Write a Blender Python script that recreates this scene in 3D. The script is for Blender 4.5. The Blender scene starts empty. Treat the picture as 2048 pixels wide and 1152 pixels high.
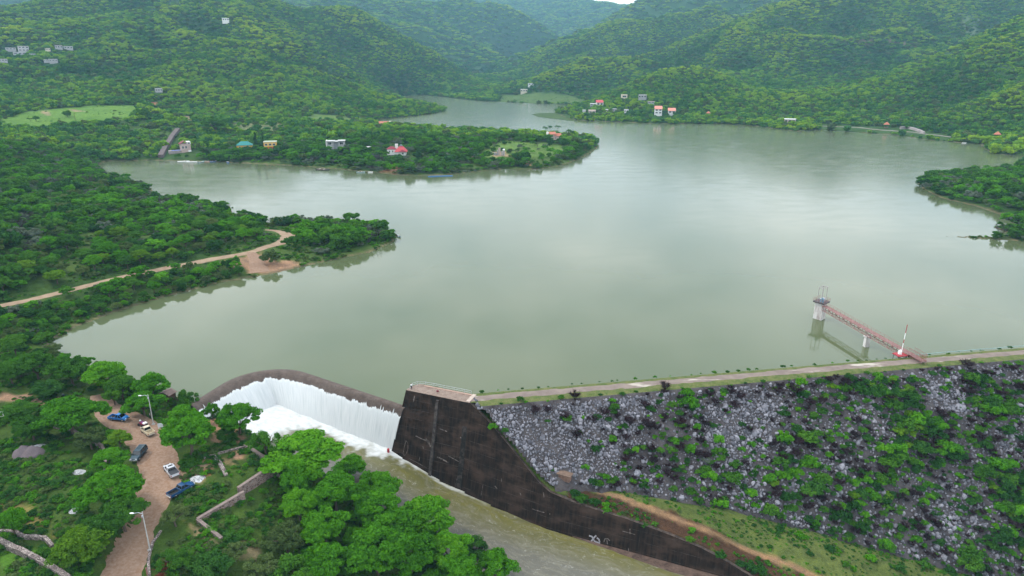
import bpy, math, random
import numpy as np
from mathutils import Vector, Matrix
random.seed(7); rng = np.random.default_rng(7)
S = bpy.context.scene
C = S.collection
R = math.radians
# ------------------------------------------------------------------ camera, sky, sun, exposure
F_PX, PITCH, CAM_H = 1360.0, R(18.5), 87.0
cam = bpy.data.cameras.new('camera'); camo = bpy.data.objects.new('camera', cam); C.objects.link(camo)
cam.sensor_width = 36.0; cam.lens = 36.0 * F_PX / 2048.0
cam.clip_start = 1.0; cam.clip_end = 30000.0
camo.location = (0, 0, CAM_H); camo.rotation_euler = (R(90) - PITCH, 0, 0)
S.camera = camo
SUN_EL, SUN_AZ = R(50), R(-72)     # high sun behind thick cloud; azimuth clockwise from +Y
world = bpy.data.worlds.new('World'); S.world = world; world.use_nodes = True
wn, wl = world.node_tree.nodes, world.node_tree.links
wn.clear()
def wnode(t, **k):
    n = wn.new(t)
    for a, b in k.items(): setattr(n, a, b)
    return n
wout = wnode('ShaderNodeOutputWorld'); wbg = wnode('ShaderNodeBackground')
sky = wnode('ShaderNodeTexSky', sky_type='NISHITA', sun_disc=False, sun_elevation=SUN_EL, sun_rotation=SUN_AZ)
wtc = wnode('ShaderNodeTexCoord'); wsep = wnode('ShaderNodeSeparateXYZ')
wl.new(wtc.outputs['Generated'], wsep.inputs[0])
# cloud deck: project the view direction on a flat ceiling so that clouds flatten towards the horizon
def wmath(op, a, b=None, clamp=False):
    n = wnode('ShaderNodeMath', operation=op, use_clamp=clamp)
    for i, v in enumerate((a, b)):
        if v is None: continue
        if isinstance(v, (int, float)): n.inputs[i].default_value = v
        else: wl.new(v, n.inputs[i])
    return n.outputs[0]
zz = wmath('MAXIMUM', wsep.outputs[2], 0.0)
den = wmath('ADD', zz, 0.12)
wcmb = wnode('ShaderNodeCombineXYZ')
wl.new(wmath('DIVIDE', wsep.outputs[0], den), wcmb.inputs[0]); wl.new(wmath('DIVIDE', wsep.outputs[1], den), wcmb.inputs[1])
wcl = wnode('ShaderNodeTexNoise'); wcl.inputs['Scale'].default_value = 1.15; wcl.inputs['Detail'].default_value = 5; wcl.inputs['Roughness'].default_value = .55
wl.new(wcmb.outputs[0], wcl.inputs['Vector'])
wr = wnode('ShaderNodeValToRGB')
wr.color_ramp.elements[0].position = .33; wr.color_ramp.elements[0].color = (.40, .49, .57, 1)
wr.color_ramp.elements[1].position = .66; wr.color_ramp.elements[1].color = (1.0, 1.0, 1.0, 1)
wl.new(wcl.outputs[0], wr.inputs[0])
wsc = wnode('ShaderNodeVectorMath', operation='SCALE'); wsc.inputs['Scale'].default_value = 15.5
whz = wnode('ShaderNodeMapRange'); wl.new(zz, whz.inputs[0]); whz.inputs[1].default_value = .02; whz.inputs[2].default_value = .20; whz.inputs[3].default_value = .85; whz.inputs[4].default_value = 0
wmh = wnode('ShaderNodeMix', data_type='RGBA'); wl.new(whz.outputs[0], wmh.inputs[0]); wl.new(wr.outputs[0], wmh.inputs[6]); wmh.inputs[7].default_value = (.96, 1.0, 1.04, 1)
wl.new(wmh.outputs[2], wsc.inputs[0])
wmix = wnode('ShaderNodeMix', data_type='RGBA'); wmix.inputs[0].default_value = .9
wl.new(sky.outputs[0], wmix.inputs[6]); wl.new(wsc.outputs[0], wmix.inputs[7])
wl.new(wmix.outputs[2], wbg.inputs[0]); wbg.inputs[1].default_value = .1
wl.new(wbg.outputs[0], wout.inputs[0])
sl = bpy.data.lights.new('sun', 'SUN'); sl.energy = 1.5; sl.angle = R(10); sl.color = (1, .96, .9)
so = bpy.data.objects.new('sun', sl); C.objects.link(so)
_d = Vector((math.sin(SUN_AZ) * math.cos(SUN_EL), math.cos(SUN_AZ) * math.cos(SUN_EL), math.sin(SUN_EL)))
so.rotation_euler = _d.to_track_quat('Z', 'Y').to_euler(); so.location = (0, 0, 400)
S.view_settings.view_transform = 'Standard'; S.view_settings.look = 'None'; S.view_settings.gamma = 1
S.view_settings.exposure = 0.72
S.render.engine = 'CYCLES'
S.cycles.use_denoising = True
S.cycles.max_bounces = 6; S.cycles.diffuse_bounces = 2; S.cycles.glossy_bounces = 3; S.cycles.transmission_bounces = 3
S.cycles.transparent_max_bounces = 6; S.cycles.volume_bounces = 0
S.cycles.sample_clamp_indirect = 5

# ------------------------------------------------------------------ small helpers
def ray(px, py):
    x = (px - 1024) / F_PX; y = -(py - 576) / F_PX
    return np.array([x, math.cos(PITCH) + y * math.sin(PITCH), -math.sin(PITCH) + y * math.cos(PITCH)])
CAMP = np.array([0, 0, CAM_H])
def at(px, py, z=0.0):
    d = ray(px, py); return CAMP + d * ((z - CAM_H) / d[2])
def atY(px, py, Y):
    d = ray(px, py); return CAMP + d * (Y / d[1])
def smooth(a, b, x):
    t = np.clip((x - a) / (b - a), 0, 1); return t * t * (3 - 2 * t)
def tag(o, label=None, cat=None, group=None, kind=None):
    if label: o['label'] = label
    if cat: o['category'] = cat
    if group: o['group'] = group
    if kind: o['kind'] = kind
    return o
def empty(name, loc, rz=0.0, label=None, cat=None, group=None, sc=1.0):
    o = bpy.data.objects.new(name, None); C.objects.link(o); o.empty_display_size = .5
    o.location = tuple(float(v) for v in loc); o.rotation_euler = (0, 0, rz); o.scale = (sc, sc, sc)
    return tag(o, label, cat, group)
def mesh_np(name, V, Fq, mats, midx=None, smooth_=False):
    V = np.asarray(V, dtype=np.float32).reshape(-1, 3)
    me = bpy.data.meshes.new(name)
    Fq = np.asarray(Fq, dtype=np.int32); n, k = Fq.shape
    me.vertices.add(len(V)); me.vertices.foreach_set('co', V.ravel())
    me.loops.add(n * k); me.loops.foreach_set('vertex_index', Fq.ravel())
    me.polygons.add(n); me.polygons.foreach_set('loop_start', np.arange(0, n * k, k, dtype=np.int32))
    for m in mats: me.materials.append(m)
    if midx is not None: me.polygons.foreach_set('material_index', np.asarray(midx, np.int32))
    if smooth_: me.polygons.foreach_set('use_smooth', np.ones(n, bool))
    me.update(calc_edges=True)
    return me
def link(name, me, parent=None):
    o = bpy.data.objects.new(name, me); C.objects.link(o)
    if parent: o.parent = parent
    return o
class MB:
    def __init__(s): s.v = []; s.f = []; s.sm = []
    def add(s, vs, fs, sm=False):
        b = len(s.v); s.v += [tuple(float(c) for c in v) for v in vs]
        for f in fs: s.f.append([b + i for i in f]); s.sm.append(sm)
        return s
    def box(s, c, d, rz=0.0, top=1.0):
        cx, cy, cz = c; hx, hy, hz = d[0] / 2, d[1] / 2, d[2] / 2
        co, si = math.cos(rz), math.sin(rz); vs = []
        for z, k in ((-hz, 1), (hz, top)):
            for x, y in ((-hx, -hy), (hx, -hy), (hx, hy), (-hx, hy)):
                x *= k; y *= k
                vs.append((cx + x * co - y * si, cy + x * si + y * co, cz + z))
        return s.add(vs, [(0, 3, 2, 1), (4, 5, 6, 7), (0, 1, 5, 4), (1, 2, 6, 5), (2, 3, 7, 6), (3, 0, 4, 7)])
    def tube(s, pts, rad, n=8, cap=True):
        pts = [Vector(p) for p in pts]
        if not isinstance(rad, (list, tuple)): rad = [rad] * len(pts)
        vs = []
        for i, p in enumerate(pts):
            t = (pts[min(i + 1, len(pts) - 1)] - pts[max(i - 1, 0)]).normalized()
            u = t.cross(Vector((0, 0, 1))) if abs(t.z) < .95 else t.cross(Vector((1, 0, 0)))
            u.normalize(); w = t.cross(u)
            for k in range(n):
                a = 2 * math.pi * k / n
                vs.append(p + (u * math.cos(a) + w * math.sin(a)) * rad[i])
        fs = []
        for i in range(len(pts) - 1):
            for k in range(n):
                fs.append((i * n + k, i * n + (k + 1) % n, (i + 1) * n + (k + 1) % n, (i + 1) * n + k))
        s.add(vs, fs, True)
        if cap:
            s.add([vs[k] for k in range(n)], [tuple(range(n))]); s.add([vs[(len(pts) - 1) * n + k] for k in range(n)], [tuple(range(n - 1, -1, -1))])
        return s
    def bar(s, a, b, w=.1):
        return s.tube([a, b], w * .6, 4)
    def prism(s, prof, y0, y1, k=1.0):
        # profile in x-z, extruded along y
        n = len(prof)
        vs = [(x, y0, z) for x, z in prof] + [(x, y1, z) for x, z in prof]
        fs = [tuple(range(n)), tuple(range(2 * n - 1, n - 1, -1))] + [((i + 1) % n, i, n + i, n + (i + 1) % n) for i in range(n)]
        return s.add(vs, fs)
    def loft(s, secs, close=True, cap=True, sm=True):
        n = len(secs[0]); vs = [p for q in secs for p in q]; fs = []
        for i in range(len(secs) - 1):
            for k in range(n if close else n - 1):
                fs.append((i * n + k, i * n + (k + 1) % n, (i + 1) * n + (k + 1) % n, (i + 1) * n + k))
        if cap: fs += [tuple(range(n - 1, -1, -1)), tuple((len(secs) - 1) * n + k for k in range(n))]
        return s.add(vs, fs, sm)
    def ball(s, c, r, n=8, m=6):
        rx, ry, rz = r if isinstance(r, (tuple, list)) else (r, r, r)
        secs = []
        for i in range(m + 1):
            a = math.pi * (i / m) - math.pi / 2
            q = max(math.cos(a), .02)
            secs.append([(c[0] + rx * q * math.cos(2 * math.pi * k / n), c[1] + ry * q * math.sin(2 * math.pi * k / n), c[2] + rz * math.sin(a)) for k in range(n)])
        return s.loft(secs)
    def mesh(s, name, mat, bevel=0):
        me = bpy.data.meshes.new(name); me.from_pydata(s.v, [], s.f)
        me.polygons.foreach_set('use_smooth', s.sm); me.materials.append(mat); me.update()
        return me
    def build(s, name, mat, parent=None, bevel=0):
        o = link(name, s.mesh(name, mat), parent)
        if bevel:
            b = o.modifiers.new('bevel', 'BEVEL'); b.width = bevel; b.segments = 2; b.limit_method = 'ANGLE'
        return o
# ------------------------------------------------------------------ materials
class NM:
    def __init__(s, name):
        s.m = bpy.data.materials.new(name); s.m.use_nodes = True
        s.t = s.m.node_tree; s.n = s.t.nodes; s.l = s.t.links
        s.b = s.n['Principled BSDF']; s.out = s.n['Material Output']
    def node(s, t, ins=None, **k):
        n = s.n.new(t)
        for a, b in k.items(): setattr(n, a, b)
        for a, b in (ins or {}).items(): s.set(n.inputs[a], b)
        return n
    def set(s, i, v):
        if hasattr(v, 'is_linked') or isinstance(v, bpy.types.NodeSocket): s.l.new(v, i)
        elif isinstance(v, (tuple, list)) and len(v) == 3 and i.type == 'RGBA': i.default_value = (*v, 1)
        else: i.default_value = v
    def co(s, kind='Object'): return s.node('ShaderNodeTexCoord').outputs[kind]
    def geo(s, o='Position'): return s.node('ShaderNodeNewGeometry').outputs[o]
    def map(s, v, scale=(1, 1, 1), rot=(0, 0, 0)):
        return s.node('ShaderNodeMapping', {'Vector': v, 'Scale': scale, 'Rotation': rot}).outputs[0]
    def noise(s, v, scale, detail=4, rough=.55, dist=0):
        return s.node('ShaderNodeTexNoise', {'Vector': v, 'Scale': scale, 'Detail': detail, 'Roughness': rough, 'Distortion': dist}).outputs[0]
    def ramp(s, f, stops):
        n = s.node('ShaderNodeValToRGB', {'Fac': f}); e = n.color_ramp.elements
        while len(e) < len(stops): e.new(.5)
        for q, (p, c) in zip(e, stops):
            q.position = p; q.color = (*c, 1) if len(c) == 3 else c
        return n.outputs[0]
    def mix(s, f, a, b, mode='MIX'):
        n = s.node('ShaderNodeMix', data_type='RGBA', blend_type=mode); s.set(n.inputs[0], f); s.set(n.inputs[6], a); s.set(n.inputs[7], b)
        return n.outputs[2]
    def math(s, op, a, b=0.0, clamp=False):
        n = s.node('ShaderNodeMath', operation=op, use_clamp=clamp); s.set(n.inputs[0], a); s.set(n.inputs[1], b); return n.outputs[0]
    def maprange(s, v, a, b, c=0.0, d=1.0):
        n = s.node('ShaderNodeMapRange'); s.set(n.inputs[0], v)
        for i, q in enumerate((a, b, c, d)): n.inputs[i + 1].default_value = q
        return n.outputs[0]
    def attr(s, name): return s.node('ShaderNodeAttribute', attribute_name=name)
    def rand(s): return s.node('ShaderNodeObjectInfo').outputs['Random']
    def bump(s, h, strength=.5, dist=.1):
        s.set(s.b.inputs['Normal'], s.node('ShaderNodeBump', {'Height': h, 'Strength': strength, 'Distance': dist}).outputs[0])
    def fin(s, col, rough=.9, spec=.3, metal=0.0):
        s.set(s.b.inputs['Base Color'], col); s.set(s.b.inputs['Roughness'], rough)
        s.b.inputs['Specular IOR Level'].default_value = spec; s.b.inputs['Metallic'].default_value = metal
        return s.m
def simple(name, col, rough=.8, var=.25, scale=3.0, spec=.3, metal=0.0):
    q = NM(name); f = q.noise(q.co(), scale, 5, .6)
    a = tuple(c * (1 - var) for c in col); b = tuple(min(1, c * (1 + var)) for c in col)
    return q.fin(q.ramp(f, [(.3, a), (.7, b)]), rough, spec, metal)
# ------------------------------------------------------------------ the lie of the land
def pxYz(px, Y, z):
    dep = Y * math.cos(PITCH) + (CAM_H - z) * math.sin(PITCH)
    return np.array([(px - 1024) / F_PX * dep, Y, z])
SHORE_PX = [(398,803),(360,795),(310,785),(255,765),(195,742),(140,715),(105,700),(100,686),(150,655),(230,625),(330,594),(440,566),(540,549),(600,535),
 (680,517),(740,505),(785,486),(797,471),(775,458),(700,450),(600,446),(520,444),(470,438),(466,422),(440,413),(400,408),(345,409),(318,400),(308,384),(300,374),(255,361),
 (205,349),(196,330),(215,322),(330,321),(400,323),(470,326),(540,329),(610,333),(680,339),(740,344),(800,351),(880,351),(950,344),(1010,338),
 (1080,339),(1125,331),(1165,316),(1192,299),(1197,287),(1180,279),(1120,272),(1040,268),(960,265),(880,261),(800,257),(750,250),(742,242),(770,238),(840,231),(885,224),(893,219),
 (870,212),(840,206),(812,201),(795,196),(805,192),(850,190),(890,194),(930,199),(980,203),(1050,206),(1100,208),(1160,210),(1168,215),(1130,219),(1110,224),
 (1130,236),(1160,241),(1230,244),(1330,248),(1450,248),(1510,252),(1560,259),(1600,263),(1640,260),(1700,264),(1780,269),(1850,279),(1900,284),
 (1960,288),(1968,298),(1990,308),(2048,313),(2120,316),(2200,322),(2100,330),(2048,331),(1950,341),(1860,356),(1832,362),(1846,379),(1885,397),(1950,412),(2010,432),(2040,446),
 (2000,450),(1986,454),(2010,464),(2048,474)]
shore = [at(x, y, 0)[:2] for x, y in SHORE_PX] + [np.array(p, float) for p in ((225, 345), (275, 330), (320, 290), (330, 250), (300, 220))]
# dam crest: straight line, slightly turned
DC0 = np.array([-9.5, 156.6]); DU = np.array([.9839, .1785]); DU /= np.linalg.norm(DU); DN = np.array([-DU[1], DU[0]])
DZ = 4.5; DSL = 1.22; DLEN = 330.0
def damp(a, t):
    """point on the dam: a metres along the crest, t metres towards the camera from its middle"""
    return DC0 + DU * a - DN * t
shore += [damp(300, -10), damp(150, -10), damp(40, -10), damp(6, -9), np.array([-11.5, 160.5])]
WB0 = at(783, 903, -12.0); WT0 = at(812, 780, 4.5); WT1 = at(940, 806, 4.5)
CREST_A, CREST_V, CREST_B = np.array([-85.2, 161.5]), np.array([-75.97, 189.95]), np.array([-28.3, 160.2])
def arc(A, V, B, T, n):
    u = (A - V) / np.linalg.norm(A - V); w = (B - V) / np.linalg.norm(B - V)
    h = math.acos(np.clip(u @ w, -1, 1)) / 2; rad = T * math.tan(h)
    c = V + (u + w) / np.linalg.norm(u + w) * (rad / math.sin(h)); P0 = V + u * T; P1 = V + w * T
    a0 = math.atan2(*(P0 - c)[::-1]); a1 = math.atan2(*(P1 - c)[::-1])
    if a1 - a0 > math.pi: a1 -= 2 * math.pi
    if a1 - a0 < -math.pi: a1 += 2 * math.pi
    return [c + rad * np.array([math.cos(a0 + (a1 - a0) * i / n), math.sin(a0 + (a1 - a0) * i / n)]) for i in range(n + 1)]
CREST = [CREST_A] + arc(CREST_A, CREST_V, CREST_B, 17.0, 24) + [CREST_B]
shore += [p for p in CREST[::-1]]
LAKE = np.array(shore)
BASE = [np.array([-80.5, 159.0]), at(553, 808, -8.0)[:2], WB0[:2] + np.array([.6, .4])]
def seg_dist(px, py, poly, closed=True):
    n = len(poly); best = np.full(px.shape, 1e18)
    for i in range(n if closed else n - 1):
        a, b = poly[i], poly[(i + 1) % n]; d = b - a; L = max(d @ d, 1e-9)
        t = np.clip(((px - a[0]) * d[0] + (py - a[1]) * d[1]) / L, 0, 1)
        best = np.minimum(best, (px - a[0] - t * d[0]) ** 2 + (py - a[1] - t * d[1]) ** 2)
    return np.sqrt(best)
def inside(px, py, poly):
    res = np.zeros(px.shape, bool); n = len(poly)
    for i in range(n):
        x0, y0 = poly[i]; x1, y1 = poly[(i + 1) % n]
        if y0 == y1: continue
        c = ((y0 > py) != (y1 > py)) & (px < (x1 - x0) * (py - y0) / (y1 - y0) + x0)
        res ^= c
    return res
# spillway wall: one battered face
WN = np.cross(WT1 - WT0, WB0 - WT0); WN /= np.linalg.norm(WN)
def onwall(px, py):
    d = ray(px, py); return CAMP + d * ((WN @ (WT0 - CAMP)) / (WN @ d))
WU = (WT1 - WT0)[:2] / np.linalg.norm((WT1 - WT0)[:2]); WH = np.array([-WU[1], WU[0]])   # WH points away from the channel
if WH @ (WT0 - WB0)[:2] < 0: WH = -WH
WBAT = -((WB0 - WT0)[:2] @ WH) / (WT0[2] - WB0[2])         # metres of batter per metre of height
def wdrop(z): return -WH * WBAT * (WT0[2] - z)
WD0 = np.array([*wdrop(3.5), -1.0])
def plane_pt(px, py, P, ang):
    n = np.cross(np.array([math.cos(R(ang)), math.sin(R(ang)), 0]), WD0); d = ray(px, py); return CAMP + d * ((n @ (P - CAMP)) / (n @ d))
ANG2, ANG3 = -30.0, -23.0
T2 = plane_pt(1100, 985, WT1, ANG2)
_l1 = np.linalg.norm((WT1 - WT0)[:2]); _p2 = T2[:2] - wdrop(T2[2]); _l2 = np.linalg.norm(_p2 - WT1[:2])
WPL = [WT0[:2], WT1[:2], _p2, _p2 + 80 * np.array([math.cos(R(ANG3)), math.sin(R(ANG3))])]; WLS = np.array([0, _l1, _l1 + _l2, _l1 + _l2 + 80])
def wplan(a): return np.array([np.interp(a, WLS, [p[0] for p in WPL]), np.interp(a, WLS, [p[1] for p in WPL])]) if a >= 0 else WT0[:2] + WU * a
def wface(a, z):
    p = wplan(a) + wdrop(z); return np.array([p[0], p[1], z])
def wa(p, seg):
    q = p[:2] - wdrop(p[2]) - WPL[seg]; return WLS[seg] + q @ (WPL[seg + 1] - WPL[seg]) / np.linalg.norm(WPL[seg + 1] - WPL[seg])
_tt = [(0.0, 4.5), (_l1, 4.5)] + [(wa(q_, 1), q_[2]) for q_ in [plane_pt(*p, WT1, ANG2) for p in ((962,828),(985,852),(1015,888),(1050,931),(1075,962),(1100,985))]] + [(wa(q_, 2), q_[2]) for q_ in [plane_pt(*p, T2, ANG3) for p in ((1150,1006),(1200,1022),(1250,1037),(1300,1055),(1350,1074),(1400,1095),(1450,1121),(1500,1152),(1560,1190))]]
_bb = [(wa(WB0, 0), WB0[2])] + [(wa(q_, 0), q_[2]) for q_ in [plane_pt(880, 962, WT0, math.degrees(math.atan2(WU[1], WU[0])))]] + [(wa(q_, 1), q_[2]) for q_ in [plane_pt(*p, WT1, ANG2) for p in ((980,1010),(1060,1046))]] + [(wa(q_, 2), q_[2]) for q_ in [plane_pt(*p, T2, ANG3) for p in ((1120,1067),(1200,1090),(1300,1112),(1400,1132),(1490,1152))]]
_ta, _tz = np.array(_tt).T; _ba, _bz = np.array(_bb).T
def wtop(a): return np.interp(a, _ta, _tz)
def wbot(a): return np.interp(a, _ba, _bz)
WALL_BOT = [wface(a, z) for a, z in _bb]
# channel floor
CH_E = np.array([.905, -.425]); CH_O = WB0[:2]
_cs = np.array([-60, -42, -20, 0] + [((p[:2] - CH_O) @ CH_E) for p in WALL_BOT[1:]] + [160.])
_cz = np.array([-7.6, -8.2, -10.4, -12.0] + [p[2] for p in WALL_BOT[1:]] + [WALL_BOT[-1][2] - 1.0])
_cz = np.minimum.accumulate(_cz)
def floor_z(x, y): return np.interp((x - CH_O[0]) * CH_E[0] + (y - CH_O[1]) * CH_E[1], _cs, _cz)
LBANK = [BASE[0] + np.array([-.6, -.6])] + [at(x, y, z)[:2] for x, y, z in ((478,848,-9),(522,884,-9.8),(580,926,-10.6),(650,966,-12),(740,1012,-14),(840,1072,-16),(930,1132,-17.5),(1010,1192,-18.5),(1120,1290,-19.5))]
CHAN = np.array([BASE[0], BASE[1], BASE[2]] + [wface(a, wbot(a))[:2] for a in (12, 19, 30, 40, 50, 70, 90, 105)] + [np.array([90., 80.])] + LBANK[::-1])
CHAN_T = np.array([CREST[0]] + CREST[2:-1:4] + [CREST[-1]] + [wface(a, wtop(a))[:2] + WH * .4 for a in (0, 12, 19, 30, 38, 41, 50, 70, 90, 105)] + [np.array([95., 85.])] + LBANK[::-1])
# control points -> smooth surface in (azimuth, log distance)
ctl = []
def cz(*pts):
    for px, py, z in pts: ctl.append(at(px, py, z))
def cy(*pts):
    for px, py, Y in pts: ctl.append(atY(px, py, Y))
def cv(*pts):
    for px, Y, z in pts: ctl.append(pxYz(px, Y, z))
def cp(*pts):
    for t, r, z in pts: ctl.append(np.array([r * math.sin(R(t)), r * math.cos(R(t)), z]))
cz((240,834,3.2),(296,866,2.7),(343,945,1.8),(290,1000,1.0),(250,1152,-.8),(60,900,3.0),(157,943,2.4),(20,1100,.8),(120,1050,1.2),(440,842,2.8),(490,885,2.0),
   (410,1032,.2),(440,900,2.2),(480,960,1.2),(545,930,1.4),(470,1060,-1.2),(540,990,-1.8),(600,960,-3.0),(420,1140,-3.4),(560,1150,-7),(680,1000,-6),(360,1080,-1),
   (20,800,4),(100,775,3.4),(200,765,2.6),(330,785,2.4),(20,690,3),(-200,900,6),(-200,700,8),(-100,1152,1.5),(120,840,3.4))
cz((40,607,4.5),(220,565,4.5),(420,522,3.6),(510,535,1.5),(560,475,3.5),(480,480,7),(300,480,9),(100,480,11),(0,430,16),(200,430,11),(400,425,5),(700,465,3.2),(200,380,8),(50,345,16),
   (0,285,24),(150,305,11),(-300,400,36),(-300,550,20),(-150,620,8))
cz((372,292,6),(541,300,7),(672,296,8),(795,306,7),(1000,311,7),(1107,277,8),(900,285,10),(700,265,11),(560,255,13),(450,245,15),(1160,290,3),(1050,272,5),(820,255,6))
cz((20,242,25),(150,236,25),(270,226,28),(30,217,33),(200,211,33),(300,255,17),(100,264,17),(330,215,27),(400,225,20))
cy((317,180,1020),(150,180,1040),(600,205,1090),(0,170,1050),(47,97,1250),(120,95,1280),(300,110,1260),(452,42,1560),(200,50,1560),(450,130,1250))
cy((0,14,1850),(100,6,1850),(200,-8,1900),(350,-25,1950),(450,-22,2000))
cv((100,2600,150),(350,2700,160))
cy((520,30,1750),(560,92,1480),(620,140,1370),(690,180,1270),(740,203,1230),(830,213,1260))
cv((700,1600,58),(760,1560,22),(800,1500,6),(640,1700,95),(840,1480,2))
cy((600,8,2050),(640,16,2080),(680,24,2100),(722,35,2130),(784,66,2170),(847,104,2230),(902,135,2320),(968,156,2420),(760,120,1950),(850,150,2000))
cv((640,2600,110),(722,2650,95),(800,2700,70),(880,2750,50),(960,2800,34))
cy((560,-16,3700),(680,-10,3700),(760,-4,3700),(840,3,3750),(900,5,3800),(945,9,3850),(978,15,3900),(1013,18,3950),(1062,38,3950),(1097,66,3950),(1131,82,4000),(900,80,3300),(1000,120,3300),(800,40,3200))
cv((1040,3300,24),(1090,3700,40),(1000,4500,190),(900,4600,220),(1110,4700,150),(1060,4700,170))
cy((970,10,5900),(990,13,5900),(1040,3,5900),(1100,7,5900),(1150,2,5900),(1200,10,5900),(1245,14,6000),(1300,12,6000),(1400,-5,5900),(1140,70,4800),(850,-4,6000),(700,-10,6000))
cy((1180,58,3700),(1225,38,3500),(1270,19,3350),(1340,2,3250),(1420,-8,3150),(1500,-14,3100))
cv((1200,4300,150),(1300,4200,190),(1400,4000,230))
cy((1090,104,3100),(1128,83,3050),(1166,63,2850),(1215,55,2750),(1270,44,2650),(1380,29,2600),(1440,22,2600),(1045,136,2550),(985,165,2250))
cv((1128,3500,60),(1200,3200,130),(1300,3050,150),(1400,2900,170))
cy((1090,157,1800),(1166,128,1850),(1235,120,1900),(1322,110,1900),(1380,89,1920),(1417,69,1950),(1480,38,2000),(1528,27,2000),(1590,23,2000),(1650,11,2000),(1730,1,2000),(1850,-8,2050),(2048,-30,2150))
cv((1110,2150,20),(1200,2250,45),(1300,2300,70),(1400,2350,105),(1500,2500,150),(1700,2600,180))
cv((1000,1700,2),(1050,1680,3),(1120,1650,3),(1048,1780,9),(1160,1700,14),(940,1800,2))
cy((1140,222,1250),(1180,205,1290),(1235,187,1330),(1300,152,1390),(1350,142,1420),(1400,140,1430),(1450,158,1420),(1500,180,1390))
cv((1200,1560,14),(1300,1600,34),(1400,1630,52),(1500,1560,44))
cy((1317,232,1090),(1250,202,1190),(1578,245,1010))
cy((2048,50,1420),(1938,100,1370),(1850,140,1280),(1765,163,1230),(1690,195,1170),(1625,208,1130),(2150,10,1480),(2300,-30,1520),(1900,220,1000),(2000,200,900),(1990,240,860))
cv((1700,1480,44),(1850,1620,66),(2018,1750,105),(2120,1900,150))
cz((1772,250,4),(1993,272,5),(2020,285,4),(2048,290,5),(2150,295,8),(2048,345,4),(1960,370,5),(1900,375,3),(2048,400,8),(2200,380,14),(2150,440,8),(2030,456,1.2))
for a, t, z in ((20, 10, -7), (60, 10, -9), (120, 10, -11), (200, 10, -12), (60, 22, -17), (120, 24, -22), (200, 25, -26), (5, 12, -8)):
    q = damp(a, t); ctl.append(np.array([q[0], q[1], z]))
for a in (22, 27, 33, 40, 50, 60, 70, 80, 92):
    for o, dz in ((1.2, -.35), (5, .5)):
        p = wface(a, wtop(a))[:2] + WH * o; ctl.append(np.array([p[0], p[1], wtop(a) + dz]))
_nd = np.array([-DN[0], -DN[1], DSL]); _pd = np.array([*damp(0, 3.8), 4.25])
def dam_px(px, py):
    d = ray(px, py); return CAMP + d * ((_nd @ (_pd - CAMP)) / (_nd @ d))
TOE = [dam_px(*p) for p in ((1160,972),(1240,980),(1340,1000),(1440,1012),(1540,1038),(1640,1066),(1740,1094),(1840,1120),(1940,1148),(2048,1175),(2200,1210))]
for p in TOE: ctl.append(p - np.array([0, 0, .3])); ctl.append(np.array([p[0] - DN[0] * -6, p[1] - DN[1] * -6, p[2] - 2.5]))
cz((1640,1152,-20.0),(1480,1075,-16.8),(1900,1300,-31),(1400,1400,-24),(1900,1190,-28.5),(1780,1160,-25))
cp((-62,90,5),(-62,200,22),(-62,450,60),(-62,900,120),(-62,1800,230),(-62,4000,380),(62,90,-30),(62,200,-20),(62,400,20),(62,800,90),(62,1500,200),(62,4000,380),(-50,4000,330),(50,4000,330),
   (-40,8500,420),(0,8500,420),(40,8500,420),(-62,9400,420),(62,9400,420),(0,50,-26),(-40,50,-6),(45,50,-32),(-62,50,2),(62,48,-34))
for p in LAKE[10:-40:3]: ctl.append(np.array([p[0], p[1], 1.5]))
ctl = np.array(ctl)
_r = np.hypot(ctl[:, 0], ctl[:, 1]); _uv = np.stack([np.arctan2(ctl[:, 0], ctl[:, 1]), np.log(_r)], 1); _q = ctl[:, 2] / _r
def _phi(d2): return .5 * d2 * np.log(d2 + 1e-12)
_n = len(ctl); _A = np.zeros((_n + 3, _n + 3))
_A[:_n, :_n] = _phi(((_uv[:, None] - _uv[None]) ** 2).sum(2)) + np.eye(_n) * 1.5e-4
_A[:_n, _n] = 1; _A[:_n, _n + 1:] = _uv; _A[_n:, :_n] = _A[:_n, _n:].T
_w = np.linalg.solve(_A, np.concatenate([_q, np.zeros(3)]))
NT, NR = 560, 860
TH = np.linspace(R(-64), R(64), NT); LR = np.linspace(math.log(44), math.log(9600), NR)
# coarse solve, then bilinear refinement
ct, cr = 281, 431
_t2, _l2 = np.meshgrid(np.linspace(TH[0], TH[-1], ct), np.linspace(LR[0], LR[-1], cr), indexing='ij')
_P = np.stack([_t2.ravel(), _l2.ravel()], 1); _Q = np.empty(len(_P))
for i in range(0, len(_P), 4000):
    p = _P[i:i + 4000]; d2 = ((p[:, None] - _uv[None]) ** 2).sum(2); _Q[i:i + 4000] = _phi(d2) @ _w[:_n] + _w[_n] + p @ _w[_n + 1:]
_Q = _Q.reshape(ct, cr)
def bil(G, t, l):
    a = np.clip((t - TH[0]) / (TH[-1] - TH[0]), 0, 1) * (G.shape[0] - 1); b = np.clip((l - LR[0]) / (LR[-1] - LR[0]), 0, 1) * (G.shape[1] - 1)
    i = np.minimum(a.astype(int), G.shape[0] - 2); j = np.minimum(b.astype(int), G.shape[1] - 2); u = a - i; v = b - j
    return G[i, j] * (1 - u) * (1 - v) + G[i + 1, j] * u * (1 - v) + G[i, j + 1] * (1 - u) * v + G[i + 1, j + 1] * u * v
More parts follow.
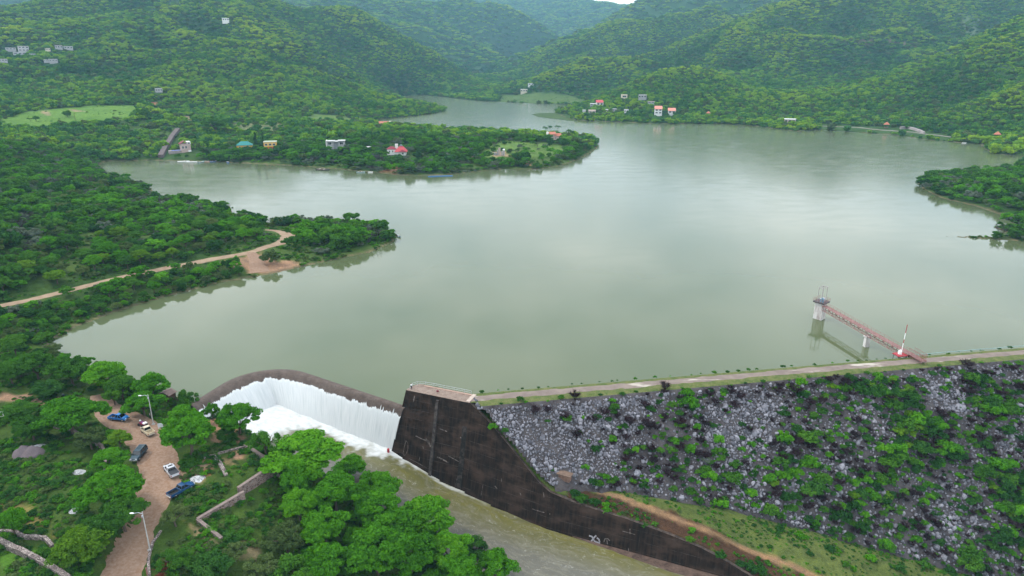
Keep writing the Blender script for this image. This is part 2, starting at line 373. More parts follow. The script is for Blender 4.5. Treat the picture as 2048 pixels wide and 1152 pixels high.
def vnoise(x, y, seed=0):
    xi = np.floor(x).astype(np.int64); yi = np.floor(y).astype(np.int64); u = x - xi; v = y - yi
    u = u * u * (3 - 2 * u); v = v * v * (3 - 2 * v)
    def h(a, b):
        n = (a * 374761393 + b * 668265263 + seed * 1442695041) & 0xffffffff
        n = ((n ^ (n >> 13)) * 1274126177) & 0xffffffff
        return ((n ^ (n >> 16)) & 0xffff) / 65535.0
    return (h(xi, yi) * (1 - u) + h(xi + 1, yi) * u) * (1 - v) + (h(xi, yi + 1) * (1 - u) + h(xi + 1, yi + 1) * u) * v
def fbm(x, y, o=4, seed=0):
    s = 0; a = .5
    for k in range(o):
        s = s + a * (vnoise(x, y, seed + k) - .5); x = x * 2.03 + 11.3; y = y * 2.03 - 7.1; a *= .5
    return s * 2
GT, GL = np.meshgrid(TH, LR, indexing='ij'); GR = np.exp(GL); GX = GR * np.sin(GT); GY = GR * np.cos(GT)
hl = bil(_Q, GT, GL) * GR
lake_in = inside(GX, GY, LAKE); dlk = seg_dist(GX, GY, LAKE)
down = ((GY < 168 + (GX - 65) * .18) & (GX > -75) & (GR < 420))          # below the dam
hl = np.where(down, hl, np.maximum(hl, np.where(GR < 200, .8, 1.3)))
hillm = smooth(25, 90, hl) * smooth(700, 1100, GR)
rdg = 1 - np.abs(fbm(GX / 210 + 3, GY / 210, 3, 5)) * 2
hl = hl + hillm * (fbm(GX / 330, GY / 330, 4, 1) * 30 + (rdg - .6) * 34)
hl = hl + smooth(260, 500, GR) * (1 - hillm) * fbm(GX / 60, GY / 60, 3, 2) * 2.5 + fbm(GX / 9, GY / 9, 3, 3) * .35 * smooth(2500, 800, GR)
H = np.where(lake_in, -.5 - np.minimum(.25 * dlk, 7), hl * (1 - np.exp(-dlk / (7 + np.clip(hl, 0, 30) * 1.0))) + .15)
# the spillway channel cut
ch_in = inside(GX, GY, CHAN_T); dch = seg_dist(GX, GY, CHAN_T)
fz = floor_z(GX, GY)
H = np.where(ch_in & (GR < 400), np.minimum(H, fz - .9), H)
lside = ~ch_in & ~lake_in & (dch < 40) & (((GX - CH_O[0]) * CH_E[1] - (GY - CH_O[1]) * CH_E[0]) * -1 < 0)
H = np.where(lside, np.minimum(H, fz - .4 + dch * 1.25), H)
def hgt(x, y):
    x = np.asarray(x, float); y = np.asarray(y, float)
    return bil(H, np.arctan2(x, y), np.log(np.maximum(np.hypot(x, y), 45)))
def h1(x, y): return float(hgt(np.array([x]), np.array([y]))[0])
_rs = np.exp(np.linspace(math.log(60), math.log(9000), 4000))
def hit(px, py, dz=0.0):
    """where the sight line of a photo pixel meets the ground raised by dz; returns the ground point"""
    d = ray(px, py); k = _rs / math.hypot(d[0], d[1]); P = CAMP[None] + d[None] * k[:, None]
    g = hgt(P[:, 0], P[:, 1]); g = np.where(g < 0, np.where(inside(P[:, 0], P[:, 1], LAKE), 0, g), g)
    m = P[:, 2] <= g + dz; i = int(np.argmax(m)) if m.any() else len(_rs) - 1
    if i > 0:
        a = P[i - 1, 2] - g[i - 1] - dz; b = P[i, 2] - g[i] - dz; t = a / (a - b) if a != b else 0
        p = P[i - 1] + (P[i] - P[i - 1]) * t
    else: p = P[0]
    return np.array([p[0], p[1], max(h1(p[0], p[1]), -40)])
def hits(pts, dz=0.0): return np.array([hit(x, y, dz) for x, y in pts])
ELV = (H - CAM_H) / GR
RUN = np.maximum.accumulate(ELV, axis=1)
def seen(x, y, z, margin):
    r = np.hypot(x, y); return (z + margin - CAM_H) / r >= bil(RUN, np.arctan2(x, y), np.log(r * .985)) - 1e-9
def infov(x, y, z, pad=1.12):
    f = np.maximum(y * math.cos(PITCH) - (z - CAM_H) * math.sin(PITCH), 1e-3)
    u = (y * math.sin(PITCH) + (z - CAM_H) * math.cos(PITCH)) / f * F_PX
    return (np.abs(x / f * F_PX) < 1024 * pad) & (np.abs(u) < 576 * pad + 40) & (y > 0)
def proj(x, y, z):
    f = y * math.cos(PITCH) - (z - CAM_H) * math.sin(PITCH)
    return 1024 + F_PX * x / f, 576 - F_PX * (y * math.sin(PITCH) + (z - CAM_H) * math.cos(PITCH)) / f
# ------------------------------------------------------------------ ground sheet
COL = np.empty((NT, NR, 3)); COL[:] = (.036, .080, .018)
far = smooth(900, 1600, GR)[..., None]
COL = COL * (1 - far) + np.array((.030, .075, .022)) * far
nearz = smooth(330, 230, GR)[..., None]
COL = COL * (1 - nearz) + np.array((.048, .092, .017)) * nearz
gp = smooth(-.2, -.34, fbm(GX / 38, GY / 38, 3, 77))[..., None] * (smooth(230, 300, GR) * smooth(1000, 650, GR))[..., None]
COL = COL * (1 - gp) + np.array((.060, .108, .025)) * gp
def paint(poly_px, col, feather=3.0, world=None, rough=1.0, a=1.0):
    global COL
    P = hits(poly_px)[:, :2] if world is None else np.asarray(world)
    x0, y0 = P.min(0) - 2 * feather; x1, y1 = P.max(0) + 2 * feather
    sel = (GX > x0) & (GX < x1) & (GY > y0) & (GY < y1)
    gx, gy = GX[sel], GY[sel]
    d = seg_dist(gx, gy, P) * np.where(inside(gx, gy, P), 1, -1) + fbm(gx / (feather * 1.3 + .5), gy / (feather * 1.3 + .5), 3, 9) * feather * 1.6 * rough
    m = (smooth(-feather * .5, feather * .5, d) * a)[:, None]
    COL[sel] = COL[sel] * (1 - m) + np.array(col) * m
DIRT, TAN, RED = (.30, .185, .13), (.34, .25, .17), (.27, .13, .075)
paint([(0,240),(60,222),(160,213),(240,210),(278,212),(275,235),(200,246),(100,255),(0,260)], (.098, .200, .030), 8)
paint([(82,222),(92,221),(100,230),(90,231)], (.27, .22, .14), 3); paint([(136,219),(148,218),(165,222),(150,224)], (.27, .22, .14), 3)
paint([(290,205),(318,205),(318,225),(300,222)], RED, 5); paint([(365,230),(385,235),(383,243),(368,240)], TAN, 5)
paint([(75,325),(100,322),(105,335),(85,338)], TAN, 4); paint([(200,375),(217,372),(215,388),(203,388)], TAN, 4)
paint([(335,418),(352,418),(350,427),(333,426)], TAN, 3); paint([(230,420),(268,419),(268,423),(232,424)], TAN, 2)
paint([(440,530),(520,505),(545,520),(605,525),(560,545),(515,552),(495,540),(450,535)], DIRT, 2.5)
paint([(600,228),(740,235),(700,248),(600,244)], (.10, .17, .04), 10)
paint([(470,242),(560,243),(590,258),(520,268),(460,258)], (.14, .17, .08), 9)
paint([(1000,188),(1150,191),(1180,203),(1080,207),(1000,203)], (.070, .125, .034), 16)
paint([(975,286),(1060,284),(1150,292),(1110,316),(1040,312),(960,316)], (.10, .18, .04), 6)
paint([(985,303),(1012,303),(1015,313),(985,313)], TAN, 3); paint([(930,308),(960,308),(965,316),(930,318)], TAN, 3)
paint([(765,330),(800,322),(812,340),(790,346),(760,344)], (.28,.16,.09), 3); paint([(1040,322),(1062,322),(1062,330),(1042,330)], (.28,.16,.09), 2)
paint([(2010,280),(2035,277),(2040,290),(2008,292)], (.36,.31,.26), 4)
paint([(1655,70),(1700,72),(1742,80),(1735,86),(1690,82),(1655,76)], (.20,.15,.12), 14); paint([(1775,80),(1860,92),(1855,98),(1775,86)], (.2,.16,.12), 12)
paint([(1905,22),(1960,45),(2012,58),(2000,60),(1930,40)], (.15,.22,.12), 14)
# near left bank
paint([(0,785),(45,788),(78,796),(60,806),(0,800)], DIRT, 2); paint([(80,800),(110,804),(100,818),(78,812)], DIRT, 1.6)
paint([(186,760),(212,768),(205,778),(188,772)], RED, 1.2)
paint([(330,785),(380,800),(430,835),(490,880),(478,886),(420,850),(370,815),(330,795)], (.30,.17,.11), 1.5)
paint([(420,838),(440,860),(442,890),(432,888),(424,868)], DIRT, 1)
paint([(468,900),(497,898),(488,918),(470,922),(455,920)], DIRT, 1); paint([(400,920),(455,915),(470,930),(420,935)], (.20,.16,.08), 1.5)
paint([(345,955),(385,930),(420,935),(395,965),(360,975)], (.31,.22,.15), 1.5)
paint([(470,1085),(520,1090),(515,1108),(480,1110)], (.24,.2,.12), 2); paint([(370,1040),(400,1060),(450,1108),(440,1112),(390,1075)], (.26,.21,.12), 1)
paint([(8,1005),(40,1000),(70,1030),(130,1060),(120,1072),(50,1040)], (.20,.17,.06), 2); paint([(90,965),(110,955),(125,965),(105,972)], (.23,.18,.09), 1.2)
paint([(220,1120),(240,1110),(236,1135),(222,1140)], RED, 1); paint([(400,945),(425,938),(430,955),(405,955)], RED, 1)
paint([(0,1095),(60,1110),(130,1152),(0,1200)], (.07,.17,.02), 2)
# berm between the wall and the rock slope
BERM = [wface(a, wtop(a))[:2] + WH * .6 for a in (24, 32, 40, 50, 60, 70, 82, 96, 104)] + [np.array([110., 100.])] + [p[:2] for p in TOE[::-1]] + [damp(14, 18)]
paint(None, (.088, .118, .034), 2, world=BERM)
_eb = [wface(a, wtop(a))[:2] + WH * .5 for a in (47, 55, 65, 75, 85, 96, 104)] + [wface(a, wtop(a))[:2] + WH * o for a, o in ((104, 7), (96, 7.5), (86, 8), (76, 8), (66, 6), (56, 5), (48, 4))]
paint(None, (.062, .034, .022), 1.4, world=_eb)
_pt = [(1135,962),(1200,984),(1290,1013),(1380,1048),(1470,1088),(1560,1123),(1640,1158),(1700,1180)]
PATHW = [hit(*p)[:2] for p in _pt]
_dp = seg_dist(GX, GY, PATHW, False); m = (smooth(1.25, .5, _dp + fbm(GX / 2, GY / 2, 2, 4) * .7) * (GR < 300))[..., None]
COL = COL * (1 - m) + np.array((.25, .155, .095)) * m
m = (smooth(2.6, .6, dlk + fbm(GX / 3, GY / 3, 2, 6) * 1.2) * (GR < 1200))[..., None] * .85
COL = COL * (1 - m) + np.array((.15, .125, .085)) * m
# dirt roads as ribbons on the ground
def ribbon(name, mat, pts, w, lift=.08, step=1.5, edge=.5):
    pts = [np.array(p[:2]) for p in pts]; w = list(w) if isinstance(w, (list, tuple)) else [w] * len(pts)
    P = [];W = []
    for i in range(len(pts) - 1):
        p0 = pts[max(i - 1, 0)]; p1 = pts[i]; p2 = pts[i + 1]; p3 = pts[min(i + 2, len(pts) - 1)]
        n = max(2, int(np.linalg.norm(p2 - p1) / step))
        for k in range(n):
            t = k / n
            P.append(.5 * ((2 * p1) + (p2 - p0) * t + (2 * p0 - 5 * p1 + 4 * p2 - p3) * t * t + (3 * p1 - p0 - 3 * p2 + p3) * t ** 3)); W.append(w[i] * (1 - t) + w[i + 1] * t)
    P.append(pts[-1]); W.append(w[-1]); P = np.array(P); W = np.array(W)
    T = np.gradient(P, axis=0); T /= np.linalg.norm(T, axis=1)[:, None]; N = np.stack([-T[:, 1], T[:, 0]], 1)
    m = 9; V = np.empty((len(P), m, 3))
    for j in range(m):
        s = (j / (m - 1) - .5); jit = (fbm(P[:, 0] / 2.5 + j * 9, P[:, 1] / 2.5, 3, 3) * edge) if j in (0, m - 1) else 0
        q = P + N * (s * W + jit)[:, None] if not np.isscalar(jit) else P + N * (s * W)[:, None]
        V[:, j, :2] = q; V[:, j, 2] = hgt(q[:, 0], q[:, 1]) + (lift if 0 < j < m - 1 else -.04)
    F = [(i * m + j, i * m + j + 1, (i + 1) * m + j + 1, (i + 1) * m + j) for i in range(len(P) - 1) for j in range(m - 1)]
    return tag(link(name, mesh_np(name, V, F, [mat], None, True)), kind='structure'), P
q = NM('dirt_road'); p = q.geo()
c = q.mix(q.maprange(q.noise(p, .16, 5, .6), .35, .68), (.285, .170, .108), (.20, .112, .068))
c = q.mix(q.maprange(q.noise(p, 1.6, 6, .65), .35, .75), c, (.36, .26, .20)); c = q.mix(q.maprange(q.noise(p, 9, 3), .62, .75), c, (.2, .12, .085))
q.bump(q.noise(p, 2.2, 6, .7), .5, .12); M_ROAD = q.fin(q.mix(1.0, c, (.86, .86, .86), 'MULTIPLY'), .95, .15)
q = NM('pale_track'); p = q.geo()
c = q.mix(q.maprange(q.noise(p, .3, 5, .6), .35, .68), (.33, .24, .165), (.23, .155, .105)); q.bump(q.noise(p, 2, 5), .4, .1); M_TRACK = q.fin(c, .95, .15)
road_px = [(196,790),(225,826),(268,852),(296,885),(318,930),(318,975),(296,1020),(276,1065),(258,1110),(240,1160),(215,1230)]
ROADW = hits(road_px)
ROAD_W = [4, 8, 10.5, 9.0, 8.5, 9.5, 8.0, 6.5, 7.2, 7.6, 8]
_, ROADP = ribbon('dirt_road', M_ROAD, ROADW, ROAD_W, .07, 1.0, 1.0)
track_px = [(-60,630),(0,612),(60,600),(140,580),(220,560),(300,543),(380,527),(440,516),(500,505),(540,492),(568,482),(575,470),(555,462),(530,460)]
TRACKW = hits(track_px); _, TRACKP = ribbon('dirt_track', M_TRACK, TRACKW, [3,3,3,3.2,3.2,3.4,3.4,3.6,3.4,4,6.5,8,5,3], .1, 2.0, .8)
spurt = hits([(500,505),(512,520),(520,545)]); ribbon('lakeside_track', M_ROAD, spurt, [4, 6, 9], .1, 1.5, 1.0)
shore_rd = hits([(1640,252),(1690,254),(1740,258),(1790,262),(1830,265),(1870,270),(1900,274),(1950,276),(1990,277),(2040,282),(2100,286)])
q = NM('pale_shore_road'); M_SHORERD = q.fin(q.ramp(q.noise(q.geo(), .1, 4), [(.3, (.22, .20, .19)), (.7, (.13, .125, .09))]), .9, .2)
_, SHORERDP = ribbon('shore_road', M_SHORERD, shore_rd, 4, .4, 6, .5)
# the ground's own mesh
V = np.stack([GX, GY, H], 2).reshape(-1, 3)
I = np.arange(NT * NR).reshape(NT, NR)
Fq = np.stack([I[:-1, :-1], I[1:, :-1], I[1:, 1:], I[:-1, 1:]], 2).reshape(-1, 4)[:, ::-1]
me = mesh_np('ground', V, Fq, [], None, True)
ca = me.color_attributes.new('gcol', 'FLOAT_COLOR', 'POINT')
ca.data.foreach_set('color', np.concatenate([COL.reshape(-1, 3), np.ones((NT * NR, 1))], 1).astype(np.float32).ravel())
q = NM('ground'); p = q.geo(); g = q.attr('gcol').outputs['Color']
big = q.noise(p, .035, 5, .6); mid = q.noise(p, .35, 5, .65); fine = q.noise(p, 2.6, 5, .7)
c = q.mix(q.maprange(big, .3, .7), q.mix(1.0, g, (.72, .78, .70), 'MULTIPLY'), q.mix(1.0, g, (1.25, 1.15, 1.1), 'MULTIPLY'))
c = q.mix(q.maprange(mid, .35, .7), q.mix(1.0, c, (.70, .72, .8), 'MULTIPLY'), q.mix(1.0, c, (1.25, 1.2, 1.1), 'MULTIPLY'))
c = q.mix(q.maprange(fine, .3, .72), q.mix(1.0, c, (.62, .66, .62), 'MULTIPLY'), q.mix(1.0, c, (1.3, 1.26, 1.2), 'MULTIPLY'))
q.bump(q.math('ADD', fine, q.math('MULTIPLY', mid, 2.0)), .7, .3)
me.materials.append(q.fin(c, .95, .1))
tag(link('ground', me), kind='structure')
# ------------------------------------------------------------------ lake
q = NM('lake_water'); p = q.geo()
wv = q.noise(q.map(p, (.9, 1.6, 1)), 1.0, 3, .6); w2 = q.noise(q.map(p, (.05, .11, 1)), 1.0, 3, .5)
q.bump(q.math('MULTIPLY', wv, q.maprange(w2, .35, .7, .25, 1.0)), .10, .05)
c = q.mix(q.maprange(q.noise(p, .012, 3), .35, .65), (.078, .098, .044), (.090, .110, .054))
q.b.inputs['IOR'].default_value = 1.37
yy = q.node('ShaderNodeSeparateXYZ', {0: p}).outputs[1]
rg = q.math('ADD', q.maprange(yy, 230, 560, .04, .14), q.maprange(w2, .4, .7, -.01, .05))
M_LAKE = q.fin(c, rg, .5)
wb = [damp(300, -4.5), damp(2, -4.5), np.array([-13.5, 156.8]), WT0[:2] + WH * 2.0 + WU * 1.0] + [p for p in CREST[::-1]] + [np.array([-87., 163.5]), np.array([-100., 172.])] + [np.array(p, float) for p in ((-150, 178), (-420, 330), (-800, 900), (-800, 2600), (900, 2600), (900, 900), (420, 300))]
bm = MB(); bm.add([(x, y, 0.0) for x, y in wb], [tuple(range(len(wb)))])
o = bm.build('lake', M_LAKE); tag(o, kind='structure')
if o.data.polygons[0].normal.z < 0: o.data.flip_normals()
# ------------------------------------------------------------------ dam embankment
def ground_or(a, t): return h1(*damp(a, t))
q = NM('dam_soil'); p = q.geo()
c = q.mix(q.maprange(q.noise(p, .22, 5, .65), .4, .62), (.046, .038, .040), (.105, .092, .092)); c = q.mix(q.maprange(q.noise(p, 1.6, 5), .42, .7), c, (.085, .08, .088))
q.bump(q.noise(p, 2.0, 6, .7), 1.0, .5); M_DSOIL = q.fin(c, .95, .1)
q = NM('dam_grass'); p = q.geo()
c = q.mix(q.maprange(q.noise(p, .5, 5, .65), .35, .65), (.050, .088, .020), (.125, .135, .048)); c = q.mix(q.maprange(q.noise(p, 4, 5), .55, .72), c, (.22, .17, .11)); q.bump(q.noise(p, 5, 5), .6, .15)
M_DGRASS = q.fin(c, .95, .1)
prof = [(-13.5, -2.6), (-8.5, -.15), (-3.6, 4.3), (-3.2, 4.5), (3.2, 4.5), (3.8, 4.25), (14, 4.25 - 10.2 / DSL), (28, 4.25 - 24.2 / DSL), (45, 4.25 - 41.2 / DSL), (62, 4.25 - 58.2 / DSL), (62, -50), (-13.5, -50)]
na = 150; dam = empty('earth_dam', (*damp(60, 0), 0), 0, 'long earth dam with a road on top and a steep grey slope of loose rock', 'dam')
def dam_part(name, mat, t0, t1, nt, prof_, rough):
    A = np.concatenate([np.linspace(-6.0, 60, 170), np.linspace(60.6, DLEN, 200)]); T = np.linspace(t0, t1, nt); V = []
    for i, t in enumerate(T):
        z = np.interp(t, [x for x, _ in prof_], [y for _, y in prof_])
        for a in A:
            d = damp(a, t); V.append((d[0], d[1], z))
    V = np.array(V); e = np.clip(np.minimum(np.repeat(T, len(A)) - t0, t1 - np.repeat(T, len(A))), 0, 1)
    V[:, 2] += fbm(V[:, 0] / 2.2, V[:, 1] / 2.2, 3, 21) * rough * e
    n = len(A); wl_ = np.array([wface(a, wtop(a))[:2] + WH * .55 for a in (18.2, 22, 26, 30, 34, 38, 41, 50, 60, 80, 110)]); bx = np.concatenate([wl_, [[200, 60], [500, 60], [500, 400], [-9.5, 200]], [damp(-.6, -14), damp(-.6, -3)]])
    inn = inside(V[:, 0], V[:, 1], bx).astype(int)
    F = [(i * n + j, i * n + j + 1, (i + 1) * n + j + 1, (i + 1) * n + j) for i in range(nt - 1) for j in range(n - 1) if inn[i * n + j] + inn[i * n + j + 1] + inn[(i + 1) * n + j] + inn[(i + 1) * n + j + 1] >= 3]
    V -= np.array(dam.location)
    return link(name, mesh_np(name, V, np.array(F)[:, ::-1], [mat], None, True), dam)
dam_part('crest', M_DGRASS, -3.9, 3.7, 9, prof[:-2], .10)
dam_part('downstream_slope', M_DSOIL, 3.7, 62, 70, prof[:-2], .9)
dam_part('upstream_slope', M_DSOIL, -13.5, -3.9, 12, prof[:-2], .5)
q = NM('crest_road'); p = q.geo()
c = q.mix(q.maprange(q.noise(p, .35, 5, .65), .35, .65), (.165, .13, .115), (.225, .18, .155)); c = q.mix(q.maprange(q.noise(q.map(p, (.08, .3, 1)), 1, 4), .58, .64), c, (.40, .355, .31)); q.bump(q.noise(p, 4, 5), .3, .06)
M_CROAD = q.fin(c, .95, .15)
A = np.linspace(-1.2, DLEN, 320); V = []; F = []
for i, a in enumerate(A):
    for j, s in enumerate((-1, -.5, 0, .5, 1)):
        t = s * 1.5 - .3 + (fbm(np.array([a / 3 + s * 7]), np.array([s * 3.]), 3, 5)[0] * .55 if abs(s) == 1 else 0); d = damp(a, t); V.append((d[0], d[1], 4.62 - .13 * (abs(s) == 1)))
    if i: F += [((i - 1) * 5 + j, (i - 1) * 5 + j + 1, i * 5 + j + 1, i * 5 + j) for j in range(4)]
tag(link('crest_road', mesh_np('crest_road', V, np.array(F)[:, ::-1], [M_CROAD], None, True)), kind='structure')
# ------------------------------------------------------------------ spillway weir, falling water, channel water
def resample(P, n):
    P = np.array([np.asarray(p)[:2] for p in P]); L = np.concatenate([[0], np.cumsum(np.linalg.norm(np.diff(P, axis=0), axis=1))]); s = np.linspace(0, L[-1], n)
    return np.stack([np.interp(s, L, P[:, 0]), np.interp(s, L, P[:, 1])], 1)
NC = 480
cl = np.array([np.linalg.norm(np.array(CREST[i + 1]) - CREST[i]) for i in range(len(CREST) - 1)]).cumsum(); mid = cl[12] / cl[-1]
_n1 = int(NC * mid); c_all = resample(CREST, NC); b_all = np.concatenate([resample(BASE[:2], _n1), resample(BASE[1:], NC - _n1)])
bz_all = floor_z(b_all[:, 0], b_all[:, 1])
ctan = np.gradient(c_all, axis=0); ctan /= np.linalg.norm(ctan, axis=1)[:, None]; cnrm = np.stack([ctan[:, 1], -ctan[:, 0]], 1)
if (b_all[NC // 2] - c_all[NC // 2]) @ cnrm[NC // 2] < 0: cnrm = -cnrm
OG = [(0, 0), (.08, .010), (.16, .045), (.25, .11), (.36, .215), (.50, .37), (.65, .55), (.80, .74), (.92, .90), (1.0, 1.02)]
def ogee(i, f, lift=0.0):
    g = np.interp(f, [a for a, _ in OG], [b for _, b in OG])
    p = c_all[i] * (1 - f) + b_all[i] * f; n = b_all[i] - c_all[i]; n = n / max(np.linalg.norm(n), 1e-6)
    sl_ = .3 + .7 * min(1, f * 1.6)
    return np.array([p[0] + n[0] * lift * sl_, p[1] + n[1] * lift * sl_, .03 + (bz_all[i] - .03) * g + lift * (1.1 - .7 * f)])
q = NM('wet_concrete'); p = q.geo()
c = q.mix(q.maprange(q.noise(p, .5, 5, .65), .3, .7), (.070, .050, .042), (.13, .10, .085)); c = q.mix(q.maprange(q.noise(p, 3, 5), .5, .75), c, (.04, .032, .03)); q.bump(q.noise(p, 6, 4), .3, .05)
M_WET = q.fin(c, .7, .15)
V = []; fr = [-1.1, -1.0, -.45, -.2] + [a for a, _ in OG] + [1.25]
for i in range(NC):
    n = cnrm[i]
    V += [(*(c_all[i] - n * 2.6), -4.), (*(c_all[i] - n * 2.4), -.35), (*(c_all[i] - n * 1.3), -.03), (*(c_all[i] - n * .5), .05)]
    V += [tuple(ogee(i, a)) for a, _ in OG] + [(*b_all[i], bz_all[i] - 2)]
k = len(fr); F = [(i * k + j, (i + 1) * k + j, (i + 1) * k + j + 1, i * k + j + 1) for i in range(NC - 1) for j in range(k - 1)]
o = link('spillway_weir', mesh_np('spillway_weir', V, F, [M_WET], None, True)); tag(o, 'curved brown concrete spillway crest with white water pouring over it', 'spillway')
# falling sheet: ragged upper edge, streaked
q = NM('falling_water'); uv = q.co('UV')
st = q.noise(q.map(uv, (260, 2.2, 1)), 1, 4, .6); s2 = q.noise(q.map(uv, (45, 1.0, 1)), 1, 3, .6)
c = q.mix(q.maprange(st, .30, .60), (.47, .50, .515), (.60, .615, .62)); c = q.mix(q.maprange(s2, .58, .80), c, (.44, .475, .475))
q.bump(q.math('ADD', st, s2), .22, .3); M_FALL = q.fin(c, .6, .3)
hv = np.array([.33 + .10 * fbm(np.array([i / 9.]), np.array([1.7]), 3, 31)[0] + .05 * (rng.random() - .5) + (-.13 if rng.random() < .012 else 0) for i in range(NC)])
for c0 in (.34, .52): hv += .0
V = []; UV = []; m = 16
for i in range(NC):
    for j in range(m):
        f0 = hv[i]; f = f0 + (1.0 - f0) * j / (m - 1)
        l = .03 if j == 0 else .16 + .05 * fbm(np.array([i / 2.2]), np.array([f * 2.]), 3, 8)[0] + .12 * f
        V.append(ogee(i, f, l)); UV.append((i / NC, f))
F = np.array([(i * m + j, (i + 1) * m + j, (i + 1) * m + j + 1, i * m + j + 1) for i in range(NC - 1) for j in range(m - 1)])
me = mesh_np('waterfall', V, F, [M_FALL], None, True); uvl = me.uv_layers.new(name='UVMap'); uvl.data.foreach_set('uv', np.array(UV, np.float32)[F.ravel()].ravel())
tag(link('waterfall', me), kind='structure')
# water in the channel
def chan_xy(s, t): return CH_O + CH_E * s + np.array([CH_E[1], -CH_E[0]]) * t
ss = np.arange(-52, 150, .55); tt = np.arange(-26, 62, .55)
SS, TT = np.meshgrid(ss, tt, indexing='ij'); X = CH_O[0] + CH_E[0] * SS + CH_E[1] * TT; Y = CH_O[1] + CH_E[1] * SS - CH_E[0] * TT
CW = np.array(list(BASE[:3]) + [wface(a, wbot(a) - 1)[:2] + WH * .5 for a in (2, 12, 30, 50, 70, 90, 105)] + [np.array([92., 76.])] + [p + np.array([-4., -2.5]) for p in LBANK[::-1]])
ok = inside(X, Y, CW) | (seg_dist(X, Y, BASE, False) < .8)
db = seg_dist(X, Y, BASE, False); dap = np.hypot(X - BASE[1][0] - 3, Y - BASE[1][1] + 5)
aw = (X - WT0[0]) * WU[0] + (Y - WT0[1]) * WU[1]; wfx = seg_dist(X, Y, [p[:2] for p in WALL_BOT], False)
foam = smooth(7.0, 1.2, db + fbm(X / 1.8, Y / 1.8, 4, 12) * 4.5) + smooth(15, 5, dap + fbm(X / 2.4, Y / 2.4, 4, 13) * 7) * .9 + smooth(15, 5, np.hypot(X + 74, Y - 165)) 
foam = foam + smooth(1.2, .2, wfx + fbm(aw / 3, wfx, 3, 15) * 1.4) * smooth(40, 10, aw) * .6
foam = np.clip(foam, 0, 1)
Z = floor_z(X, Y) + .12 + fbm(X / 3.2, Y / 3.2, 3, 14) * (.08 + .26 * foam) + foam * .12
idx = -np.ones(SS.shape, int); cell = ok[:-1, :-1] & ok[1:, :-1] & ok[1:, 1:] & ok[:-1, 1:]
used_ = np.zeros(SS.shape, bool); used_[:-1, :-1] |= cell; used_[1:, :-1] |= cell; used_[1:, 1:] |= cell; used_[:-1, 1:] |= cell
idx[used_] = np.arange(used_.sum()); I0, J0 = np.nonzero(cell)
F = np.stack([idx[I0, J0], idx[I0 + 1, J0], idx[I0 + 1, J0 + 1], idx[I0, J0 + 1]], 1)[:, ::-1]
me = mesh_np('channel_water', np.stack([X, Y, Z], 2)[used_], F, [], None, True)
at_ = me.attributes.new('foam', 'FLOAT', 'POINT'); at_.data.foreach_set('value', foam[used_].astype(np.float32))
at_ = me.attributes.new('flow', 'FLOAT_VECTOR', 'POINT'); at_.data.foreach_set('vector', np.stack([SS, TT, SS * 0], 2)[used_].astype(np.float32).ravel())
if me.polygons[0].normal.z < 0: me.flip_normals()
q = NM('channel_water'); fl = q.attr('flow').outputs['Vector']; fo = q.attr('foam').outputs['Fac']
wsv = q.node('ShaderNodeVectorMath', {0: fl, 1: q.node('ShaderNodeVectorMath', {0: q.node('ShaderNodeTexNoise', {'Vector': fl, 'Scale': .12, 'Detail': 3}).outputs[1], 'Scale': 9.0}, operation='SCALE').outputs[0]}, operation='ADD').outputs[0]
n1 = q.noise(q.map(wsv, (.035, .30, 1)), 1, 5, .6); n2 = q.noise(q.map(wsv, (.12, 1.1, 1)), 1, 5, .65); n3 = q.noise(q.map(fl, (.5, .9, 1)), 1, 5, .7)
c = q.mix(q.maprange(n1, .38, .62), (.092, .088, .034), (.125, .115, .028)); tsep = q.node('ShaderNodeSeparateXYZ', {0: fl}).outputs[1]; c = q.mix(q.maprange(q.math('ADD', tsep, q.math('MULTIPLY', n1, 8.0)), 9, 17), c, q.mix(n2, (.085, .080, .062), (.125, .118, .095))); c = q.mix(q.maprange(n2, .48, .76), c, (.165, .155, .110))
lines = q.math('ABSOLUTE', q.math('SUBTRACT', q.noise(q.map(wsv, (.20, .42, 1)), 1, 3, .55), .5)); c = q.mix(q.math('MULTIPLY', q.maprange(lines, .0, .012, .55, 0), q.maprange(n3, .45, .7)), c, (.62, .62, .56))
ff = q.math('MULTIPLY', fo, q.maprange(q.math('ADD', n3, fo), .55, 1.0), True)
c = q.mix(ff, c, q.mix(q.maprange(n3, .3, .6), (.42, .44, .43), (.60, .61, .61)))
q.bump(q.math('ADD', n3, n2), .35, .25); me.materials.append(q.fin(c, .3, .4))
tag(link('channel_water', me), kind='structure')
# ------------------------------------------------------------------ dark spillway wall
q = NM('black_concrete'); p = q.geo(); pw = q.co('UV')
st = q.noise(q.map(pw, (1.2, .12, 1)), 1, 5, .65); bl = q.noise(q.map(pw, (.16, .3, 1)), 1, 5, .6)
c = q.mix(q.maprange(st, .42, .70), (.0105, .0078, .0066), (.030, .018, .0125)); c = q.mix(q.maprange(bl, .46, .70), c, (.050, .032, .024)); c = q.mix(q.maprange(q.noise(q.map(pw, (2.6, .07, 1)), 1, 5, .7), .56, .72), c, (.045, .032, .026))
ln = q.math('ABSOLUTE', q.math('SUBTRACT', q.math('FRACT', q.math('DIVIDE', q.node('ShaderNodeSeparateXYZ', {0: pw}).outputs[1], 2.35)), .5))
lw = q.math('MULTIPLY', q.maprange(ln, .485, .497), q.maprange(q.noise(q.map(pw, (.25, .9, 1)), 1, 4, .7), .42, .62)); c = q.mix(q.math('MULTIPLY', lw, .55), c, (.15, .13, .12))
sp = q.math('MULTIPLY', q.maprange(q.noise(q.map(pw, (.6, .33, 1)), 1, 7, .75), .66, .72), q.maprange(ln, .30, .49)); c = q.mix(q.math('MULTIPLY', sp, .8), c, (.27, .25, .24))
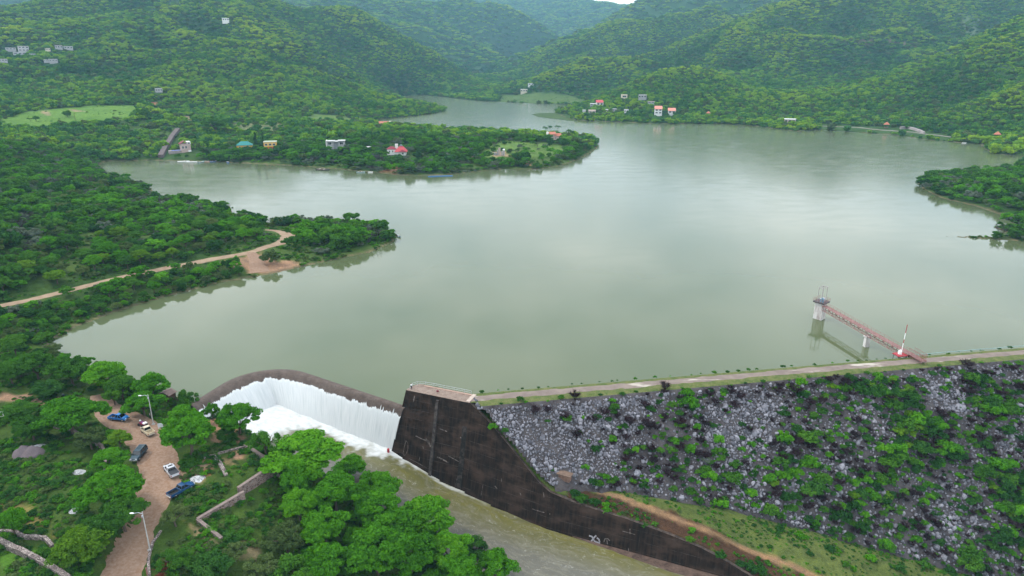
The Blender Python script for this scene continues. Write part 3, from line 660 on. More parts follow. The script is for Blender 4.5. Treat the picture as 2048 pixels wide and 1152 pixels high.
q.bump(q.noise(p, 3, 5), .3, .08); M_BLACK = q.fin(c, .95, .08)
q = NM('platform_concrete'); p = q.geo(); c = q.mix(q.maprange(q.noise(p, .6, 5, .6), .3, .7), (.17, .12, .095), (.27, .21, .175)); c = q.mix(q.maprange(q.noise(p, 2.5, 5), .55, .7), c, (.10, .075, .06)); M_PLAT = q.fin(c, .9, .2)
wall = empty('spillway_wall', (*WT0[:2], 0), 0, 'tall black stained concrete wall beside the spillway channel, stepping down to the ground', 'wall')
W0 = np.array([*WT0[:2], 0.0])
AA = np.unique(np.concatenate([np.linspace(0, 104, 130), [18.7]])); rows = 12; V = []; UV = []
def thick(a): return 4.6 if a < 17 else max(.8, 4.6 - (a - 17) * .95)
for a in AA:
    zt, zb = float(wtop(a)), float(wbot(a)) - 2.5
    a0 = -2.6 * (1 - a / 12) if a < 12 else 0       # the end face leans a little upstream towards its foot
    for r_ in range(rows):
        z = zt + (zb - zt) * r_ / (rows - 1); aa = a + a0 * (4.5 - z) / 16.5
        V.append(wface(aa, z) - W0); UV.append((aa, z))
k = rows; F = [(i * k + j, i * k + j + 1, (i + 1) * k + j + 1, (i + 1) * k + j) for i in range(len(AA) - 1) for j in range(rows - 1)]
F = np.array(F); me = mesh_np('wall_face', V, F, [M_BLACK]); uvl = me.uv_layers.new(name='UVMap'); uvl.data.foreach_set('uv', np.array(UV, np.float32)[F.ravel()].ravel())
link('wall_face', me, wall)
bm = MB(); tops = []; backs = []; lows = []; ends = []
for a in AA:
    zt = float(wtop(a)); f = wface(a, zt); th = thick(a) * (1 if a > 2.6 else .25 + .75 * math.sqrt(max(0, 1 - (1 - a / 2.6) ** 2)))
    b = f[:2] + WH * th
    tops.append(tuple(f - W0)); backs.append((b[0] - W0[0], b[1] - W0[1], zt)); lows.append((b[0] - W0[0], b[1] - W0[1], zt - 9))
n = len(AA); bm.add(tops + backs + lows, [(i, i + 1, n + i + 1, n + i) for i in range(n - 1)] + [(n + i, n + i + 1, 2 * n + i + 1, 2 * n + i) for i in range(n - 1)])

bm2 = MB(); kk = [i for i in range(n) if AA[i] <= 18.71]; m_ = kk[-1]
bm.f = [f_ for f_ in bm.f if max(x_ % n for x_ in f_) <= m_]; bm.sm = [False] * len(bm.f); bm.build('wall_top', M_PLAT, wall)
q = NM('dark_coping'); c = q.mix(q.maprange(q.noise(q.geo(), .9, 5, .7), .4, .7), (.030, .023, .020), (.105, .080, .066)); M_COPE = q.fin(c, .95, .08)
bm2.add(tops + backs + lows, [(i, i + 1, n + i + 1, n + i) for i in range(m_, n - 1)] + [(n + i, n + i + 1, 2 * n + i + 1, 2 * n + i) for i in range(m_, n - 1)]); bm2.build('wall_coping', M_COPE, wall)
# end face of the wall (towards the falls)
bm = MB(); e = []
for r_ in range(rows): e.append(tuple(V[r_])); 
e2 = [(p[0] + WH[0] * (.3 + (4.5 - p[2]) * WBAT + 1.0), p[1] + WH[1] * (.3 + (4.5 - p[2]) * WBAT + 1.0), p[2]) for p in e]
bm.add(e + e2, [(i, i + 1, rows + i + 1, rows + i) for i in range(rows - 1)]); bm.build('wall_end', M_BLACK, wall)
ap = MB(); sec = []
for a in np.linspace(50, 104, 40):
    zb = float(floor_z(*wface(a, wbot(a))[:2])); w_ = min(2.6, (a - 50) * .11 + .05); f0 = wface(a, zb + .32); f1 = f0[:2] - WH * w_; sec.append([(f0[0] - W0[0], f0[1] - W0[1], zb + .32), (f1[0] - W0[0], f1[1] - W0[1], zb + .12), (f1[0] - W0[0] - WH[0] * .25, f1[1] - W0[1] - WH[1] * .25, zb - 1.2)])
ap.loft(sec, close=False, cap=False, sm=False); q = NM('brown_footing'); c = q.mix(q.maprange(q.noise(q.geo(), .8, 5, .7), .35, .7), (.045, .028, .022), (.13, .085, .065)); ap.build('wall_footing', q.fin(c, .8, .2), wall)
# ribs: one strong pilaster and a fainter one; kerbs round the platform
def wall_rib(a, w, d, z0, z1, name, mat):
    b = MB(); q1 = [];
    for z in (z1, z0):
        for da in (-w / 2, w / 2):
            for dd in (-.05, d):
                p = wface(a + da, z); q1.append((p[0] - WH[0] * dd - W0[0], p[1] - WH[1] * dd - W0[1], z))
    b.add(q1, [(0, 1, 3, 2), (4, 6, 7, 5), (0, 4, 5, 1), (2, 3, 7, 6), (1, 5, 7, 3), (0, 2, 6, 4)]); return b.build(name, mat, wall)
q = NM('grey_rib'); c = q.mix(q.maprange(q.noise(q.geo(), 1.2, 5, .65), .35, .7), (.022, .018, .017), (.085, .072, .066)); M_RIB = q.fin(c, .85, .2)
wall_rib(9.6, .75, .55, -16, 3.6, 'pilaster', M_RIB)
q = NM('faint_band'); c = q.mix(q.maprange(q.noise(q.geo(), .8, 6, .7), .45, .75), (.010, .0085, .008), (.065, .052, .045)); M_BAND = q.fin(c, .85, .2)
wall_rib(18.0, 1.3, .04, -17.5, -1.5, 'seam_band', M_BAND)
# ------------------------------------------------------------------ things: walls, poles, sign, tower, vehicles, houses
def rubble(name, c1, c2, mortar, scale=1.9):
    q = NM(name); p = q.geo(); v = q.node('ShaderNodeTexVoronoi', {'Vector': p, 'Scale': scale, 'Randomness': 1.0}); e = q.node('ShaderNodeTexVoronoi', {'Vector': p, 'Scale': scale}, feature='DISTANCE_TO_EDGE')
    c = q.mix(q.node('ShaderNodeSeparateColor', {0: v.outputs['Color']}).outputs[0], c1, c2); c = q.mix(q.maprange(e.outputs['Distance'], .03, .10), mortar, c)
    c = q.mix(q.maprange(q.noise(p, .7, 4), .4, .7), c, q.mix(1.0, c, (.6, .58, .6), 'MULTIPLY'))
    q.bump(e.outputs['Distance'], .9, .12); return q.fin(c, .95, .1)
M_RUBBLE = rubble('rubble_masonry', (.10, .062, .056), (.27, .19, .16), (.30, .26, .24))
M_DRYST = rubble('dry_stone', (.20, .16, .15), (.42, .36, .33), (.06, .05, .045), 2.6)
M_CAP = simple('wall_cap', (.19, .145, .13), .9, .3, 1.5)
M_CONC = simple('pale_concrete', (.40, .39, .38), .85, .2, 1.5)
M_GALV = simple('galvanised_steel', (.46, .48, .52), .5, .12, 4, .5, .3)
M_WHITE = simple('white_paint', (.78, .78, .77), .6, .06, 2)
M_LAMP = simple('lamp_white', (.85, .86, .88), .3, .03, 2)
M_DARK = simple('dark_rubber', (.018, .018, .02), .85, .3, 5)
M_CHROME = simple('dull_chrome', (.55, .56, .58), .25, .1, 5, .5, .9)
M_GLASS = simple('car_glass', (.012, .016, .020), .06, .2, 2, .8)
M_REDP = simple('red_paint', (.33, .03, .04), .55, .2, 2)
M_RUST = simple('rusty_pink_steel', (.27, .125, .115), .7, .35, 1.2)
M_WOOD = simple('dark_wood', (.10, .06, .045), .9, .3, 2)
def wall_run(name, px, h, w, mat, label, cat, group=None, dz0=0.6, cap=True, tops=None, world=None, ragged=.0):
    P = world if world is not None else [hit(*p) for p in px]
    pts = []
    for i in range(len(P) - 1):
        n = max(2, int(np.linalg.norm(P[i + 1][:2] - P[i][:2]) / .8))
        for k in range(n): pts.append(P[i] + (P[i + 1] - P[i]) * k / n)
    pts.append(P[-1]); pts = np.array(pts); T = np.gradient(pts[:, :2], axis=0); T /= np.linalg.norm(T, axis=1)[:, None]; N = np.stack([-T[:, 1], T[:, 0]], 1)
    o0 = P[0]; root = empty(name, (*o0,), 0, label, cat, group)
    bm = MB(); secs = []; caps = []
    for i, p in enumerate(pts):
        g = h1(p[0], p[1]); hh = (h[0] + (h[1] - h[0]) * i / (len(pts) - 1)) if isinstance(h, tuple) else h
        zt = (g + hh if tops is None else np.interp(i / (len(pts) - 1), np.linspace(0, 1, len(tops)), tops)) + ragged * (rng.random() - .5)
        L = p[:2] + N[i] * w / 2; Rr = p[:2] - N[i] * w / 2; zb = min(g, h1(*(p[:2] + N[i] * 1.2)), h1(*(p[:2] - N[i] * 1.2))) - dz0
        secs.append([(L[0] - o0[0], L[1] - o0[1], zb - o0[2]), (Rr[0] - o0[0], Rr[1] - o0[1], zb - o0[2]), (Rr[0] - o0[0], Rr[1] - o0[1], zt - o0[2]), (L[0] - o0[0], L[1] - o0[1], zt - o0[2])])
        e = .06; L = p[:2] + N[i] * (w / 2 + e); Rr = p[:2] - N[i] * (w / 2 + e)
        caps.append([(L[0] - o0[0], L[1] - o0[1], zt - o0[2] - .02), (Rr[0] - o0[0], Rr[1] - o0[1], zt - o0[2] - .02), (Rr[0] - o0[0], Rr[1] - o0[1], zt - o0[2] + .12), (L[0] - o0[0], L[1] - o0[1], zt - o0[2] + .12)])
    bm.loft(secs, sm=False).build('masonry', mat, root)
    if cap: MB().loft(caps, sm=False).build('coping', M_CAP, root)
    return root
# stone foundation terraces beside the path: tops level, faces showing towards the channel
G1 = [hit(*p) for p in ((552,946),(478,992))]; G2 = [hit(*p) for p in ((490,1000),(396,1046))]; G3 = [hit(*p) for p in ((396,1046),(444,1082))]
wall_run('stone_retaining_wall', None, 2.6, .6, M_RUBBLE, 'reddish stone retaining wall of the ruined terrace, the upper stretch near the channel trees', 'wall', 'terrace walls', world=G1, tops=[G1[0][2] + 2.5, G1[1][2] + 2.0])
wall_run('stone_retaining_wall', None, 2.2, .6, M_RUBBLE, 'grey stone retaining wall with a flat pale coping, the lower stretch nearer the lamp post', 'wall', 'terrace walls', world=G2, tops=[G2[0][2] + 2.1, G2[1][2] + 1.0])
wall_run('stone_wall', None, .7, .55, M_RUBBLE, 'low thin stone wall running down from the corner of the grey terrace', 'wall', 'terrace walls', world=G3, tops=[G2[1][2] + .95, G3[1][2] + .7])
wall_run('stone_wall', [(490,896),(522,916),(546,934),(551,946)], .9, .5, M_DRYST, 'low stone wall along the channel side of the ruined terrace', 'wall', 'terrace walls', cap=True)
wall_run('stone_wall', [(408,918),(440,908),(488,896)], .5, .35, M_DRYST, 'thin low kerb wall along the upper edge of the ruined terrace', 'wall', 'terrace walls', cap=False)
wall_run('stone_wall', [(428,914),(440,928),(452,952)], .5, .8, M_DRYST, 'broken pale stone footing inside the ruined terrace', 'wall', 'terrace walls', cap=False, ragged=.3)
wall_run('stone_wall', [(554,950),(568,962),(578,976)], .5, .5, M_DRYST, 'short low stone wall under the channel trees beyond the terrace corner', 'wall', 'terrace walls', cap=False, ragged=.2)
wall_run('dry_stone_wall', [(-30,1070),(0,1088),(50,1112),(100,1140),(140,1165)], 1.3, .9, M_DRYST, 'thick dry stone wall crossing the grass corner below the roadside trees', 'wall', 'field walls', cap=False, ragged=.25)
wall_run('dry_stone_wall', [(-10,1066),(30,1068),(48,1077),(70,1078),(92,1080),(106,1096)], .8, .6, M_DRYST, 'curving pale dry stone wall above the thick field wall', 'wall', 'field walls', cap=False, ragged=.25)
wall_run('dry_stone_wall', [(52,836),(80,846),(110,856),(150,868),(180,884),(205,897),(213,915),(211,948)], .9, .45, M_DRYST, 'long low stone wall round the weedy plot with the gravel heaps', 'wall', 'field walls', cap=True, ragged=.1)
wall_run('stone_edging', [(322,1062),(306,1085),(300,1105),(297,1125),(299,1152),(296,1175)], .25, .5, M_DRYST, 'rough pale stone edging along the right side of the dirt road', 'edging', cap=False, ragged=.25)
wall_run('low_wall', [(115,797),(140,803),(160,811)], .5, .35, M_WOOD, 'low dark brown wall behind the parked motorcycle', 'wall', cap=False)
wall_run('low_wall', [(196,818),(213,822)], 1.0, .8, M_RUBBLE, 'short dark stone wall at the upper end of the dirt road', 'wall', cap=True)
wall_run('shore_wall', [(322,316),(330,300),(342,280),(356,262)], 3.0, 4.5, simple('dark_stone_ramp', (.11, .085, .085), .95, .3, .3), 'dark stone ramp wall climbing from the lake left of the red roofed villa', 'wall', cap=False)
wall_run('shore_wall', [(435,268),(452,276),(462,284)], 1.5, .8, M_CONC, 'thin pale garden wall running down towards the villas', 'wall', cap=False)
wall_run('shore_wall', [(1800,258),(1814,257),(1830,261),(1848,268)], 3.0, 2.0, simple('bare_grey_bank', (.33, .29, .29), .95, .25, .1), 'grey retaining wall below the far shore road', 'wall', cap=False)
# white railing at the left edge
pA, pB = hit(-12, 838), hit(46, 826); rl = empty('railing', pA, 0, 'white metal railing at the edge of the weedy plot', 'railing')
b1 = MB(); b2 = MB()
for z in (.25, 1.5): b2.bar((0, 0, z), tuple(pB - pA + np.array([0, 0, z])), .09)
b2.build('rail', M_WHITE, rl)
for k in range(4): 
    d = (pB - pA) * k / 3; MB().bar((d[0], d[1], d[2] - .1), (d[0], d[1], d[2] + 1.7), .14).build('post', M_WHITE, rl)
# street lamps
def street_lamp(px, base_px, h, label):
    g = hit(*base_px); r = empty('street_lamp', g, 0, label, 'street lamp', 'street lamps on the dirt road')
    MB().tube([(0, 0, -.3), (0, 0, h * .5), (0, 0, h)], [.14, .11, .08], 10).build('pole', M_CONC, r)
    MB().tube([(0, 0, h - .5), (-.7, -.1, h - .15), (-1.5, -.2, h - .25)], .05, 6).build('arm', M_GALV, r)
    MB().loft([[(-1.45 - .8 * t, -.2 + w * s, h - .22 + z * s) for w, z in ((-.16, 0), (-.1, .1), (.1, .1), (.16, 0), (.1, -.08), (-.1, -.08))] for t, s in ((0, .5), (.25, 1), (.75, 1), (1, .45))]).build('lamp_head', M_LAMP, r)
    MB().box((0, 0, .12), (.7, .7, .3), 0, .8).build('base', M_CONC, r)
    MB().box((0, -.2, h - .9), (.25, .2, .4)).build('bracket', M_GALV, r)
    return r
street_lamp(None, (307, 849), 8.2, 'concrete street lamp pole with a white lamp head standing above the cream pickup')
street_lamp(None, (300, 1100), 8.6, 'concrete street lamp pole nearest the camera beside the stone edging of the dirt road')
g = hit(295, 1150); r = empty('marker_post', g, 0, 'short rusty post by the stone edging of the dirt road', 'post'); MB().tube([(0, 0, -.3), (0, 0, 1.5)], .13, 8).build('post', M_RUST, r); MB().ball((0, 0, 1.5), .15).build('cap', M_RUST, r)
# sign board
g = hit(323, 862); r = empty('sign_board', g, R(14), 'blank pale sign board on two white legs beside the dirt road', 'sign')
for x in (-.45, .45): MB().box((x, 0, .65), (.12, .1, 2.6)).build('leg', M_WHITE, r)
MB().box((0, -.09, 1.6), (1.15, .06, 1.0)).build('panel', simple('pale_panel', (.60, .63, .68), .5, .08, 3), r)
# roofed hut and stone benches
def hut(px, w, d, h, rz, mat_w, mat_r, label, name='hut', cat='hut'):
    g = hit(*px); r = empty(name, g, rz, label, cat)
    MB().box((0, 0, h / 2 - .2), (w, d, h + .4)).build('wall', mat_w, r)
    MB().prism([(-w * .62, h - .05), (0, h + w * .22), (w * .62, h - .05), (w * .62, h - .17), (0, h + w * .22 - .14), (-w * .62, h - .17)], -d * .6, d * .6).build('roof', mat_r, r)
    MB().box((0, -d / 2 - .02, h * .42), (.8, .08, h * .8)).build('door', M_DARK, r); return r
hut((337, 797), 3.0, 2.4, 1.8, R(-20), M_WOOD, simple('brown_roof', (.19, .135, .12), .9, .25, 1), 'small brown roofed hut under the trees by the spillway crest')
q0 = dam_px(1130, 955); SHELTER = q0; r = empty('stone_shelter', (q0[0], q0[1], q0[2] + .1), R(-28), 'small brown stone shelter with a flat slab roof at the foot of the rock slope', 'shelter')
M_BST = simple('brown_stone', (.17, .10, .075), .95, .35, 1.2)
MB().box((0, 0, .1), (2.8, 1.5, 1.7)).build('wall', M_BST, r); MB().box((-.05, -.1, 1.05), (3.6, 2.0, .2)).build('slab', simple('brown_slab', (.15, .10, .075), .95, .3, 1), r)
# gravel heaps
def heap(px, rx, ry, h, rz, mat, label, name='gravel_heap', cat='gravel heap', lumps=((0, 0, 1),)):
    g = hit(*px); V = []; n, m = 40, 14
    for i in range(m + 1):
        for k in range(n):
            a = 2 * math.pi * k / n; f = i / m; x = f * rx * math.cos(a); y = f * ry * math.sin(a)
            z = max(l * h * max(0, 1 - math.hypot((x / rx - lx) * 1.25, (y / ry - ly) * 1.25)) ** 1.0 for lx, ly, l in lumps); z += fbm(np.array([x * .9 + px[0]]), np.array([y * .9]), 3, 3)[0] * h * .18
            co, si = math.cos(rz), math.sin(rz); X, Y = x * co - y * si, x * si + y * co
            V.append((X, Y, h1(g[0] + X, g[1] + Y) - g[2] + (z if i < m else -.3)))
    F = [(i * n + k, i * n + (k + 1) % n, (i + 1) * n + (k + 1) % n, (i + 1) * n + k) for i in range(m) for k in range(n)]
    o = link(name, mesh_np(name, V, np.array(F)[:, ::-1], [mat], None, True)); o.location = g; tag(o, label, cat); return o
M_GRAV = NM('mauve_gravel'); c = M_GRAV.mix(M_GRAV.maprange(M_GRAV.noise(M_GRAV.geo(), 9, 5, .7), .3, .7), (.10, .08, .088), (.18, .148, .158)); M_GRAV.bump(M_GRAV.noise(M_GRAV.geo(), 7, 4), .6, .1); M_GRAV = M_GRAV.fin(c, .95, .1)
q = NM('white_rubble'); v = q.node('ShaderNodeTexVoronoi', {'Vector': q.geo(), 'Scale': 3.2}); c = q.mix(q.node('ShaderNodeSeparateColor', {0: v.outputs['Color']}).outputs[0], (.22, .22, .23), (.58, .58, .60)); q.bump(v.outputs[0], .9, .2); M_WRUB = q.fin(c, .95, .1)
heap((60, 908), 3.6, 2.6, 2.6, .3, M_GRAV, 'smooth mauve grey gravel heap among the weeds of the walled plot', lumps=((-.35, .2, .9), (.25, -.15, 1.0)))
heap((77, 894), 1.9, 1.4, .7, 0, M_WRUB, 'heap of pale broken stone behind the mauve gravel heap', 'stone_heap', 'stone heap')
heap((158, 944), 1.8, 1.2, .6, 0, M_WRUB, 'small white rubble heap in the weedy plot near the long low wall', 'rubble_heap', 'rubble heap')
heap((148, 1022), 1.2, 1.2, .5, 0, M_WRUB, 'small pale rubble heap beneath the roadside trees', 'rubble_heap', 'rubble heap')
heap((394, 958), 1.9, 1.5, .7, 0, M_WRUB, 'grey rubble heap beside the parked pickups', 'rubble_heap', 'rubble heap')
q = NM('red_brush'); c = q.mix(q.noise(q.geo(), 3, 5), (.13, .03, .018), (.26, .075, .04)); q.bump(q.noise(q.geo(), 5, 5), 1, .4); M_RBRUSH = q.fin(c, .95, .1)
def brush(px, r_, label):
    g = hit(*px); b = MB(); 
    for k in range(150):
        a = rng.random() * 6.3; d = r_ * math.sqrt(rng.random()); x, y = d * math.cos(a), d * math.sin(a); z = .2 + .7 * rng.random() * (1 - d / r_)
        u = rng.random() * 6.3; l = .5 + .6 * rng.random(); dz = (rng.random() - .4) * .5
        b.tube([(x - l * math.cos(u) / 2, y - l * math.sin(u) / 2, z - dz / 2), (x + l * math.cos(u) / 2, y + l * math.sin(u) / 2, z + dz / 2)], [.05, .02], 3, False)
    o = b.build('brush_pile', M_RBRUSH); o.location = g; tag(o, label, 'brush pile')
brush((324, 1130), 1.8, 'rust red pile of dry brush on the grass right of the dirt road'); brush((318, 1158), 1.2, 'second smaller rust red brush pile below the larger one')
# ------------------------------------------------------------------ railing on the wall platform, graffiti, lining marks
rl = empty('platform_railing', (*WT0[:2], 4.5), 0, 'thin grey metal railing along the lake edge of the wall platform', 'railing')
def plat(a, o): p = WT0[:2] + WU * a + WH * o; return (p[0] - WT0[0], p[1] - WT0[1], 0.0)
rp = [plat(.9, .5), plat(.6, 2.2), plat(1.4, 3.6), plat(3.5, 4.25)] + [plat(a, 4.35) for a in (6, 9, 12, 15, 17)]
for z in (.55, 1.05): MB().tube([(x, y, z) for x, y, _ in rp], .035, 5).build('rail', M_GALV, rl)
for x, y, _ in rp: MB().tube([(x, y, 0), (x, y, 1.08)], .04, 5).build('post', M_GALV, rl)
kb = MB(); 
for a0, a1 in zip(np.linspace(3.2, 17.4, 12)[:-1], np.linspace(3.2, 17.4, 12)[1:]):
    p, p2 = plat(a0, 3.7), plat(a1, 3.7); kb.add([(p[0], p[1], .0), (p2[0], p2[1], .0), (p2[0], p2[1], .16), (p[0], p[1], .16)] + [(v[0] + WH[0] * .45, v[1] + WH[1] * .45, v[2]) for v in ((p[0], p[1], .0), (p2[0], p2[1], .0), (p2[0], p2[1], .16), (p[0], p[1], .16))], [(0, 1, 2, 3), (3, 2, 6, 7), (7, 6, 5, 4)])
o = kb.build('platform_kerb', simple('pinkish_concrete', (.36, .24, .19), .9, .2, 1), wall); o.location = (0, 0, 4.5)
b = MB()
for a, bq in ((17.6, 18.6),):
    p = [plat(17.5, .2), plat(18.5, .2), plat(18.5, 4.4), plat(17.5, 4.4)]; b.add([(x, y, 0.02) for x, y, _ in p] + [(x, y, .22) for x, y, _ in p], [(4, 5, 6, 7), (0, 1, 5, 4), (1, 2, 6, 5), (2, 3, 7, 6), (3, 0, 4, 7)])
o = b.build('platform_step', simple('pale_step', (.42, .34, .29), .9, .2, 1), wall); o.location = (0, 0, 4.5)
def stroke(b, pts, w):
    # a painted stroke on the wall face: pts are (a, z)
    for (a0, z0), (a1, z1) in zip(pts[:-1], pts[1:]):
        d = np.array([a1 - a0, z1 - z0]); L = np.hypot(*d); n = np.array([-d[1], d[0]]) / L * w / 2; e = d / L * w * .3
        q_ = [(a0 - e[0] + n[0], z0 - e[1] + n[1]), (a1 + e[0] + n[0], z1 + e[1] + n[1]), (a1 + e[0] - n[0], z1 + e[1] - n[1]), (a0 - e[0] - n[0], z0 - e[1] - n[1])]
        b.add([tuple(wface(a, z) - np.array([*WH, 0]) * .02 - W0) for a, z in q_], [(0, 1, 2, 3)])
def seg_of(a): return 0 if a < WLS[1] else 1 if a < WLS[2] else 2
def wpx(px, py):
    for sg, (P_, an) in enumerate(((WT0, math.degrees(math.atan2(WU[1], WU[0]))), (WT1, ANG2), (T2, ANG3))):
        p = plane_pt(px, py, P_, an); a = wa(p, sg)
        if WLS[sg] - 3 <= a <= WLS[sg + 1] + .01: return a, p[2]
    return a, p[2]
M_GRAF = simple('white_graffiti', (.26, .25, .275), .9, .3, 3); b = MB()
for st_ in ([(1179,1071.5),(1184,1073),(1186.5,1078),(1189,1082),(1193,1084),(1198.5,1086)], [(1192,1071.5),(1189,1074),(1186,1078),(1182,1083)], [(1194.5,1076),(1198,1079),(1199,1083),(1198.5,1086)]):
    stroke(b, [wpx(*p) for p in st_], .34)
b.build('graffiti', M_GRAF, wall)
b = MB()
for st_ in ([(1208,1083),(1210,1077.5),(1216,1077.5),(1219,1081)], [(1214,1081),(1215,1088)]): stroke(b, [wpx(*p) for p in st_], .22)
b.build('graffiti', simple('faded_graffiti', (.10, .085, .08), .8, .3, 3), wall)
q = NM('lime_streak'); c = q.mix(q.maprange(q.noise(q.geo(), 1.6, 6, .75), .40, .62), (.022, .018, .016), (.20, .165, .15)); M_STREAK = q.fin(c, .9, .2); b = MB()
for st_, w in (([(812,881),(808,897),(806,907),(809,911),(813,908),(816,896),(815.5,886),(812,881)], .16), ([(832,872),(842,877),(852,881)], .30), ([(852,879),(858,885),(861,892)], .7), ([(846,893),(847,896)], .35), ([(879,857),(886,860),(894,863)], .3),
               ([(921,875),(927,880)], .5), ([(829,792),(827,803)], .3), ([(1003,957),(1003,963)], .3), ([(926,883),(924,886)], .4), ([(897,912),(912,920),(922,926)], .25), ([(875,914),(884,918),(896,925)], .45), ([(818,917),(836,926),(853,936)], .16), ([(1087,985),(1088,994)], .25), ([(1065,1018),(1085,1024),(1100,1028)], .25),
               ([(1040,985),(1042,990)], .3), ([(990,972),(994,977)], .3), ([(1245,1062),(1260,1066),(1270,1069)], .18), ([(1260,1058),(1260,1068)], .22), ([(1257,1096),(1257,1102)], .2), ([(966,970),(962,992)], .12), ([(916,950),(910,975)], .18), ([(840,912),(838,922)], .14)):
    stroke(b, [wpx(*p) for p in st_], w * .75)
b.build('lime_streaks', M_STREAK, wall)
# ------------------------------------------------------------------ intake tower and its footbridge
TC = at(1641.5, 641, 0); TC = np.array([TC[0] + .2, TC[1] + 2.0, 0.0]); TR = R(39)
tw = empty('intake_tower', TC, TR, 'square white concrete intake tower standing in the lake with a steel gantry on its deck', 'tower')
q = NM('stained_white'); p = q.geo(); c = q.mix(q.maprange(q.noise(q.map(p, (1.2, 1.2, .25)), 1.2, 5, .65), .42, .68), (.62, .60, .585), (.33, .27, .255)); M_STW = q.fin(c, .9, .2)
MB().box((0, 0, .7), (2.9, 2.9, 11.0)).build('shaft', M_STW, tw)
MB().box((0, 0, 6.35), (4.0, 4.0, .5), 0, 1.04).build('deck', simple('deck_steel', (.10, .085, .09), .8, .3, 1), tw)
def rail_ring(r, name, mat, parent, z, h, n=4):
    b = MB(); c4 = [(-r, -r), (r, -r), (r, r), (-r, r)]
    for i in range(4):
        a, d = c4[i], c4[(i + 1) % 4]
        for k in (.5, 1.0): b.bar((*a, z + h * k), (*d, z + h * k), .055)
        for k in range(n): t = k / n; x, y = a[0] + (d[0] - a[0]) * t, a[1] + (d[1] - a[1]) * t; b.bar((x, y, z), (x, y, z + h), .06)
    return b.build(name, mat, parent)
rail_ring(2.05, 'deck_railing', M_RUST, tw, 6.6, 1.1)
MG = simple('pale_gantry_steel', (.33, .29, .29), .7, .25, 2)
for s in (-1, 1):
    b = MB(); b.bar((-1.5, s * .75, 6.6), (-1.5, s * .75, 11.7), .14); b.bar((1.5, s * .75, 6.6), (1.5, s * .75, 11.7), .14); b.bar((-1.7, s * .75, 11.7), (1.7, s * .75, 11.7), .16); b.build('gantry_frame', MG, tw)
b = MB(); b.bar((-1.5, -.75, 11.7), (-1.5, .75, 11.7), .12); b.bar((1.5, -.75, 11.7), (1.5, .75, 11.7), .12); b.bar((-.4, -.9, 12.1), (-.4, .9, 12.1), .1); b.bar((-.4, 0, 11.7), (-.4, 0, 12.7), .08); b.build('gantry_beam', MG, tw)
MB().box((-.9, -.6, 7.2), (1.0, .9, 1.2)).tube([(-.9, -.6, 7.8), (-.9, -.6, 8.1)], .35, 10).build('hoist', simple('blue_hoist', (.14, .27, .36), .5, .2, 2), tw)
MB().box((.8, -.3, 7.1), (.8, .8, 1.0)).tube([(.8, .3, 7.0), (.8, 1.0, 7.0)], .3, 8).build('hoist', simple('pale_hoist', (.45, .42, .45), .5, .2, 2), tw)
BE = np.array([*at(1843, 724, 5.0)[:2], 0]); BV = BE - TC; BL = np.hypot(BV[0], BV[1]); bang = math.atan2(BV[1], BV[0])
br = empty('footbridge', TC, bang, 'long reddish steel truss footbridge from the dam to the intake tower', 'footbridge')
x0, x1 = 1.9, BL + .8; zb, zt = 3.9, 5.5; np_ = 24; wd = .8
for s in (-1, 1):
    b = MB()
    b.bar((x0, s * wd, zb), (x1, s * wd, zb), .17); b.bar((x0, s * wd, zt), (x1, s * wd, zt), .17)
    for k in range(np_ + 1):
        x = x0 + (x1 - x0) * k / np_; b.bar((x, s * wd, zb), (x, s * wd, zt), .10)
        if k < np_:
            xn = x0 + (x1 - x0) * (k + 1) / np_; b.bar((x, s * wd, zb if k % 2 else zt), (xn, s * wd, zt if k % 2 else zb), .10)
    b.build('truss', M_RUST, br)
    b = MB()
    for k in range(0, np_ + 1): x = x0 + (x1 - x0) * k / np_; b.bar((x, s * wd, zt), (x, s * wd, zt + 1.05), .05)
    b.bar((x0, s * wd, zt + 1.05), (x1, s * wd, zt + 1.05), .07); b.bar((x0, s * wd, zt + .55), (x1, s * wd, zt + .55), .05); b.build('handrail', M_RUST, br)
MB().box(((x0 + x1) / 2, 0, zt - .02), (x1 - x0, wd * 1.9, .07)).build('deck', simple('deck_plate', (.22, .13, .12), .8, .3, 1), br)
b = MB()
for k in range(np_): x = x0 + (x1 - x0) * k / np_; x2 = x0 + (x1 - x0) * (k + 1) / np_; s_ = 1 if k % 2 else -1; b.bar((x, -wd * s_, zb), (x2, wd * s_, zb), .09)
b.tube([(x0, 0, zb), (x1, 0, zb)], .05, 4).build('bottom_lattice', M_RUST, br)
px_ = np.linalg.norm(at(1733, 693, 0)[:2] - TC[:2])
MB().box((px_, 0, -.7), (1.15, 1.5, 8.4)).box((px_, 0, 3.55), (1.7, 2.0, .35)).build('pier', M_STW, br)
b = MB(); gx = x1 - .1
for xx in np.arange(gx - 5.0, gx + .1, .5):
    for s in (-1, 1): b.bar((xx, s * (wd + .1), zt), (xx, s * (wd + .1), zt + 2.1), .05)
for s in (-1, 1):
    for z in (.1, 1.1, 2.1): b.bar((gx - 5, s * (wd + .1), zt + z), (gx, s * (wd + .1), zt + z), .06)
for y in np.linspace(-.9, .9, 7): b.bar((gx, y, zt), (gx, y, zt + 2.1), .05)
b.bar((gx, -.9, zt + 2.1), (gx, .9, zt + 2.1), .07); b.build('gate_cage', simple('red_brown_mesh', (.24, .085, .075), .7, .3, 2), br)
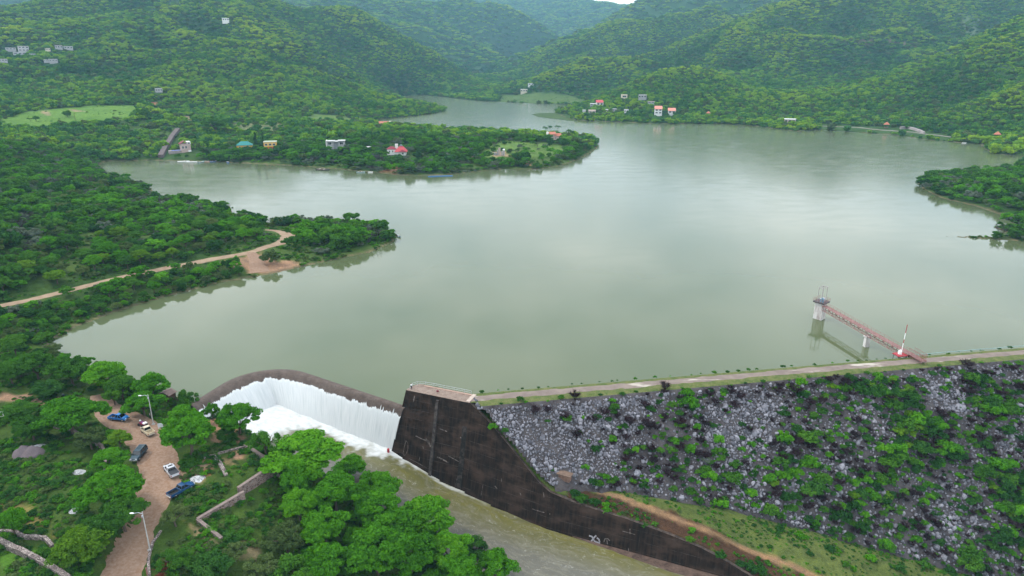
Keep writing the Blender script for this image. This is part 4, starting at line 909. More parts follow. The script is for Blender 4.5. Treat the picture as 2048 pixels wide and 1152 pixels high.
# red platform with a gauge mast
g = at(1797, 727, 2.2); pf = empty('gauge_platform', (g[0], g[1], 0), R(12), 'small red platform on four dark legs beside the footbridge end', 'platform')
for x in (-1.35, 1.35):
    for y in (-1.0, 1.0): MB().bar((x, y, -1.5), (x, y, 5.0), .15).build('leg', M_DARK, pf)
b = MB()
for y in (-1, 1): b.bar((-1.35, y, 2.6), (1.35, y, 2.6), .09); b.bar((-1.35, y, 2.6), (1.35, y, 4.6), .07)
b.build('brace', M_DARK, pf); MB().box((0, 0, 5.1), (3.3, 2.6, .25)).build('platform_top', M_REDP, pf)
g2 = (g[0] + .3, g[1] + .2, 5.23); ms = empty('gauge_mast', g2, 0, 'tall thin red and white banded mast standing on the small red platform', 'mast')
for k, (a, d) in enumerate(((0, 1.6), (1.6, 3.4), (3.4, 4.6), (4.6, 6.6), (6.6, 8.4), (8.4, 9.2))):
    MB().tube([(a * .02, 0, a), (d * .02, 0, d)], .09, 8).build('mast_band', M_REDP if k in (2, 4, 5) else M_WHITE, ms)
MB().box((-.5, -.2, .55), (.8, .7, 1.1)).tube([(-.5, -.2, 1.1), (-.5, -.2, 1.4)], [.35, .1], 8).build('instrument_box', M_WHITE, ms)
# pipe along the crest
b = MB(); P_ = [(*damp(a, -3.9 + .12 * math.sin(a)), 4.75) for a in np.arange(130.5, 210, 4)]; o = b.tube(P_, .09, 8).build('water_pipe', simple('pale_teal_pipe', (.22, .33, .32), .6, .15, 1)); tag(o, 'long thin pale teal water pipe lying along the lake edge of the dam crest', 'pipe')
g = at(779, 903, -12); r = empty('marker_drum', (g[0] - .2, g[1] - .5, floor_z(g[0], g[1])), 0, 'small red drum at the foot of the black wall beside the falls', 'drum'); MB().tube([(0, 0, 0), (0, 0, 1.0)], .33, 10).build('drum', M_REDP, r); MB().tube([(0, 0, 1.0), (0, 0, 1.06)], .36, 10).build('lid', M_REDP, r)
p = plat(8.2, 2.3); r = empty('bag', (p[0] + WT0[0], p[1] + WT0[1], 4.5), 0, 'small dark red bag lying on the wall platform', 'bag'); MB().ball((0, 0, .2), (.38, .26, .24), 10, 7).build('bag', simple('dark_red_cloth', (.16, .02, .03), .8, .3, 4), r); MB().tube([(-.2, 0, .35), (0, 0, .6), (.2, 0, .35)], .03, 5).build('handle', M_DARK, r)
# ------------------------------------------------------------------ vehicles
def carpaint(name, col, rough=.3):
    q = NM(name); d = q.maprange(q.noise(q.co(), 2.5, 5), .45, .75); c = q.mix(q.math('MULTIPLY', d, .35), col, tuple(.6 * x + .4 * y for x, y in zip(col, (.25, .17, .12)))); m = q.fin(c, rough, .3)
    q.b.inputs['Coat Weight'].default_value = .15; q.b.inputs['Coat Roughness'].default_value = .08; return m
M_TAIL = simple('tail_red', (.35, .012, .012), .3, .1, 3); M_HEAD = simple('headlight_glass', (.62, .64, .66), .15, .05, 3, .6); M_UNDER = simple('underbody', (.014, .014, .015), .8, .2, 3)
def body_loft(b, prof, wid):
    """prof: (x, z_bottom, z_top); wid: (x, half width): a body whose sides tuck in above the waist"""
    secs = []
    for x, z0, z1 in prof:
        w = np.interp(x, [a for a, _ in wid], [c for _, c in wid]); zm = z0 + (z1 - z0) * .55
        secs.append([(x, -w * .93, z0), (x, -w, z0 + (z1 - z0) * .2), (x, -w, zm), (x, -w * .96, z1 - .05), (x, -w * .86, z1), (x, w * .86, z1), (x, w * .96, z1 - .05), (x, w, zm), (x, w, z0 + (z1 - z0) * .2), (x, w * .93, z0)])
    return b.loft(secs, sm=False)
def wheels(r, xf, xr, w, rad, rim):
    for x in (xf, xr):
        for s in (-1, 1):
            t = MB().tube([(x, s * (w - .24), rad), (x, s * (w - .20), rad), (x, s * (w - .02), rad), (x, s * (w + .02), rad)], [rad * .88, rad, rad, rad * .86], 18).build('tyre', M_DARK, None)
            wl_ = bpy.data.objects.new('wheel', None); C.objects.link(wl_); wl_.parent = r; t.parent = wl_
            MB().tube([(x, s * (w + .015), rad), (x, s * (w + .045), rad)], [rad * .62, rad * .5], 12).build('rim', rim, wl_)
def place(r, rear_px, front_px, z=None):
    a, b = hit(*rear_px), hit(*front_px); c = (a + b) / 2; d = b - a
    zz_ = [h1(c[0] + dx, c[1] + dy) for dx in (-2, 0, 2) for dy in (-2, 0, 2)]
    r.location = (c[0], c[1], float(np.mean(zz_)) + .10); r.rotation_euler = (0, 0, math.atan2(d[1], d[0]))
def pickup(label, paint_, rear, front, L=5.2, W=.93, cab=(-.35, 1.35), H_=1.72, bedmat=None, cover=None, extra=None, rim=None, two=None):
    r = empty('pickup_truck', (0, 0, 0), 0, label, 'pickup truck', 'vehicles parked on the dirt road'); h = L / 2; bz = 1.02
    wid = [(-h, W * .94), (-h + .3, W), (h - .7, W), (h - .1, W * .84), (h, W * .74)]
    b = MB(); body_loft(b, [(cab[0] - .03, .42, bz), (cab[1], .42, bz + .02), (cab[1] + .35, .42, bz + .0), (h - .35, .42, bz - .10), (h - .06, .44, bz - .2), (h, .5, bz - .3)], wid); b.build('body', paint_, r, .03)
    # bed: open box behind the cab
    b = MB(); x0, x1 = -h + .04, cab[0] - .05; t = .09
    for s in (-1, 1): b.box(((x0 + x1) / 2, s * (W - t / 2 - .01), .74), (x1 - x0, t, .60))
    b.box((x1 - t / 2, 0, .74), (t, 2 * W - 2 * t - .02, .60)); b.box(((x0 + x1) / 2, 0, .50), (x1 - x0, 2 * W - .03, .14)); b.build('bed', two or paint_, r, .02)
    MB().box((x0 + .03, 0, .76), (.08, 2 * W - .2, .52)).build('tailgate', paint_, r, .02)
    MB().box(((x0 + x1) / 2, 0, .585), (x1 - x0 - .2, 2 * W - .24, .03)).build('bed_floor', bedmat or M_UNDER, r)
    for s in (-1, 1): MB().box(((x0 + x1) / 2 + .1, s * (W - .27), .70), (.95, .3, .24), 0, .9).build('wheel_arch', bedmat or M_UNDER, r)
    if cover: MB().box(((x0 + x1) / 2, 0, 1.06), (x1 - x0 - .02, 2 * W - .12, .05)).build('bed_cover', cover, r, .02)
    # cab: glass house plus roof and pillars
    c0, c1 = cab; w = W * .90
    gl = [(c0 + .04, bz), (c0 + .18, H_ - .06), (c1 - .62, H_ - .06), (c1 + .08, bz)]
    b = MB(); n = 4; vs = [(x, -w * (1 if z < bz + .1 else .84), z) for x, z in gl] + [(x, w * (1 if z < bz + .1 else .84), z) for x, z in gl]
    b.add(vs, [(3, 2, 1, 0), (4, 5, 6, 7)] + [(i, (i + 1) % n, n + (i + 1) % n, n + i) for i in range(n)]); b.build('window_glass', M_GLASS, r)
    b = MB(); b.loft([[(x, -w * .86, H_ - .075), (x, -w * .80, H_ + k), (x, w * .80, H_ + k), (x, w * .86, H_ - .075)] for x, k in ((c0 + .12, -.03), (c0 + .3, .02), (c1 - .8, .02), (c1 - .56, -.03))], sm=False); b.build('roof', paint_, r, .02)
    for s in (-1, 1):
        for (xa, za), (xb, zb_) in (((c0 + .04, bz), (c0 + .18, H_ - .05)), ((c1 + .08, bz), (c1 - .62, H_ - .05)), (((c0 + c1) / 2 - .1, bz), ((c0 + c1) / 2 - .12, H_ - .05))):
            MB().bar((xa, s * (w * 1.0 + .01), za), (xb, s * (w * .85 + .01), zb_), .11).build('pillar', paint_, r)
    wheels(r, h - .95, -h + 1.1, W - .02, .36, rim or M_CHROME)
    MB().box((h - .02, 0, .52), (.16, 2 * W * .86, .22)).build('front_bumper', M_CHROME, r, .02); MB().box((-h - .03, 0, .50), (.16, 2 * W * .92, .2)).build('rear_bumper', M_CHROME, r, .02)
    MB().box((h - .03, 0, .78), (.06, W * .95, .18)).build('grille', M_UNDER, r)
    for s in (-1, 1):
        MB().box((h - .06, s * W * .62, .80), (.10, .30, .17)).build('headlight', M_HEAD, r); MB().box((-h + .01, s * (W - .12), .82), (.05, .14, .32)).build('taillight', M_TAIL, r)
        MB().box((c1 - .05, s * (W + .12), 1.12), (.12, .2, .15)).build('mirror', M_UNDER, r)
    MB().box((0, 0, .36), (L * .86, W * 1.7, .2)).build('chassis', M_UNDER, r)
    place(r, rear, front); return r
M_BLUE = carpaint('bright_blue_paint', (.012, .17, .52)); M_CREAM = carpaint('cream_paint', (.58, .50, .36), .45); M_NAVY = carpaint('deep_blue_paint', (.007, .052, .14)); M_SILV = carpaint('silver_white_paint', (.55, .56, .60)); M_TEAL = carpaint('dark_teal_paint', (.010, .042, .065), .5)
pickup('bright blue pickup with an empty bed parked at the top of the dirt road', M_BLUE, (223, 838), (254, 842), 4.9, .90)
pickup('cream pickup with a tan bed parked below the lamp post', M_CREAM, (304, 873), (288, 861), 4.7, .90, bedmat=simple('tan_bed', (.36, .28, .18), .9, .3, 3), two=M_CREAM)
r = pickup('silver white pickup with a dark covered bed and a roof hatch facing up the road', M_SILV, (350, 955), (337, 938), 5.4, .97, cab=(-.75, 1.35), cover=simple('charcoal_cover', (.035, .037, .045), .6, .2, 3), rim=M_CHROME)
MB().box((.15, 0, 1.755), (.5, .95, .02)).build('roof_hatch', M_GLASS, r)
pickup('deep blue pickup with an empty black bed parked on the grass edge', M_NAVY, (346, 995), (379, 974), 5.5, .97)
def suv(label, paint_, rear, front):
    L, W, H_ = 5.0, .96, 1.86; h = L / 2; bz = 1.08
    r = empty('suv', (0, 0, 0), 0, label, 'SUV', 'vehicles parked on the dirt road'); wid = [(-h, W * .92), (-h + .3, W), (h - .7, W), (h - .1, W * .86), (h, W * .76)]
    b = MB(); body_loft(b, [(-h, .5, bz), (-h + .1, .42, bz), (.9, .42, bz + .02), (1.3, .42, bz), (h - .35, .42, bz - .1), (h - .06, .44, bz - .22), (h, .5, bz - .34)], wid); b.build('body', paint_, r, .03)
    gl = [(-h + .06, bz), (-h + .28, H_ - .06), (.42, H_ - .06), (1.12, bz)]; w = W * .92; n = 4
    b = MB(); vs = [(x, -w * (1 if z < bz + .1 else .84), z) for x, z in gl] + [(x, w * (1 if z < bz + .1 else .84), z) for x, z in gl]
    b.add(vs, [(3, 2, 1, 0), (4, 5, 6, 7)] + [(i, (i + 1) % n, n + (i + 1) % n, n + i) for i in range(n)]); b.build('window_glass', M_GLASS, r)
    b = MB(); b.loft([[(x, -w * .86, H_ - .075), (x, -w * .80, H_ + k), (x, w * .80, H_ + k), (x, w * .86, H_ - .075)] for x, k in ((-h + .2, -.03), (-h + .5, .02), (.2, .02), (.48, -.03))], sm=False); b.build('roof', paint_, r, .02)
    for s in (-1, 1):
        for (xa, za), (xb, zb_) in (((-h + .06, bz), (-h + .28, H_ - .05)), ((1.12, bz), (.42, H_ - .05)), ((-.2, bz), (-.22, H_ - .05)), ((-1.3, bz), (-1.28, H_ - .05))): MB().bar((xa, s * (w + .01), za), (xb, s * (w * .85 + .01), zb_), .11).build('pillar', paint_, r)
    for s in (-1, 1): MB().bar((-h + .6, s * .62, H_ + .08), (.1, s * .62, H_ + .08), .06).build('roof_rail', M_CHROME, r)
    for x in (-1.5, -.9, -.3): MB().bar((x, -.65, H_ + .09), (x, .65, H_ + .09), .05).build('roof_bar', M_UNDER, r)
    wheels(r, h - .95, -h + 1.0, W - .02, .38, M_CHROME)
    MB().box((h - .02, 0, .52), (.16, 2 * W * .88, .24)).build('front_bumper', M_CHROME, r, .02); MB().box((-h - .02, 0, .52), (.16, 2 * W * .9, .24)).build('rear_bumper', M_UNDER, r, .02)
    for s in (-1, 1):
        MB().box((h - .07, s * W * .62, .82), (.12, .34, .2)).build('headlight', M_HEAD, r); MB().box((-h + .02, s * (W - .13), .95), (.06, .16, .3)).build('taillight', M_TAIL, r); MB().box((1.0, s * (W + .12), 1.18), (.12, .2, .15)).build('mirror', M_UNDER, r)
        MB().box((0, s * (W - .0), .62), (2.2, .05, .2)).build('side_step', simple('mauve_trim', (.30, .24, .26), .6, .2, 2) if s < 0 else M_UNDER, r)
    MB().box((0, 0, .36), (L * .86, W * 1.7, .2)).build('chassis', M_UNDER, r); place(r, rear, front); return r
suv('dark teal SUV with roof bars parked on the left side of the dirt road', M_TEAL, (286, 905), (271, 924))
M_MAR = simple('maroon_paint', (.24, .02, .06), .4, .2, 2); M_PURP = simple('purple_cloth', (.16, .03, .17), .8, .2, 3)
def quad(px, rz):
    g = hit(*px); r = empty('quad_bike', (g[0], g[1], g[2] + .05), rz, 'maroon and purple quad bike with a pale carrier between the blue and the cream pickups', 'quad bike')
    MB().loft([[(x, -w, z0), (x, -w * .8, z1), (x, w * .8, z1), (x, w, z0)] for x, w, z0, z1 in ((-1.0, .42, .5, .9), (-.5, .5, .45, .95), (.2, .34, .45, .85), (.6, .5, .5, 1.0), (1.0, .36, .5, .85))]).build('body', M_MAR, r)
    MB().ball((-.25, 0, 1.0), (.55, .34, .22), 10, 6).build('seat', M_PURP, r); MB().box((-1.0, 0, 1.05), (.7, .9, .25)).build('carrier', M_WHITE, r)
    MB().tube([(.5, -.45, 1.2), (.55, 0, 1.15), (.5, .45, 1.2)], .04, 6).build('handlebar', M_UNDER, r); MB().ball((.75, 0, 1.15), (.25, .3, .3), 8, 6).build('windshield', M_HEAD, r)
    for x in (-.8, .75):
        for s in (-1, 1): MB().tube([(x, s * .45, .32), (x, s * .72, .32)], .32, 14).build('wheel', M_DARK, r)
    return r
quad((286, 852), R(150))
g = hit(129, 796); r = empty('motorcycle', g, R(160), 'dark motorcycle parked on the grass beside the low brown wall', 'motorcycle')
for x in (-.65, .7): MB().tube([(x, -.06, .32), (x, .06, .32)], .32, 14).build('wheel', M_DARK, r)
MB().loft([[(x, -w, z0), (x, w, z0), (x, w, z1), (x, -w, z1)] for x, w, z0, z1 in ((-.7, .1, .6, .8), (-.1, .17, .4, .9), (.35, .16, .4, 1.0), (.6, .08, .6, .95))]).build('body', simple('black_blue_paint', (.012, .016, .035), .3, .2, 2), r); MB().ball((-.35, 0, .86), (.42, .15, .08), 8, 5).build('seat', M_DARK, r); MB().tube([(.45, -.36, 1.1), (.5, 0, 1.02), (.45, .36, 1.1)], .03, 5).build('handlebar', M_CHROME, r)
# ------------------------------------------------------------------ people
def skinned(name, verts, edges, radii, mat, parent, sub=1):
    me = bpy.data.meshes.new(name); me.from_pydata(verts, edges, []); me.materials.append(mat); o = link(name, me, parent)
    o.modifiers.new('skin', 'SKIN'); me.skin_vertices.new() if not me.skin_vertices else None
    for i, v in enumerate(me.skin_vertices[0].data): v.radius = (radii[i], radii[i]); v.use_root = (i == 0)
    s = o.modifiers.new('sub', 'SUBSURF'); s.levels = s.render_levels = sub; return o
M_SKIN = simple('brown_skin', (.26, .135, .085), .6, .1, 3); M_HAIR = simple('black_hair', (.012, .010, .009), .7, .2, 8)
def person(loc, rz, label, top, legs, stride=.12, arms='down'):
    r = empty('person', loc, rz, label, 'person'); k = stride
    v = [(0, 0, .96), (0, .02, 1.18), (0, .02, 1.40), (0, .03, 1.52), (0, .06, 1.60), (0, .05, 1.70), (.10, 0, .90), (.11, k * .5, .50), (.11, k, .09), (.11, k + .16, .05), (-.10, 0, .90), (-.11, -k * .35, .50), (-.11, -k, .09), (-.11, -k + .16, .05), (.19, .02, 1.40), (-.19, .02, 1.40)]
    if arms == 'down': v += [(.25, -k * .4, 1.13), (.25, -k * .2 + .06, .90), (.25, -k * .2 + .09, .80), (-.25, k * .4, 1.13), (-.25, k * .6 + .06, .90), (-.25, k * .6 + .09, .80)]
    else: v += [(.27, .05, 1.15), (.22, .26, 1.08), (.20, .34, 1.08), (-.27, .05, 1.15), (-.22, .26, 1.08), (-.20, .34, 1.08)]
    e = [(0, 1), (1, 2), (2, 3), (3, 4), (4, 5), (0, 6), (6, 7), (7, 8), (8, 9), (0, 10), (10, 11), (11, 12), (12, 13), (2, 14), (2, 15), (14, 16), (16, 17), (17, 18), (15, 19), (19, 20), (20, 21)]
    rad = [.13, .12, .13, .055, .085, .095, .085, .06, .042, .035, .085, .06, .042, .035, .062, .062, .045, .035, .030, .045, .035, .030]
    skinned('body', v, e, rad, M_SKIN, r)
    skinned('shirt', [v[i] for i in (0, 1, 2, 14, 16, 15, 19)], [(0, 1), (1, 2), (2, 3), (3, 4), (2, 5), (5, 6)], [.155, .145, .155, .085, .062, .085, .062], top, r)
    skinned('trousers', [v[i] for i in (0, 6, 7, 8, 10, 11, 12)], [(0, 1), (1, 2), (2, 3), (0, 4), (4, 5), (5, 6)], [.15, .105, .08, .065, .105, .08, .065], legs, r)
    MB().ball((0, .035, 1.69), (.10, .115, .11), 10, 7).build('hair', M_HAIR, r)
    for s in (-1, 1):
        MB().ball((s * .035, .148, 1.665), .012, 6, 4).build('eye', M_HAIR, r); MB().tube([(s * .11, v[8 if s > 0 else 12][1] - .06, .04), (s * .11, v[8 if s > 0 else 12][1] + .19, .03)], [.05, .04], 8).build('shoe', M_DARK, r)
        hx, hy, hz = v[18 if s > 0 else 21]
        for f in range(4): MB().tube([(hx, hy - .02 + f * .016, hz), (hx - s * .008, hy - .01 + f * .016, hz - .05 + abs(f - 1.5) * .006), (hx - s * .02, hy + f * .016, hz - .085 + abs(f - 1.5) * .01)], [.009, .008, .006], 5).build('finger', M_SKIN, r)
        MB().tube([(hx, hy + .04, hz + .02), (hx - s * .01, hy + .065, hz - .02)], [.010, .007], 5).build('thumb', M_SKIN, r)
    MB().tube([(0, .15, 1.645), (0, .178, 1.625)], [.012, .018], 6).build('nose', M_SKIN, r); return r
M_DKTOP = simple('dark_cloth', (.02, .022, .04), .9, .2, 4); M_WSHIRT = simple('white_cloth', (.74, .75, .76), .9, .06, 4); M_GSHIRT = simple('grey_cloth', (.30, .30, .31), .9, .15, 4)
p = plat(1.1, 1.0); person((p[0] + WT0[0], p[1] + WT0[1], 4.5), R(30), 'person in a white shirt and dark trousers standing at the tip of the wall platform', M_WSHIRT, M_DKTOP, .03, 'fwd')
person(hit(439, 847), R(150), 'person in dark clothes walking on the red path beside the waterfall tree', M_DKTOP, M_DKTOP, .2)
person(hit(301, 837), R(-60), 'person in a grey shirt standing in the shade by the upper lamp post', M_GSHIRT, M_DKTOP, .05)
# ------------------------------------------------------------------ houses
M_TERRA = simple('terracotta_tiles', (.42, .155, .10), .85, .25, 2); M_REDR = simple('red_roof', (.46, .075, .085), .8, .15, 2); M_DRED = simple('maroon_roof', (.20, .035, .05), .85, .25, 2); M_TEALR = simple('teal_roof', (.02, .20, .19), .6, .15, 2)
M_WWALL = simple('white_wall', (.72, .71, .69), .9, .08, 1); M_GWALL = simple('grey_wall', (.33, .33, .34), .9, .12, 1); M_PWALL = simple('pinkish_wall', (.45, .34, .31), .9, .2, 1); M_YWALL = simple('yellow_wall', (.62, .36, .065), .85, .1, 1); M_OWALL = simple('orange_wall', (.58, .13, .03), .85, .15, 1); M_CREW = simple('cream_wall', (.60, .52, .40), .9, .12, 1)
M_HWIN = simple('window_dark', (.02, .024, .03), .15, .2, 1, .6); M_GROOF = simple('pale_green_roof', (.36, .40, .31), .85, .12, 1); M_FLAT = simple('flat_grey_roof', (.48, .48, .47), .9, .12, 1); M_DOORW = simple('brown_door', (.13, .07, .04), .7, .2, 2)
HOUSES = []
def h_start(px, label, w, rz=0, z=0, name='house', cat='house', pad=3):
    g = hit(*px); HOUSES.append((g[0], g[1], w * .5 + pad)); toward = math.atan2(-g[0], g[1])   # front (-y) looks towards the viewer's side of the lake
    r = empty(name, (g[0], g[1], g[2] + z), toward * 1.0 + R(rz), label, cat); return r
def block(r, c, d, mat, name='wall'): return MB().box((c[0], c[1], c[2] + d[2] / 2), d).build(name, mat, r)
def win(r, x, y, z, w, h, mat=None, frame=M_WHITE, name='window'):
    f = MB()
    for a, b_ in (((x, y, z + h / 2), (w + .24, .10, .12)), ((x, y, z - h / 2), (w + .3, .16, .12)), ((x - w / 2, y, z), (.12, .10, h)), ((x + w / 2, y, z), (.12, .10, h)), ((x, y, z), (.08, .09, h))): f.box(a, b_)
    f = f.build(name, frame, r); MB().box((x, y + .02, z), (w, .05, h)).build('pane', mat or M_HWIN, f)
def gable(r, c, w, d, h, mat, axis='x', over=.5):
    b = MB(); p = [(-w / 2 - over, 0), (0, h), (w / 2 + over, 0), (w / 2 + over, -.18), (0, h - .2), (-w / 2 - over, -.18)]
    if axis == 'x': b.add([(c[0] + y, c[1] + x, c[2] + z) for y in (-d / 2 - over, d / 2 + over) for x, z in p], [(0, 1, 2, 3, 4, 5), (11, 10, 9, 8, 7, 6)] + [((i + 1) % 6, i, 6 + i, 6 + (i + 1) % 6) for i in range(6)])
    else: b.add([(c[0] + x, c[1] + y, c[2] + z) for y in (-d / 2 - over, d / 2 + over) for x, z in p], [(0, 1, 2, 3, 4, 5), (11, 10, 9, 8, 7, 6)] + [((i + 1) % 6, i, 6 + i, 6 + (i + 1) % 6) for i in range(6)])
    return b.build('roof', mat, r)
def hip(r, c, w, d, h, mat, ridge=0.0, over=.5, name='roof'):
    W, D = w / 2 + over, d / 2 + over; x, y, z = c; k = ridge / 2
    return MB().add([(x - W, y - D, z), (x + W, y - D, z), (x + W, y + D, z), (x - W, y + D, z), (x - k, y - .05, z + h), (x + k, y - .05, z + h), (x + k, y + .05, z + h), (x - k, y + .05, z + h), (x - W, y - D, z - .15), (x + W, y - D, z - .15), (x + W, y + D, z - .15), (x - W, y + D, z - .15)],
        [(0, 1, 5, 4), (1, 2, 6, 5), (2, 3, 7, 6), (3, 0, 4, 7), (4, 5, 6, 7), (8, 9, 1, 0), (9, 10, 2, 1), (10, 11, 3, 2), (11, 8, 0, 3), (11, 10, 9, 8)]).build(name, mat, r)
# red roofed villa by the stone ramp
r = h_start((372, 303), 'two storey pinkish villa with a maroon roof at the foot of the stone ramp', 14, 8)
block(r, (0, 0, -1.5), (8.5, 8, 9.0), M_PWALL); block(r, (-9.5, 0, -2.5), (11, 7, 4.2), simple('terrace_stone', (.28, .24, .23), .95, .25, .6), 'terrace'); gable(r, (-.8, 0, 7.7), 8, 7.0, 2.4, M_DRED, 'y'); block(r, (2.9, -.3, 7.4), (3.2, 7.4, 2.1), M_WWALL, 'gable_room')
for x in (-2.6, .1): win(r, x, -4.03, 4.4, 1.7, 2.4)
win(r, 2.9, -4.03, 8.0, 1.9, 1.5); win(r, 2.9, -4.03, .6, 2.4, 1.8, M_WHITE); MB().box((-8.5, -1, 1.78), (8, 3, .12)).build('pool_edge', simple('blue_rail', (.06, .12, .45), .6, .2, 1), r)
r = h_start((490, 298), 'long low villa with a teal green roof left of the yellow house', 16, -6)
block(r, (0, 0, -1), (14, 8, 5), M_YWALL); hip(r, (0, 0, 4.0), 14, 8, 3.4, M_TEALR, 6); [win(r, x, -4.03, 2.2, 1.6, 1.5) for x in (-4, 0, 4)]
r = h_start((542, 300), 'yellow two storey house with three windows above an orange ground floor', 12, -4)
block(r, (0, 0, -1), (11, 9, 4.4), M_OWALL, 'ground_floor'); block(r, (0, 0, 3.4), (11.4, 9.4, 4.2), M_YWALL); MB().box((0, .3, 7.9), (12, 10, .6)).build('roof', M_GROOF, r)
for x in (-3.5, 0, 3.5): win(r, x, -4.73, 5.6, 2.2, 1.9)
for x in (-3.4, 0, 3.4): MB().box((x, -4.52, 1.6), (2.4, .08, 2.8)).build('door', M_DOORW, r)
block(r, (7.6, .5, -.5), (3.4, 5, 2.6), M_PWALL, 'terrace')
r = h_start((672, 297), 'modern grey white house with slanting flat roofs and big windows', 18, -5)
block(r, (-5, 0, -1), (7, 8, 8.2), M_GWALL); block(r, (.5, 1.5, -1), (5, 8, 7.4), simple('mid_grey_wall', (.26, .27, .29), .9, .12, 1)); block(r, (5.6, 0, -1), (6, 8, 8.0), M_GWALL)
for c, d in (((-4.6, -.4, 7.4), (8.6, 9.6, .35)), ((.6, 0, 6.9), (5, 10.5, .3)), ((5.8, -.4, 7.6), (7, 9.6, .35))): MB().box(c, d, R(2)).build('roof', M_FLAT, r)
for x, z in ((-5, 5.2), (5.6, 5.2), (-5, 1.5), (5.6, 1.4)): win(r, x, -4.03, z, 3.0, 2.4 if z > 3 else 1.4)
block(r, (-8.2, -.5, -1), (.6, 9, 9), M_WWALL, 'side_wall'); block(r, (-8, -9, -2.2), (5, 3, 1.2), M_WHITE, 'patio')
r = h_start((735, 300), 'small dark flat roofed outbuilding right of the modern grey house', 8)
block(r, (0, 0, -1), (6.5, 6, 3.8), simple('brown_brick', (.17, .11, .095), .95, .25, 1)); MB().box((0, 0, 2.95), (7.4, 7, .25)).build('roof', M_FLAT, r); win(r, -1.5, -3.03, 1.4, 1.4, 1.1); block(r, (7.2, 0, -1), (8, 5, 2.2), simple('reddish_yard_wall', (.24, .12, .10), .95, .3, .8), 'yard_wall'); block(r, (7, -3.4, -1), (7, .5, 1.6), M_WWALL, 'yard_parapet')
r = h_start((797, 309), 'white villa with a tall pyramid shaped bright red roof beside a maroon roofed wing', 18, -6)
block(r, (2.5, 0, -1.5), (9, 8, 4.6), M_WWALL); hip(r, (2.5, 0, 3.0), 9.5, 8.5, 5.2, M_REDR, 1.6, .9); hip(r, (2.5, 0, 7.75), 1.6, 1.6, 1.7, simple('grey_cap', (.16, .18, .2), .7, .1, 1), 0, .5, 'roof_cap')
block(r, (-6, 1.5, -1), (7.5, 7, 6), M_WWALL, 'wing'); hip(r, (-6, 1.5, 5.0), 7.5, 7, 2.2, M_DRED, 2, .6); block(r, (-1.6, 2.5, 3.5), (2.4, 2.4, 5.6), M_WWALL, 'water_tower'); hip(r, (4.2, -4.6, 2.9), 6.5, 2, 1.7, M_DRED, 1.0, .3, 'porch_roof')
for x in (-7.6, -4.8): win(r, x, -2.03, 3.0, 1.1, 1.5)
win(r, 4.2, -4.03, 1.3, 1.6, 1.6); MB().tube([(1.5, -9, -3), (1.5, -9, 2.5)], .12, 6).build('flag_pole', M_WHITE, r)
r = h_start((997, 311), 'unfinished house of bare grey columns with a white water tank', 10, 0, 0, 'unfinished_house', 'unfinished house')
for k, (x, y, w, hh) in enumerate(((-6.5, 2, 1.2, 3.6), (-3.5, 0, 1.3, 3.2), (-.8, 1, 1.3, 5.2), (.9, 0, 1.8, 7.2), (3.2, 1.2, 1.2, 4.2))): block(r, (x, y, -.5), (w, w * .9, hh), M_PWALL if k == 3 else M_GWALL, 'column')
block(r, (-2.8, 1.8, -.5), (6, .5, 2.4), M_GWALL); MB().tube([(4.8, 1, -.5), (4.8, 1, 4.0)], .75, 10).build('tank_stand', M_GWALL, r); MB().ball((4.8, 1, 4.9), (1.1, 1.1, .95), 12, 8).build('tank', M_WHITE, r)
r = h_start((1107, 279), 'pinkish white villa with orange tiled roofs among palms on the headland', 16, 16)
block(r, (-3.6, 0, -1), (7, 8, 7), M_PWALL); gable(r, (-2.6, 0, 6.0), 8, 8, 2.2, M_TERRA, 'x'); block(r, (3.8, .5, -1), (8, 8, 5), simple('rose_wall', (.55, .40, .36), .9, .12, 1)); gable(r, (3.8, .5, 4.0), 8, 8, 2.4, M_TERRA, 'x'); block(r, (-7, -1, 0), (1, 6, 8.3), M_WWALL, 'chimney_wall')
for x, z in ((-5, 3.8), (-2.2, 3.8), (1.4, 2), (5.6, 2)): win(r, x, -4.05 if x < 0 else -3.55, z, 1.2, 1.8)
block(r, (6.5, -5, -1), (7, 3, 1.6), M_GWALL, 'terrace')
r = h_start((1058, 262), 'low white flat roofed house at the back of the headland', 9); block(r, (0, 0, -1), (9, 6, 4.6), M_WWALL); MB().box((0, 0, 3.75), (9.6, 6.6, .3)).build('roof', M_WHITE, r); [win(r, x, -3.03, 1.8, 1.4, 1.2) for x in (-2, 2)]
r = h_start((772, 254), 'long house with a weathered orange roof behind the headland trees', 20); block(r, (0, 0, -1), (18, 8, 6), M_CREW); gable(r, (0, 0, 5.0), 8, 18, 2.8, M_TERRA, 'x'); block(r, (6, -1, 4.5), (3, 4, 3.4), M_WWALL, 'stair_tower'); [win(r, x, -4.03, 3, 1.4, 1.4) for x in (-5, 0, 5)]
r = h_start((820, 255), 'white house with an orange roof and a white tower standing before the far water', 14); block(r, (-1, 0, -1), (12, 8, 5), M_WWALL); gable(r, (-1, 0, 4.0), 8, 12, 2.4, M_TERRA, 'x'); block(r, (6.2, 0, -1), (4, 4, 8.6), M_WWALL, 'tower'); [win(r, x, -4.03, 2, 1.4, 1.4) for x in (-4, 1)]
